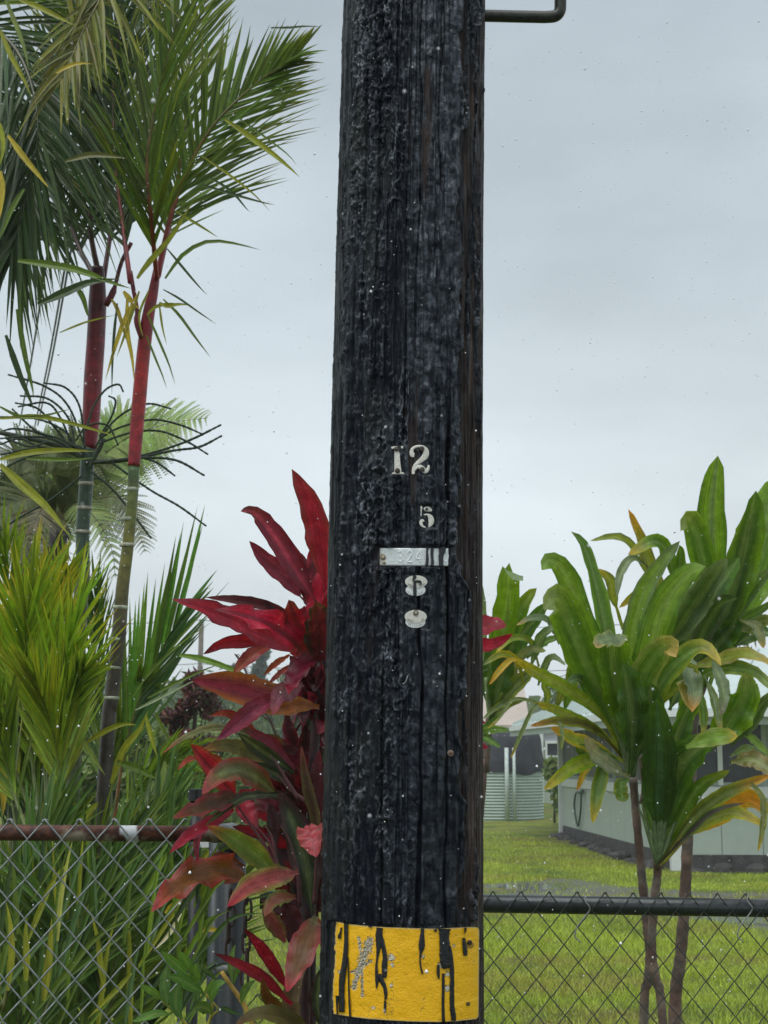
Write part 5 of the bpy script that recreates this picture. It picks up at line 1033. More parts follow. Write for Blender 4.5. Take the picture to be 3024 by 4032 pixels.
G1 = [
 ('F5', [(885,1900),(790,1500),(660,1130),(530,790),(440,722),(400,770)], 4.86, 4.6, 150, BG, MG, BG, dict(fold=0.12, pet=0.12, shape=1.3, wave=0.02)),
 ('F5', [(885,1900),(770,1560),(650,1300),(530,1010),(480,930),(408,985)], 4.80, 4.45, 225, MG, BG, ED, dict(fold=0.15, pet=0.14, shape=1.2, wave=0.03)),
 ('F5', [(885,1900),(800,1350),(710,900),(635,640),(563,556)], 4.9, 4.9, 120, MG, BG, MG, dict(fold=0.5, pet=0.12)),
 ('F5', [(885,1900),(870,1350),(950,930),(1060,740),(1168,608)], 4.9, 4.8, 140, BG, GY, GY, dict(fold=0.45, pet=0.14)),
 ('F5', [(890,1900),(970,1400),(1060,1020),(1190,810),(1312,748)], 4.86, 4.7, 215, BG, MG, BG, dict(fold=0.2, pet=0.14, wave=0.04)),
 ('F5', [(885,1900),(860,1560),(800,1330),(790,1180),(810,1130)], 4.74, 4.5, 265, MG, BG, MG, dict(fold=0.2, pet=0.18, wave=0.12, shape=1.1)),
 ('F5', [(800,1135),(830,1150),(740,1160),(700,1200)], 4.5, 4.4, 110, GY, ED, BT, dict(fold=0.1, pet=0.0, wave=0.1)),
 ('F5', [(890,1900),(920,1500),(1000,1290),(1110,1190),(1148,1255)], 4.7, 4.45, 190, MG, ED, BT, dict(fold=0.2, pet=0.18, wave=0.08)),
 ('F5', [(890,1900),(980,1560),(1120,1320),(1290,1205),(1398,1302)], 4.74, 4.5, 150, MG, YG, YE, dict(fold=0.25, pet=0.16, wave=0.06)),
 ('F5', [(890,1900),(905,1680),(890,1480),(850,1290)], 4.64, 4.5, 220, DG, MG, MG, dict(fold=0.25, pet=0.2, wave=0.08)),
 ('F5', [(890,1900),(960,1700),(990,1540),(1010,1400)], 4.68, 4.55, 210, DG, MG, MG, dict(fold=0.25, pet=0.2, wave=0.08)),
 ('F5', [(890,1900),(930,1600),(1040,1420),(1200,1350),(1240,1560)], 4.8, 4.6, 200, MG, YG, BT, dict(fold=0.3, pet=0.16)),
 ('G', [(1560,2110),(1290,1640),(940,1370),(600,1190),(390,1050)], 4.8, 4.4, 165, YG, BG, YE, dict(fold=0.25, pet=0.22, wave=0.05)),
 ('G', [(400,1060),(330,1080),(220,1190),(125,1325)], 4.4, 4.36, 80, YE, OR, OR, dict(fold=0.4, pet=0.0)),
 ('G', [(1560,2120),(1330,1850),(1020,1680),(760,1570),(600,1520)], 4.8, 4.5, 130, YG, BG, YE, dict(fold=0.3, pet=0.2)),
 ('G', [(640,1525),(560,1620),(440,1880),(350,2100)], 4.5, 4.46, 66, GY, YG, YE, dict(fold=0.5, pet=0.0)),
 ('G', [(640,1525),(480,1480),(350,1500),(230,1680),(110,1790)], 4.55, 4.5, 50, GY, YG, YE, dict(fold=0.5, pet=0.0)),
 ('G', [(1560,2110),(1330,1620),(1170,1380),(1050,1270),(915,1345)], 4.8, 4.6, 160, DG, MG, GY, dict(fold=0.3, pet=0.3)),
 ('G', [(1560,2130),(1240,1800),(880,1715),(556,1765)], 4.8, 4.5, 130, (0.13,0.12,0.02), YG, (0.33,0.14,0.03), dict(fold=0.3, pet=0.2)),
 ('G', [(1540,2140),(1250,2000),(1000,1900),(770,1780)], 4.78, 4.5, 190, YG, YE, OR, dict(fold=0.2, pet=0.14)),
 ('G', [(860,1710),(885,1800),(890,1900),(880,2010)], 4.5, 4.46, 60, (0.10,0.14,0.05), YG, YG, dict(fold=0.5, pet=0.0)),
 ('F6', [(885,650),(790,590),(700,530),(640,425)], 4.7, 4.5, 120, (0.26,0.26,0.18), GY, (0.3,0.25,0.16), dict(fold=0.2, pet=0.12)),
 ('F6', [(885,650),(760,560),(640,510),(590,480)], 4.76, 4.6, 110, DG, MG, MG, dict(fold=0.3, pet=0.12)),
 ('F6', [(885,650),(720,555),(560,600),(412,718)], 4.74, 4.5, 100, YG, BG, YE, dict(fold=0.3, pet=0.2)),
 ('F6', [(885,650),(760,590),(715,700),(682,905)], 4.72, 4.6, 95, MG, YG, YE, dict(fold=0.4, pet=0.2)),
 ('F6', [(860,640),(700,565),(640,610),(595,725)], 4.76, 4.66, 55, YE, YG, OR, dict(fold=0.4, pet=0.2)),
 ('F6', [(885,660),(840,690),(850,760),(880,740)], 4.8, 4.74, 90, MG, YG, YG, dict(fold=0.3, pet=0.1)),
]
for fr, pts, y0, y1, w, c1, e1, t1, kw in G1: lf_(gt, fr, pts, y0, y1, w, c1, e1, t1, wp=0.013, n=22, blunt=0.48, **kw)
for i in range(9):   # petiole fan
    x = 790+i*24; b = MB(); C = spline([at('F6', 895+(i-4)*3, 650, 4.72), at('F6', (895+x)/2+4, 480, 4.72), at('F6', x, 260+abs(i-5)*10, 4.70)], 10); b.tube(C, [0.0070*(1-(k/10)**2*0.8) for k in range(11)], 7, vary((0.13, 0.19, 0.07), 0.15)); b.build('petiole', M_STEM, gt, True)
gx4 = at('F7', 1075, 1176, gY-0.1)
g4 = thing('green_ti_plant', 'green ti plant with the lowest leaf rosette, just above the right fence rail', 'plant', (gx4.x, gY-0.1, 0))
stem(g4, [(gx4.x+0.03, gY-0.1, -0.02), gx4, at('F7', 1035, 930, gY-.1), at('F7', 1012, 740, gY-.1), at('F7', 1025, 520, gY-.1), at('F7', 1045, 330, gY-.1), at('F7', 1042, 268, gY-.12)], 0.0145, 0.0125)
HB = (175, 2215)
G4 = [
 ('H', [HB,(175,1750),(178,1380),(160,1010)], 4.74, 4.5, 280, DG, DG, MG, dict(fold=0.28, pet=0.2, wave=0.04, mid=(0.06,0.13,0.05))),
 ('H', [HB,(235,1750),(330,1500),(470,1370),(600,1300)], 4.72, 4.5, 300, DG, MG, MG, dict(fold=0.2, pet=0.18, wave=0.05)),
 ('H', [(370,1370),(520,1310),(640,1290),(745,1290)], 4.46, 4.4, 150, BG, ED, YE, dict(fold=0.15, pet=0.0, wave=0.06, shape=1.2)),
 ('H', [HB,(330,1880),(470,1650),(690,1535)], 4.74, 4.55, 130, MG, MG, YG, dict(fold=0.4, pet=0.16)),
 ('H', [HB,(420,1890),(660,1710),(990,1570)], 4.7, 4.5, 130, (0.09,0.12,0.025), YG, OR, dict(fold=0.4, pet=0.2)),
 ('H', [(300,2040),(600,1850),(820,1730),(990,1850)], 4.72, 4.6, 190, OR, YE, (0.45,0.16,0.02), dict(fold=0.2, pet=0.1)),
 ('H', [HB,(440,1960),(700,1840),(940,1940)], 4.68, 4.5, 130, YG, (0.3,0.34,0.03), YE, dict(fold=0.3, pet=0.3)),
 ('H', [HB,(380,2010),(560,1850),(790,1775)], 4.66, 4.5, 70, (0.07,0.06,0.05), MG, (0.1,0.07,0.06), dict(fold=0.5, pet=0.2)),
 ('H', [(840,1630),(920,1740),(925,1900),(893,2125)], 4.5, 4.46, 74, (0.12,0.14,0.05), YG, YE, dict(fold=0.5, pet=0.0)),
 ('H', [(700,1480),(850,1460),(960,1530),(1010,1600)], 4.6, 4.5, 150, (0.13,0.14,0.04), (0.2,0.15,0.06), (0.2,0.1,0.05), dict(fold=0.2, pet=0.05)),
 ('H', [HB,(120,1900),(90,1700),(70,1560)], 4.8, 4.85, 100, MG, DG, MG, dict(fold=0.4, pet=0.3)),
 ('H', [HB,(280,1800),(330,1600),(420,1450)], 4.8, 4.7, 200, DG, DG, MG, dict(fold=0.3, pet=0.2)),
 ('H', [HB,(230,1700),(300,1300),(420,1010)], 4.86, 4.8, 240, DG, MG, MG, dict(fold=0.3, pet=0.2)),
 ('H', [HB,(90,1950),(60,1820),(40,1760)], 4.74, 4.72, 36, GY, GY, GY, dict(fold=0.4, pet=0.3)),
]
for fr, pts, y0, y1, w, c1, e1, t1, kw in G4: lf_(g4, fr, pts, y0, y1, w, c1, e1, t1, wp=0.015, n=22, blunt=0.5, **kw)
for i, (x1, y1) in enumerate([(30, 1800), (110, 1700), (165, 1600), (205, 1620), (250, 1700), (340, 1780), (420, 1850), (480, 1900)]):
    b = MB(); C = spline([at('H', HB[0]+(i-3)*4, HB[1], 4.70), at('H', (HB[0]+x1)/2, (HB[1]+y1)/2+10, 4.69), at('H', x1, y1, 4.68)], 10); b.tube(C, [0.0080*(1-(k/10)**2*0.8) for k in range(11)], 7, vary((0.10, 0.16, 0.06) if i < 6 else (0.33, 0.24, 0.03), 0.15)); b.build('petiole', M_STEM, g4, True)
gx2 = at('F7', 1140, 1176, 5.2)
g2 = thing('green_ti_plant', 'tallest green ti plant at the right edge, its thick stem right of the crossing pair', 'plant', (gx2.x, 5.2, 0))
stem(g2, [(gx2.x-0.02, 5.2, -0.02), gx2, at('F7', 1172, 800, 5.2), at('F7', 1195, 500, 5.2), at('F7', 1212, 150, 5.2), at('F6', 1230, 700, 5.2), at('F6', 1245, 350, 5.2), at('F5', 1300, 1380, 5.2)], 0.0225, 0.0150)
B2_ = (1300, 1420)
G2 = [
 ('F5', [B2_,(1350,900),(1345,450),(1380,133)], 5.16, 5.0, 185, BG, MG, BG, dict(fold=0.28, pet=0.12, shape=1.25, wave=0.03, mid=GY)),
 ('F5', [B2_,(1450,900),(1530,600),(1592,328)], 5.1, 4.9, 240, DG, BG, MG, dict(fold=0.4, pet=0.12, shape=1.1)),
 ('F5', [(1330,1420),(1500,950),(1620,600),(1720,240)], 5.2, 5.2, 320, MG, BG, BG, dict(fold=0.2, pet=0.1, shape=1.1)),
 ('F5', [B2_,(1330,1000),(1290,680),(1220,475),(1172,552)], 5.12, 4.9, 160, MG, BG, ED, dict(fold=0.15, pet=0.14, shape=1.1)),
 ('F5', [(1190,1330),(1300,1120),(1390,970),(1490,925)], 5.0, 4.8, 140, DG, (0.06,0.07,0.05), DG, dict(fold=0.4, pet=0.1)),
 ('F5', [(1050,1230),(1190,1060),(1330,850),(1436,702)], 4.96, 4.7, 190, DG, GY, GY, dict(fold=0.5, pet=0.08)),
 ('F5', [(1130,1350),(1250,1100),(1360,900),(1500,700)], 5.08, 4.9, 260, DG, MG, MG, dict(fold=0.3, pet=0.08)),
 ('F5', [(1150,1250),(1060,900),(960,620),(882,432)], 5.3, 5.2, 90, YG, (0.16,0.15,0.05), OR, dict(fold=0.5, pet=0.2)),
 ('F5', [(1060,950),(940,700),(840,590),(668,608)], 5.3, 5.15, 60, YG, GY, ED, dict(fold=0.4, pet=0.2)),
 ('F5', [(1150,950),(1110,700),(1030,610),(880,685)], 5.2, 5.05, 100, MG, BG, YE, dict(fold=0.2, pet=0.2)),
 ('F5', [(1040,800),(910,705),(840,790),(818,918)], 5.25, 5.15, 60, GY, GY, GY, dict(fold=0.4, pet=0.2)),
 ('F5', [(850,1100),(800,930),(780,830),(702,766)], 5.3, 5.2, 80, YG, GY, YE, dict(fold=0.3, pet=0.3)),
 ('F5', [(1180,1250),(1060,930),(930,905),(830,980)], 5.3, 5.2, 70, YG, BG, YE, dict(fold=0.3, pet=0.2)),
 ('F5', [(1150,1200),(1160,900),(1170,700),(1165,630)], 5.2, 5.1, 90, MG, BG, MG, dict(fold=0.3, pet=0.2)),
 ('F5', [(1200,1300),(1150,1050),(1160,900),(1230,800)], 5.3, 5.3, 170, MG, DG, MG, dict(fold=0.3, pet=0.2)),
 ('H', [(600,570),(720,400),(860,200),(1000,60)], 5.1, 5.0, 130, MG, GY, GY, dict(fold=0.45, pet=0.1)),
 ('H', [(640,600),(780,450),(900,380),(1010,300)], 5.1, 5.0, 90, MG, GY, GY, dict(fold=0.45, pet=0.1)),
 ('H', [(480,760),(620,600),(700,510),(740,420)], 5.06, 5.0, 190, DG, MG, MG, dict(fold=0.3, pet=0.08)),
 ('H', [(340,800),(600,740),(800,690),(1010,770)], 5.0, 4.8, 120, YG, (0.3,0.25,0.08), BT, dict(fold=0.25, pet=0.1, wave=0.08)),
 ('H', [(400,880),(640,800),(850,820),(1010,960)], 4.98, 4.8, 130, MG, YG, ED, dict(fold=0.25, pet=0.1)),
 ('H', [(360,640),(385,780),(430,950),(410,1108)], 4.7, 4.55, 150, GY, GY, OR, dict(fold=0.35, pet=0.08)),
 ('H', [(560,720),(600,830),(645,960),(630,1135)], 4.9, 4.8, 110, GY, GY, (0.16,0.13,0.09), dict(fold=0.4, pet=0.08)),
 ('H', [(500,850),(560,990),(590,1120),(625,1285)], 4.9, 4.8, 90, GY, YG, YE, dict(fold=0.4, pet=0.1)),
 ('H', [(470,930),(490,1050),(500,1180),(495,1290)], 4.95, 4.9, 70, MG, YG, YE, dict(fold=0.4, pet=0.1)),
 ('H', [(540,1400),(680,1190),(790,1000),(800,820)], 4.9, 4.8, 290, MG, BG, ED, dict(fold=0.25, pet=0.08, wave=0.08)),
 ('H', [(700,1350),(830,1200),(900,1080),(1010,960)], 5.0, 4.9, 130, DG, GY, GY, dict(fold=0.4, pet=0.08)),
 ('H', [(740,1230),(850,1310),(920,1380),(990,1450)], 5.0, 4.9, 80, BG, GY, GY, dict(fold=0.4, pet=0.1)),
 ('H', [(730,520),(850,490),(950,450),(1030,480)], 5.1, 5.0, 120, (0.12,0.14,0.04), ED, BT, dict(fold=0.3, pet=0.08)),
 ('H', [(760,450),(870,480),(910,560),(935,650)], 5.0, 4.95, 90, (0.16,0.17,0.07), GY, BT, dict(fold=0.4, pet=0.08)),
 ('H', [(720,640),(830,560),(920,530),(1010,560)], 5.15, 5.1, 130, DG, MG, MG, dict(fold=0.3, pet=0.08)),
 ('H', [(250,1100),(330,900),(420,760),(520,650)], 5.1, 5.1, 230, DG, MG, MG, dict(fold=0.3, pet=0.08)),
 ('H', [(300,1250),(380,1100),(430,950),(480,860)], 5.05, 5.0, 170, MG, BG, MG, dict(fold=0.3, pet=0.08)),
 ('H', [(700,1430),(790,1390),(870,1400),(960,1440)], 5.1, 5.0, 90, GY, GY, GY, dict(fold=0.3, pet=0.08)),
]
for fr, pts, y0, y1, w, c1, e1, t1, kw in G2: lf_(g2, fr, pts, y0, y1, w, c1, e1, t1, wp=0.013, n=20, blunt=0.5, **kw)
gx5 = at('G', 60, 2100, 5.3)
g5 = thing('green_ti_plant', 'green ti plant half hidden behind the black pole, on its right side', 'plant', (gx5.x-0.1, 5.3, 0))
stem(g5, [(gx5.x-0.12, 5.3, -0.02), at('F6', 60, 800, 5.3), at('F6', 85, 620, 5.3), at('G', 100, 2000, 5.3), at('G', 130, 1650, 5.3)], 0.017, 0.012)
B5 = (140, 1720)
G5 = [
 ('G', [B5,(180,1100),(240,550),(335,45)], 5.3, 5.2, 250, MG, BG, BG, dict(fold=0.3, pet=0.12, shape=1.15)),
 ('G', [B5,(240,1000),(320,500),(340,150),(480,232)], 5.26, 5.0, 280, BG, BG, GY, dict(fold=0.2, pet=0.12, shape=1.2)),
 ('G', [B5,(340,850),(480,500),(625,310)], 5.25, 5.1, 220, MG, BG, YG, dict(fold=0.2, pet=0.12, shape=1.2)),
 ('G', [B5,(420,900),(600,640),(740,460)], 5.3, 5.2, 230, DG, MG, MG, dict(fold=0.3, pet=0.12)),
 ('G', [(40,1500),(50,900),(50,500),(30,220)], 5.4, 5.4, 110, GY, MG, GY, dict(fold=0.4, pet=0.1)),
 ('G', [B5,(230,1300),(330,1000),(420,800)], 5.2, 5.1, 300, DG, MG, MG, dict(fold=0.3, pet=0.16)),
 ('G', [B5,(130,1300),(150,1050),(200,850)], 5.24, 5.2, 220, MG, DG, MG, dict(fold=0.3, pet=0.16)),
 ('G', [(860,900),(740,650),(570,630),(412,702)], 5.1, 4.95, 100, GY, GY, BT, dict(fold=0.3, pet=0.08)),
 ('G', [(560,1150),(640,900),(720,780),(860,690)], 5.15, 5.0, 130, GY, MG, (0.3,0.35,0.3), dict(fold=0.4, pet=0.08)),
 ('G', [(520,1050),(680,900),(800,850),(900,820)], 5.2, 5.15, 120, MG, MG, GY, dict(fold=0.4, pet=0.08)),
 ('G', [B5,(330,1420),(520,1240),(640,1180)], 5.2, 5.1, 190, (0.07,0.10,0.02), YG, YG, dict(fold=0.4, pet=0.14)),
 ('G', [(400,1230),(430,1060),(560,955),(722,972)], 5.1, 4.95, 110, (0.17,0.2,0.08), GY, ED, dict(fold=0.2, pet=0.08)),
 ('G', [(640,1330),(710,1140),(800,1045),(925,1125)], 5.15, 5.0, 110, GY, GY, GY, dict(fold=0.3, pet=0.08)),
 ('G', [(900,1650),(990,1330),(1010,1120),(1060,1040)], 5.1, 5.0, 160, MG, YG, GY, dict(fold=0.3, pet=0.1)),
 ('G', [(820,1620),(870,1450),(880,1350),(900,1250)], 5.2, 5.1, 90, (0.12,0.14,0.03), YG, YG, dict(fold=0.3, pet=0.1)),
 ('G', [(480,1320),(420,1080),(250,1005),(58,1120)], 5.1, 4.9, 90, YG, YE, GY, dict(fold=0.3, pet=0.1)),
 ('G', [(640,1140),(560,880),(370,840),(188,995)], 5.15, 5.0, 85, YG, BG, YE, dict(fold=0.3, pet=0.1)),
 ('G', [(520,1490),(350,1495),(190,1570),(55,1690)], 5.2, 5.1, 75, GY, YG, (0.3,0.34,0.2), dict(fold=0.4, pet=0.05)),
 ('G', [(480,1500),(320,1560),(190,1700),(95,1830)], 5.2, 5.1, 60, YG, GY, YG, dict(fold=0.4, pet=0.05)),
 ('G', [(420,1240),(300,1130),(150,1140),(50,1190)], 5.3, 5.2, 44, GY, GY, GY, dict(fold=0.4, pet=0.05)),
 ('G', [(300,1330),(240,1200),(200,1290),(190,1390)], 5.2, 5.2, 60, MG, YG, YG, dict(fold=0.4, pet=0.1)),
 ('G', [(-10,1920),(90,1830),(200,1800),(340,1815)], 5.1, 5.0, 100, MG, BG, MG, dict(fold=0.3, pet=0.05)),
 ('G', [(-10,1880),(80,1890),(150,1930),(245,1985)], 5.1, 5.0, 90, MG, DG, MG, dict(fold=0.3, pet=0.05)),
 ('G', [(-10,1830),(80,1780),(160,1720),(260,1640)], 5.15, 5.1, 90, MG, GY, MG, dict(fold=0.3, pet=0.05)),
 ('G', [(700,1600),(740,1450),(700,1330),(720,1250)], 5.2, 5.2, 90, YG, MG, YG, dict(fold=0.3, pet=0.1)),
]
for fr, pts, y0, y1, w, c1, e1, t1, kw in G5: lf_(g5, fr, pts, y0, y1, w, c1, e1, t1, wp=0.012, n=20, blunt=0.5, **kw)
for i in range(5):
    b = MB(); C = spline([at('G', 130+i*8, 1720, 5.2), at('G', 100+i*30, 1450, 5.2), at('G', 90+i*45, 1250, 5.2)], 8); b.tube(C, 0.006, 6, vary((0.13, 0.19, 0.07), 0.15)); b.build('petiole', M_STEM, g5, True)

# small shrub with oblong leaves in front of the fence
sp_ = at('R8', 560, 1560, 3.3); sh = thing('leafy_seedling', 'small bright green plant with oblong leaves low in front of the left fence', 'plant', (sp_.x, 3.3, 0))
for pts, w in (([(560,1620),(440,1470),(330,1370),(290,1330)], 28), ([(640,1600),(700,1360),(600,1240),(500,1110)], 26), ([(1060,1600),(960,1370),(860,1220),(770,1090)], 46), ([(600,1600),(700,1450),(745,1400),(700,1340)], 20)):
    C = spline([at('R8', x, y, 3.3) for x, y in pts], 14); b = MB(); r_ = w/2.074/2*pxm(3.3); b.tube([Vector((C[0].x, 3.3, 0))]+C, [r_]+[r_*(1-0.3*k/14) for k in range(15)], 8, (0.30, 0.28, 0.03) if w != 46 else (0.42, 0.27, 0.05)); b.build('stem', M_STEM, sh, True)
SL = (0.09, 0.20, 0.035)
for pts, w, c in [([(515,1130),(430,1060),(350,990),(287,925)], 95, SL), ([(530,1100),(500,1030),(460,970),(418,925)], 85, SL), ([(575,1190),(560,1120),(560,1070),(570,1020)], 105, SL), ([(640,1280),(540,1210),(430,1150),(328,1122)], 105, SL), ([(330,1370),(310,1260),(310,1150),(330,1035)], 100, (0.11, 0.21, 0.08)), ([(450,1480),(400,1370),(400,1260),(440,1180)], 120, (0.07, 0.16, 0.05)),
                  ([(310,1340),(240,1270),(170,1230),(105,1195)], 70, SL), ([(365,1440),(260,1430),(150,1460),(42,1500)], 75, SL), ([(690,1340),(700,1260),(740,1200),(805,1175)], 100, SL), ([(700,1440),(650,1390),(590,1380),(540,1400)], 110, (0.08, 0.15, 0.03)), ([(860,1180),(850,1050),(860,960),(885,870)], 62, (0.12, 0.22, 0.07)), ([(930,1360),(960,1250),(1000,1200),(1050,1160)], 80, (0.10, 0.19, 0.05)), ([(870,1190),(900,1080),(930,1010),(950,945)], 50, SL), ([(740,1170),(680,1110),(640,1080),(610,1060)], 46, (0.04, 0.09, 0.03)), ([(930,1440),(860,1420),(790,1390),(740,1400)], 44, (0.04, 0.09, 0.03))]:
    lf_(sh, 'R8', pts, 3.28, 3.24, w, c, None, None, fold=0.35, pet=0.04, wave=0.02, wp=0.004, shape=1.0, n=12)
# ================================================================== PALMS
PDG = (0.028, 0.055, 0.017); PMG = (0.075, 0.125, 0.016); PYG = (0.19, 0.21, 0.018); PYE = (0.34, 0.27, 0.03); RRED = (0.28, 0.010, 0.016); PBG = (0.11, 0.185, 0.018)
def pw(x, y, Y, fr='F1'): return at(fr, x, y, Y)
def trunk(t, pts, rads, cols, nm='trunk', n=60, mat=None):
    C = spline(pts, n); m = len(rads)-1; rr_ = []; cc = []
    for k in range(n+1):
        f = k/n*m; i = min(m-1, int(f)); rr_.append(rads[i]*(1-(f-i))+rads[i+1]*(f-i)); cc.append(vary(lerp3(cols[i], cols[i+1], f-i), 0.1))
    b = MB(); b.tube(C, rr_, 18, cc); return b.build(nm, mat or M_SHAFT, t, True), C, rr_
def ring(par, c, r_, col=(0.42, 0.42, 0.33)):
    b = MB(); b.tube([c-Vector((0, 0, 0.006)), c-Vector((0, 0, 0.003)), c+Vector((0, 0, 0.003)), c+Vector((0, 0, 0.006))], [r_, r_+0.0022, r_+0.0022, r_], 18, vary(col, 0.2), cap=False); b.build('ring', M_STEM, par, True)
# palm B: right one
YB = 5.5; bb_ = at('F3', 505, 1100, YB)
pB = thing('sealing_wax_palm', 'slender palm with bright red crownshaft, the right of the two red stemmed palms', 'palm tree', (bb_.x, YB, 0))
tb_, C, rr_ = trunk(pB, [(bb_.x-0.03, YB, -0.05), pw(530, 1050, YB, 'F3'), pw(560, 700, YB, 'F3'), pw(595, 400, YB, 'F3'), pw(615, 150, YB, 'F3'), pw(645, 1320, YB, 'F2'), pw(668, 1050, YB, 'F2'), pw(672, 940, YB, 'F2')],
      [0.030, 0.029, 0.0255, 0.0262, 0.026, 0.026, 0.0215, 0.0205], [(0.035, 0.03, 0.028), (0.035, 0.03, 0.028), (0.04, 0.033, 0.03), (0.05, 0.04, 0.036), (0.045, 0.035, 0.03), (0.06, 0.045, 0.025), (0.17, 0.16, 0.02), (0.055, 0.11, 0.035)])
for fr, x, y, r_ in (('F2', 665, 1055, 0.0215), ('F2', 640, 1205, 0.025), ('F2', 638, 1335, 0.0262), ('F3', 605, 245, 0.026), ('F3', 588, 405, 0.0255), ('F3', 575, 548, 0.0255), ('F3', 560, 700, 0.026)): ring(tb_, pw(x, y, YB, fr), r_)
trunk(pB, [pw(673, 938, YB, 'F2'), pw(683, 800, YB, 'F2'), pw(700, 600, YB, 'F2'), pw(718, 400, YB, 'F2'), pw(742, 200, YB, 'F2'), pw(770, 60, YB, 'F2'), pw(790, -60, YB, 'F2')], [0.0225, 0.0250, 0.0262, 0.0255, 0.0250, 0.0205, 0.013],
      [(0.26, 0.010, 0.018), (0.31, 0.010, 0.018), (0.42, 0.018, 0.012), (0.38, 0.02, 0.014), (0.26, 0.010, 0.018), (0.2, 0.01, 0.016), (0.16, 0.012, 0.015)], 'crownshaft')
b = MB(); b.tube(spline([pw(715, 295, YB-.02, 'F2'), pw(690, 220, YB-.02, 'F2'), pw(688, 150, YB-.02, 'F2'), pw(672, 60, YB-.02, 'F2'), pw(655, -40, YB-.02, 'F2')], 16), [0.012]*6+[0.008]*11, 10, (0.17, 0.015, 0.02)); b.build('leaf_sheath', M_SHAFT, pB, True)
LC = 0.42
frond(pB, [pw(788, 1400, YB), pw(860, 1080, YB), pw(945, 850, YB), pw(1080, 620, YB), pw(1300, 410, YB), pw(1500, 275, YB-.1)], 0.52, 66, PMG, 0.85, 0.30, 0.05, 0.016, (0.16, 0.16, 0.03), N=Vector((0.15, -1, 0.3)), t0=0.17, rr=0.011, rcol=RRED, cap=280, updir=Vector((0.1, 0, 1)), upk=0.25, prof=lambda t: (0.62+0.38*math.sin(math.pi*min(1, t*0.95+0.12)))*(1-0.55*max(0, (t-0.5)/0.5)))
frond(pB, [pw(655, 1420, YB-.02), pw(610, 1080, YB+.1), pw(575, 750, YB+.15), pw(575, 350, YB+.2), pw(640, -40, YB+.2)], 0.46, 50, PDG, 0.5, 0.3, 0.02, 0.016, PYG, N=Vector((-0.3, -1, 0.2)), t0=0.12, rr=0.010, rcol=RRED, cap=280)
frond(pB, [pw(795, 1390, YB+.05), pw(880, 1000, YB+.3), pw(930, 600, YB+.3), pw(960, 250, YB+.3), pw(1060, -80, YB+.3)], 0.42, 44, PMG, 0.55, 0.4, 0.03, 0.016, PYG, N=Vector((0.2, -1, 0.1)), t0=0.15, rr=0.010, rcol=RRED, cap=280)
frond(pB, [pw(788, 1400, YB-.02), pw(760, 1100, YB-.25), pw(740, 800, YB-.3), pw(800, 450, YB-.3), pw(900, 60, YB-.3)], 0.46, 44, PMG, 0.45, 0.3, 0.03, 0.016, PYG, N=Vector((-0.1, -1, 0.1)), t0=0.12, rr=0.010, rcol=RRED, cap=280)
# palm A: left one
YA = 5.75; ba_ = at('F3', 380, 700, YA)
pA = thing('sealing_wax_palm', 'slender palm with dark red crownshaft, the left of the two red stemmed palms', 'palm tree', (ba_.x, YA, 0))
ta_, C, rr_ = trunk(pA, [(ba_.x-0.02, YA, -0.05), pw(390, 500, YA, 'F3'), pw(415, 100, YA, 'F3'), pw(415, 1280, YA, 'F2'), pw(428, 1100, YA, 'F2'), pw(440, 900, YA, 'F2'), pw(450, 850, YA, 'F2')], [0.034, 0.033, 0.031, 0.030, 0.028, 0.026, 0.027], [(0.07, 0.06, 0.05), (0.08, 0.07, 0.05), (0.08, 0.09, 0.04), (0.06, 0.085, 0.04), (0.04, 0.075, 0.04), (0.035, 0.07, 0.04), (0.035, 0.07, 0.035)])
for x, y, r_ in ((432, 1028, 0.0275), (415, 1270, 0.030), (425, 1150, 0.029)): ring(ta_, pw(x, y, YA, 'F2'), r_)
trunk(pA, [pw(452, 850, YA, 'F2'), pw(458, 700, YA, 'F2'), pw(468, 500, YA, 'F2'), pw(482, 300, YA, 'F2'), pw(490, 100, YA, 'F2'), pw(490, -60, YA, 'F2')], [0.0265, 0.034, 0.036, 0.0355, 0.035, 0.026],
      [(0.2, 0.010, 0.018), (0.23, 0.010, 0.018), (0.22, 0.012, 0.018), (0.15, 0.012, 0.018), (0.08, 0.008, 0.012), (0.05, 0.008, 0.012)], 'crownshaft')
b = MB(); b.tube(spline([pw(530, 130, YA-.05, 'F2'), pw(570, 60, YA-.05, 'F2'), pw(610, 1320, YA-.05), pw(660, 1220, YA-.05)], 12), [0.013]*4+[0.008]*9, 9, (0.12, 0.012, 0.02)); b.build('leaf_sheath', M_SHAFT, pA, True)
frond(pA, [pw(500, 1400, YA), pw(455, 1150, YA), pw(470, 850, YA), pw(455, 450, YA), pw(420, 100, YA), pw(450, -200, YA)], 0.50, 58, PDG, 0.65, 0.35, 0.05, 0.019, PYG, N=Vector((-0.2, -1, 0.1)), t0=0.12, rr=0.012, rcol=(0.10, 0.04, 0.02), cap=285)
frond(pA, [pw(480, 1400, YA+.2), pw(380, 1200, YA+.3), pw(300, 900, YA+.35), pw(260, 500, YA+.4), pw(330, 100, YA+.4)], 0.48, 50, PDG, 0.68, 0.4, 0.06, 0.019, PYG, N=Vector((0.2, -1, 0)), t0=0.14, rr=0.011, rcol=(0.08, 0.02, 0.02), cap=285)
frond(pA, [pw(520, 1400, YA+.1), pw(560, 1150, YA+.2), pw(620, 800, YA+.3), pw(640, 400, YA+.35), pw(760, 0, YA+.4)], 0.48, 50, PDG, 0.62, 0.35, 0.05, 0.018, PMG, N=Vector((0.1, -1, 0.2)), t0=0.14, rr=0.011, rcol=(0.12, 0.02, 0.02), cap=285)
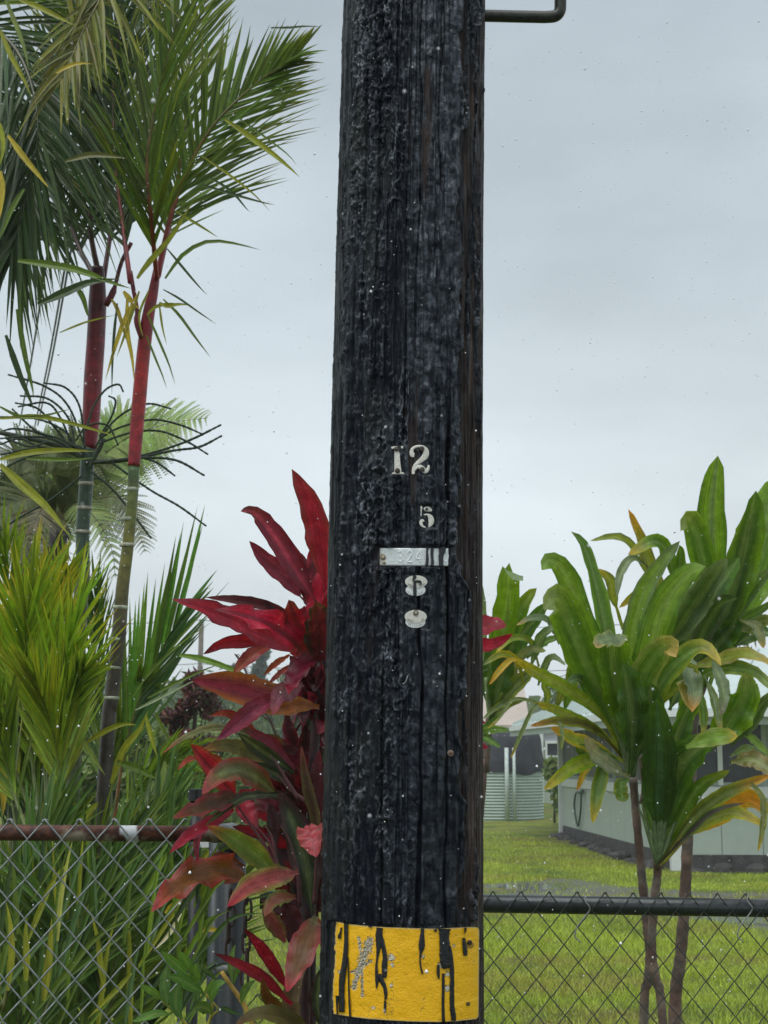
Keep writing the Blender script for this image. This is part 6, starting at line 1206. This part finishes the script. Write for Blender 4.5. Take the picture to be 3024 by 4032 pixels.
# palm C: off frame to the left, its fronds hang into view
YC = 5.1
pC = thing('sealing_wax_palm', 'palm standing off the left edge whose dark fronds fill the upper left corner', 'palm tree', (at('F1', -420, 1400, YC).x, YC, 0))
trunk(pC, [(at('F1', -420, 1400, YC).x, YC, -0.05), (at('F1', -400, 900, YC).x, YC, 2.2), pw(-330, 200, YC)], [0.045, 0.035, 0.03], [(0.07, 0.06, 0.05), (0.08, 0.1, 0.04), (0.16, 0.012, 0.02)], 'trunk')
frond(pC, [pw(-330, 250, YC), pw(-100, -350, YC), pw(250, -380, YC), pw(520, -120, YC-.1), pw(420, 150, YC-.2), pw(300, 420, YC-.3)], 0.36, 50, (0.10, 0.11, 0.02), 0.75, 0.4, 0.3, 0.017, PYG, N=Vector((0, -1, 0.1)), t0=0.35, rr=0.012, rcol=(0.14, 0.10, 0.03), cap=290)
frond(pC, [pw(-320, 250, YC+.2), pw(-150, 100, YC+.2), pw(80, 250, YC+.1), pw(190, 600, YC), pw(130, 1000, YC), pw(60, 1250, YC)], 0.50, 54, PDG, 0.7, 0.3, 0.35, 0.017, PMG, N=Vector((0.2, -1, 0)), t0=0.15, rr=0.012, rcol=(0.09, 0.07, 0.03), cap=290)
frond(pC, [pw(-330, 260, YC+.5), pw(-150, 350, YC+.5), pw(20, 620, YC+.5), pw(80, 950, YC+.4), pw(60, 1300, YC+.4)], 0.52, 60, PDG, 0.6, 0.35, 0.35, 0.017, PMG, N=Vector((-0.2, -1, 0)), t0=0.12, rr=0.012, rcol=(0.09, 0.07, 0.03), cap=290)
frond(pC, [pw(-330, 200, YC+.3), pw(-100, -50, YC+.35), pw(150, -100, YC+.4), pw(350, 60, YC+.5), pw(430, 350, YC+.5)], 0.34, 34, PMG, 0.8, 0.5, 0.15, 0.018, PYG, N=Vector((0, -1, -0.1)), t0=0.12, rr=0.012, rcol=(0.12, 0.10, 0.03), cap=290)
# single leaflets that stand out against the sky
def strand(par, fr, pts, w, col, Y, tip=None, seg=8):
    b = MB(); leaflet(b, spline([at(fr, x, y, Y) for x, y in pts], seg), w/FR[fr][2]*pxm(Y), vary(col, .1), tip, fold=0.35); return b.build('leaflet', M_PALM, par)
for pts, w, c in [([(0,150),(60,290),(120,400),(160,492)], 30, PYG), ([(30,0),(90,150),(130,270),(142,350)], 28, (0.13,0.17,0.05)), ([(40,680),(120,790),(210,900),(245,945)], 34, PYE), ([(280,368),(340,335),(400,318),(468,322)], 24, PYE), ([(90,1310),(250,1330),(400,1360),(560,1420),(660,1450)], 44, PMG), ([(190,1530),(330,1470),(450,1420),(600,1400)], 50, PDG), ([(0,860),(10,950),(0,1060),(-10,1130)], 40, PYE), ([(100,0),(200,40),(300,90),(385,130)], 34, PYG), ([(330,810),(450,780),(560,785),(640,795)], 36, (0.09,0.10,0.03)), ([(0,620),(15,700),(15,760),(0,830)], 30, PYG), ([(120,950),(60,1050),(20,1150),(0,1200)], 30, PMG)]:
    strand(pC, 'F1', pts, w, c, YC-.35)
for pts, w, c in [([(830,1400),(920,1280),(1040,1215),(1170,1222),(1310,1256)], 24, PMG), ([(840,1250),(940,1370),(1000,1440),(1040,1482)], 14, PDG), ([(820,1455),(900,1500),(1000,1570),(1086,1628)], 12, PDG), ([(800,1520),(840,1540),(890,1530),(955,1530)], 22, PYG), ([(880,1060),(980,1120),(1060,1170),(1095,1192)], 16, PYG), ([(1130,600),(1300,720),(1440,830),(1505,890)], 34, PYG), ([(1180,580),(1360,710),(1450,780),(1490,830)], 12, PMG), ([(1360,140),(1450,140),(1530,133),(1612,134)], 14, PDG), ([(1020,930),(1200,985),(1330,1020),(1382,1028)], 16, PDG), ([(1010,780),(1180,900),(1290,990),(1355,1060)], 14, PYG), ([(690,1400),(740,1330),(860,1190),(975,1000)], 34, PYG), ([(840,850),(830,960),(800,1060),(770,1160)], 26, PYG), ([(1050,890),(1160,960),(1235,1045),(1255,1065)], 16, DG)]:
    strand(pB, 'F1', pts, w, c, YB-.2)
for pts, w, c in [([(820,100),(900,180),(980,290),(1060,395)], 16, PMG), ([(690,80),(620,220),(570,370),(528,510)], 26, PYE), ([(640,90),(640,260),(665,400),(675,520)], 26, PYE), ([(740,170),(800,310),(850,430),(880,530)], 14, PMG), ([(735,280),(780,395),(815,480),(838,548)], 12, PMG), ([(590,120),(575,260),(565,420),(562,580)], 16, PDG), ([(700,60),(660,180),(620,300),(585,395)], 20, PYG), ([(800,120),(810,200),(820,260),(838,330)], 12, PYG), ([(740,180),(780,140),(850,125),(950,130)], 20, PYG), ([(750,50),(700,180),(720,300)], 14, PYG), ([(620,60),(660,110),(700,150)], 30, PYE), ([(560,100),(590,150),(620,250),(640,320)], 22, (0.25,0.20,0.03))]:
    strand(pB, 'F2', pts, w, c, YB-.15)
for pts, w, c in [([(300,268),(380,235),(450,210),(580,178)], 12, PYG), ([(380,30),(420,100),(440,180),(445,190)], 30, PMG), ([(0,905),(150,870),(320,858),(480,865)], 34, PYG), ([(0,700),(200,690),(420,740),(590,790)], 26, PYG), ([(0,930),(120,1040),(240,1150),(350,1290)], 50, (0.20,0.22,0.03)), ([(85,150),(130,400),(160,530),(170,600)], 30, PMG), ([(30,280),(100,480),(150,600),(170,660)], 34, PDG), ([(0,640),(100,690),(200,690),(360,650)], 20, PMG), ([(130,900),(250,905),(370,905),(480,895)], 24, PMG)]:
    strand(pA, 'F2', pts, w, c, YA-.35)
# fruit stalks (ropy dark green rods) hanging off palm A
inf = [[(430,850),(345,640),(230,540),(40,478)],[(425,830),(400,640),(330,545),(220,520)],[(380,850),(345,700),(240,600),(100,585)],[(385,850),(320,760),(180,700),(0,690)],[(380,850),(200,775),(80,750),(0,765)],[(380,862),(250,800),(120,790),(0,800)],[(375,870),(280,750),(190,650),(75,620)],
 [(430,760),(470,640),(530,555),(595,528),(620,566)],[(500,790),(560,690),(580,610),(545,585)],[(480,840),(560,725),(650,655),(750,625),(860,650)],[(500,800),(600,745),(760,705),(900,730),(1022,780)],[(520,815),(660,770),(800,762),(930,810),(1046,880)],[(600,912),(800,862),(960,805),(1112,730)],[(640,912),(860,862),(1000,842),(1116,785)],
 [(480,920),(700,898),(880,908),(1028,986)],[(700,892),(790,922),(880,988)],[(450,960),(560,1050),(660,1170),(760,1302)],[(560,920),(750,1055),(900,1140),(1037,1240)],[(410,990),(250,1110),(100,1195),(0,1262)],[(380,810),(440,735),(540,735),(595,835)],[(370,860),(200,840),(100,800),(0,830)],[(400,880),(200,850),(0,880)],[(380,870),(250,820),(150,840),(30,800)],[(370,850),(300,690),(230,620),(90,640)],[(380,860),(240,870),(120,900),(0,960)],[(380,840),(300,800),(180,760),(60,650)]]
for k, pts in enumerate(inf):
    C = spline([at('F2', x, y, YA-.12+0.04*math.sin(k*2.2)) for x, y in pts], 40); w = 0.0042 if k not in (12, 13, 14, 20, 21) else 0.0048
    b = MB(); b.tube(C, [w*(1+0.16*math.sin(q*2.6))*(1 if q < 36 else 0.8) for q in range(41)], 6, vary((0.028, 0.048, 0.028), 0.25)); b.build('fruit_stalk', M_STEM, pA, True)
for pts, w in (([(440,930),(430,880),(400,850),(330,830)], 0.011), ([(440,930),(480,918),(560,915),(640,905)], 0.009), ([(450,950),(470,900),(500,850),(520,800)], 0.009), ([(420,900),(300,840),(150,800),(0,770)], 0.009)):
    C = spline([at('F2', x, y, YA-.1) for x, y in pts], 12); b = MB(); b.tube(C, w, 8, (0.035, 0.055, 0.03)); b.build('fruit_branch', M_STEM, pA, True)

# clump palm (yellow green, many basal fronds)
YD = 4.7
cp1 = thing('clump_palm', 'yellow green clump palm with upright feathery fronds at the left edge above the fence', 'palm tree', (at('F3', 230, 1250, YD).x, YD, 0))
def cf(par, fr, pts, L, n, col, Y, tip=None, w=0.0125, a0=0.46, a1=0.18, cap=285, N=None, droop=0.06, t0=0.25):
    return frond(par, [at(fr, x, y, Y+0.12*math.sin(i*1.3)*(i > 0)) for i, (x, y) in enumerate(pts)], L, n, col, a0, a1, droop, w, tip, N=N or Vector((R.uniform(-.3, .3), -1, R.uniform(-.1, .3))), t0=t0, rr=0.007, rcol=(0.13, 0.16, 0.04), cap=cap)
cf(cp1, 'F3', [(240,1350),(230,1000),(290,640),(350,420),(390,250)], 0.40, 30, (0.16,0.25,0.018), YD-.2, PYE)
cf(cp1, 'F3', [(200,1350),(160,1000),(140,600),(130,330),(170,150)], 0.42, 42, (0.15,0.235,0.018), YD-.1, PYE)
cf(cp1, 'F3', [(180,1350),(60,1000),(-20,700),(-60,420)], 0.42, 34, (0.21,0.26,0.018), YD, PYE)
cf(cp1, 'F3', [(260,1350),(260,900),(230,500),(250,200)], 0.42, 40, (0.20,0.25,0.018), YD+.1, PYE)
cf(cp1, 'F3', [(220,1350),(270,1000),(330,760),(420,560)], 0.30, 28, PBG, YD-.3, PYG)
cf(cp1, 'F3', [(150,1400),(60,1150),(0,900),(-60,700)], 0.36, 30, PBG, YD-.35, PYE)
cf(cp1, 'F3', [(280,1400),(300,1100),(260,850),(180,600)], 0.36, 34, (0.17,0.23,0.02), YD-.35, PYG)
cf(cp1, 'F3', [(230,1350),(260,700),(280,300),(330,60)], 0.36, 36, (0.15,0.22,0.02), YD+.25, PYG)
cf(cp1, 'F3', [(220,1350),(120,700),(60,250),(20,-80)], 0.42, 40, (0.14,0.22,0.02), YD+.3, PYG)
for k in range(20):
    x0 = R.uniform(40, 360); a = R.uniform(-0.7, 0.12); L_ = R.uniform(500, 1000)
    cf(cp1, 'F3', [(x0, 1500), (x0+math.sin(a)*L_*0.35, 1500-L_*0.45), (x0+math.sin(a)*L_*0.8, 1500-L_*math.cos(a*0.7)*0.8), (x0+math.sin(a)*L_*1.15, 1500-L_*math.cos(a)*0.98)], R.uniform(0.30, 0.42), 26, R.choice([PMG, PBG, PDG, PBG, (0.16, 0.20, 0.02)]), YD+R.uniform(0.0, 0.55), PYG, w=0.0125, cap=285)
# clump palm 2 behind with a fan-like frond over the sky
YE_ = 5.75
cp2 = thing('clump_palm', 'darker clump palm with a fan shaped frond against the sky, beside the ringed palm stem', 'palm tree', (at('F3', 620, 1250, YE_).x, YE_, 0))
frond(cp2, [at('F3', 560, 1400, YE_), at('F3', 620, 1000, YE_), at('F3', 700, 700, YE_), at('F3', 800, 480, YE_), at('F3', 900, 300, YE_)], 0.47, 17, (0.08, 0.17, 0.02), 0.55, 0.12, 0.0, 0.021, None, N=Vector((0.1, -1, 0)), t0=0.34, rr=0.008, rcol=(0.2, 0.05, 0.03), jit=0.05, updir=Vector((0.1, 0, 1)), upk=0.5, sides=(-1,), prof=lambda t: 1.0)
frond(cp2, [at('F3', 560, 1400, YE_), at('F3', 622, 1000, YE_), at('F3', 702, 700, YE_), at('F3', 802, 480, YE_), at('F3', 902, 300, YE_)], 0.42, 20, (0.05, 0.11, 0.03), 0.5, 0.15, 0.03, 0.018, None, N=Vector((0.1, -1, 0)), t0=0.30, rr=0.006, rcol=(0.2, 0.05, 0.03), jit=0.08, sides=(1,))
cf(cp2, 'F3', [(520,1400),(500,900),(470,500),(480,180)], 0.40, 32, (0.055,0.11,0.03), YE_+.2, PYG)
cf(cp2, 'F3', [(580,1400),(660,1200),(800,1050),(960,960)], 0.30, 26, PBG, YE_-.1, PYG, droop=0.2)
cf(cp2, 'F3', [(600,1400),(720,1250),(880,1190),(1000,1230)], 0.26, 24, (0.09,0.15,0.04), YE_-.2, PYG, droop=0.2)
cf(cp2, 'F3', [(560,1400),(560,1100),(600,850),(700,640)], 0.34, 28, PMG, YE_+.1, PYG)
for pts, w, c in [([(900,485),(1000,500),(1150,550),(1310,625)], 34, (0.10,0.18,0.03)), ([(660,700),(760,560),(900,430),(1060,320)], 16, PMG), ([(700,640),(820,500),(950,340),(1050,230),(1155,112)], 12, PMG), ([(740,700),(850,640),(1000,570),(1100,530)], 18, PMG), ([(680,760),(760,720),(880,660),(1000,600)], 16, (0.2,0.25,0.18)), ([(440,920),(560,850),(640,830),(690,838)], 30, PYG), ([(330,780),(340,860),(360,950),(375,1010)], 40, (0.22,0.27,0.06)), ([(400,870),(440,950),(490,1030),(530,1090)], 24, (0.2,0.25,0.06)), ([(735,790),(750,860),(770,930),(790,995)], 24, PYG), ([(580,1020),(680,1050),(760,1090),(800,1110)], 40, PMG), ([(780,770),(810,840),(850,910),(870,930)], 20, PMG), ([(560,1130),(620,960),(700,860),(745,760)], 40, PYG), ([(830,1020),(820,1100),(815,1180),(810,1250)], 34, (0.15,0.2,0.06)), ([(960,1050),(930,1130),(900,1180),(880,1230)], 60, (0.11,0.18,0.05)), ([(0,1010),(15,1100),(20,1200),(15,1290)], 50, PYE), ([(380,1230),(300,1250),(250,1300),(200,1340)], 26, (0.4,0.22,0.02)), ([(490,1230),(440,1280),(400,1340),(380,1390)], 40, PYG), ([(200,1300),(300,1100),(400,950),(440,880)], 44, PYG), ([(40,160),(60,240),(90,290),(110,330)], 40, PYE), ([(400,180),(370,260),(340,310),(310,350)], 30, PYE), ([(800,1040),(790,1110),(770,1180)], 24, (0.24,0.3,0.1))]:
    strand(cp2, 'F3', pts, w, c, YE_-1.0)
# low blades right behind the left fence
bl = thing('clump_palm', 'dense green palm leaflets crowding low behind the left chain link fence', 'palm tree', (at('F4', 300, 700, 4.2).x, 4.2, 0))
for k in range(20):
    x0 = R.uniform(-150, 640); lean_ = R.uniform(0.15, 0.9) if R.random() < 0.8 else R.uniform(-0.5, 0.1); L_ = R.uniform(600, 1150); y0 = R.uniform(1150, 1650)
    P_ = [(x0, y0), (x0+lean_*L_*0.25, y0-L_*0.35), (x0+lean_*L_*0.6, y0-L_*0.68), (x0+lean_*L_, y0-L_*0.92)]
    frond(bl, [at('F4', x, y, 4.0+R.random()*0.1+k*0.03) for x, y in P_], R.uniform(0.26, 0.4), 26, R.choice([PMG, PMG, PDG, (0.055, 0.11, 0.022), (0.09, 0.15, 0.025)]), 0.40, 0.2, 0.05, 0.014, PYG if R.random() < 0.4 else None, N=Vector((R.uniform(-.4, .4), -1, R.uniform(0, .4))), t0=0.05, rr=0.006, rcol=(0.12, 0.13, 0.04), cap=290)
for k in range(46):
    x0 = R.uniform(-60, 900); y0 = R.uniform(700, 1500); a = R.uniform(-0.15, 0.7); L_ = R.uniform(350, 750)
    strand(bl, 'F4', [(x0, y0), (x0+math.sin(a)*L_*0.4, y0-L_*0.42*math.cos(a)), (x0+math.sin(a)*L_*0.75, y0-L_*0.75*math.cos(a)), (x0+math.sin(a*1.25)*L_*1.02, y0-L_*math.cos(a*1.1))], R.uniform(14, 34), R.choice([PMG, PBG, PMG, PDG, PYG, (0.07, 0.13, 0.05)]), 3.8+R.random()*0.3)
for pts, w, c in [([(290,900),(305,700),(335,520),(365,390)], 26, (0.3,0.32,0.08)), ([(910,760),(860,850),(820,900),(770,950)], 22, (0.55,0.52,0.42)), ([(130,1100),(135,980),(130,860),(135,770)], 36, PYG), ([(40,1150),(60,950),(50,800),(30,700)], 36, PYG), ([(1000,850),(1060,840),(1100,850),(1130,860)], 26, PYE), ([(660,1060),(600,1130),(520,1210),(440,1290)], 26, PYG), ([(220,1200),(240,1050),(255,900),(260,780)], 44, PYG), ([(830,760),(870,720),(920,700),(940,680)], 30, PYE)]:
    strand(bl, 'F4', pts, w, c, 3.72)

for k in range(26):
    x0 = R.uniform(820, 1010); y0 = R.uniform(500, 1350); a = R.uniform(-0.1, 0.75); L_ = R.uniform(220, 480)
    strand(bl, 'F4', [(x0, y0), (x0+math.sin(a)*L_*0.4, y0-L_*0.42*math.cos(a)), (x0+math.sin(a)*L_*0.75, y0-L_*0.72*math.cos(a)), (x0+math.sin(a*1.3)*L_, y0-L_*0.9*math.cos(a*1.2))], R.uniform(14, 30), R.choice([PMG, PDG, PBG, (0.06, 0.12, 0.03)]), 3.50+R.random()*0.06)
# tree ferns behind the palms
def fern_frond(par, pts, L, n, col, w=0.05):
    m = 20; C = spline(pts, m); b = MB(); b.tube(C, [0.006*(1-0.7*k/m)*w/0.05 for k in range(m+1)], 5, (0.09, 0.08, 0.03)); fr_ = b.build('frond', M_STEM, par, True); b = MB()
    for i in range(n):
        t = 0.12+0.88*(i+0.5)/n; f = t*m; k = min(m-1, int(f)); c0 = C[k].lerp(C[k+1], f-k); T = (C[k+1]-C[k]).normalized(); S = T.cross(Vector((0.1, -1, 0.35))).normalized()
        for sd_ in (-1, 1):
            d = (T*0.55+S*sd_*0.85+Vector((0, R.uniform(-.3, .1), -0.15))).normalized(); l = L*math.sin(math.pi*min(1, t*0.85+0.13))**0.7*R.uniform(0.8, 1.1); cc = vary(col, 0.25); ns = 14; e0 = T*(l*0.03); ks = [b.vert(c0-e0, cc), b.vert(c0+e0, cc), b.vert(c0+d*(l*0.5)+e0*0.6-Vector((0, 0, l*0.045)), cc), b.vert(c0+d*l-Vector((0, 0, l*0.18)), cc), b.vert(c0+d*(l*0.5)-e0*0.6-Vector((0, 0, l*0.045)), cc)]; b.f.append(ks)
            for q in range(ns):
                u = (q+0.5)/ns; p = c0+d*(l*u)+Vector((0, 0, -l*0.18*u*u)); sl = l*0.17*(1-u*0.6)
                for s2_ in (-1, 1):
                    e = (T*s2_*0.9+d*0.5).normalized(); a_ = b.vert(p, cc); b1 = b.vert(p+e*sl*0.5+d*sl*0.42, cc); c1 = b.vert(p+e*sl, cc); d1 = b.vert(p+e*sl*0.5-d*sl*0.4, cc); b.f.append((a_, b1, c1, d1))
    return b.build('pinnae', M_FARLEAF, fr_, kind='stuff')
def tree_fern(lb, x, ytop, Y, fronds, tcol, tr):
    base = at('F2', x, ytop, Y); t = thing('tree_fern', lb, 'tree fern', (base.x, Y, 0)); C = spline([Vector((base.x-.05, Y, -0.1)), Vector((base.x, Y, base.z*0.5)), base], 24)
    b = MB(); b.tube(C, [tr*(1+0.12*R.uniform(-1, 1)) for _ in C], 12, [vary(tcol, 0.4) for _ in C]); 
    for _ in range(120):
        k = R.randrange(len(C)); a = R.uniform(0, 6.28); p = C[k]+Vector((math.cos(a)*tr, math.sin(a)*tr, R.uniform(-.1, .1))); b.tube([p, p+Vector((math.cos(a)*0.03, math.sin(a)*0.03, -0.06))], [0.008, 0.003], 4, vary(tcol, 0.4))
    b.build('trunk', M_STEM, t, True)
    for pts, L, n, c in fronds: fern_frond(t, [base]+[at('F2', px_, py_, Y+dy) for px_, py_, dy in pts], L, n, c)
FO = (0.085, 0.105, 0.04); FL = (0.19, 0.27, 0.08); FB = (0.10, 0.09, 0.045); FM = (0.12, 0.17, 0.05)
tree_fern('tree fern with a dark trunk and pale lacy fronds behind the red palms', 295, 1225, 10.5, [
    ([(420,1000,0),(600,820,0),(820,730,-.2),(1045,695,-.4)], 0.34, 28, FL), ([(450,900,.3),(560,740,.3),(680,670,.3),(800,710,.3)], 0.26, 24, FL), ([(420,1050,0),(560,900,0),(750,840,0),(900,790,0)], 0.30, 24, FL), ([(230,1000,0),(120,900,0),(0,880,-.2)], 0.38, 26, FO), ([(280,950,.2),(220,850,.2),(120,830,.2)], 0.36, 24, FM),
    ([(340,950,0),(400,850,0),(480,900,0),(520,1000,0)], 0.34, 26, FO), ([(450,1120,-.3),(600,1100,-.5),(690,1250,-.6),(730,1370,-.7)], 0.22, 26, FO), ([(200,1100,-.3),(80,1120,-.5),(-20,1220,-.6)], 0.34, 26, FO), ([(380,1130,-.6),(480,1200,-.9),(560,1350,-1),(580,1500,-1)], 0.20, 24, FM), ([(230,1150,-.6),(180,1200,-.9),(140,1330,-1)], 0.26, 22, FB),
    ([(300,1050,.5),(350,950,.8),(330,900,1)], 0.34, 24, FB), ([(420,1080,.5),(530,1040,.8),(600,1060,1)], 0.32, 22, FM), ([(400,1150,.4),(520,1180,.6),(600,1200,.8)], 0.28, 22, FB), ([(250,1090,.4),(140,1000,.6),(40,960,.8)], 0.34, 24, FM), ([(360,1000,-.4),(300,880,-.5),(200,880,-.6)], 0.3, 22, FO)], (0.035, 0.028, 0.022), 0.062)
tree_fern('smaller tree fern with a reddish brown trunk at the left, under the dark palm fronds', 150, 1330, 12.0, [([(90,1200,0),(20,1150,0),(-60,1180,0)], 0.36, 22, (0.14,0.16,0.09)), ([(200,1230,0),(260,1200,0),(320,1300,0)], 0.3, 20, FM), ([(140,1230,.3),(100,1140,.3),(40,1100,.3)], 0.3, 20, FO), ([(100,1300,-.3),(40,1330,-.5),(0,1450,-.6)], 0.3, 20, (0.15,0.16,0.1)), ([(200,1330,-.3),(230,1400,-.5),(240,1500,-.5)], 0.26, 20, FO), ([(170,1250,.4),(200,1180,.4),(260,1150,.4)], 0.3, 20, FO)], (0.11, 0.07, 0.04), 0.075)

# ================================================================== RAIN
def rain():
    n = 2900; r = np.random.RandomState(12); y = 0.75+(r.rand(n)**0.62)*6.2; x = r.uniform(-0.27, 0.27, n)*y; zc = CAMZ+y*math.tan(PITCH); z = zc+r.uniform(-0.36, 0.36, n)*y
    s = (0.0006+0.0010*r.rand(n)**2.2+0.0022*(r.rand(n) < 0.035)*r.rand(n))*(0.6+0.16*y)
    ico = [Vector(v) for v in ((0, 0, 1.25), (1, 0, 0), (0, 1, 0), (-1, 0, 0), (0, -1, 0), (0, 0, -1.0), (.7, .7, .0), (-.7, .7, 0), (-.7, -.7, 0), (.7, -.7, 0))]
    V0 = np.array([tuple(v) for v in ico]); rg = [1, 6, 2, 7, 3, 8, 4, 9]; F0 = []
    for i in range(8): F0 += [(0, rg[i], rg[(i+1) % 8]), (5, rg[(i+1) % 8], rg[i])]
    F0 = np.array(F0); P_ = np.stack([x, y, z], 1); V = (V0[None]*s[:, None, None]+P_[:, None]).reshape(-1, 3); F = (F0[None]+(np.arange(n)*10)[:, None, None]).reshape(-1, 3)
    m = NM('water_drop'); m.set(Base_Color=(0.93, 0.95, 0.96), Roughness=0.25)  # opaque white base colour stands in for flash glint on the drops
    npmesh('raindrops', V, F, m.m, kind='stuff')
rain()
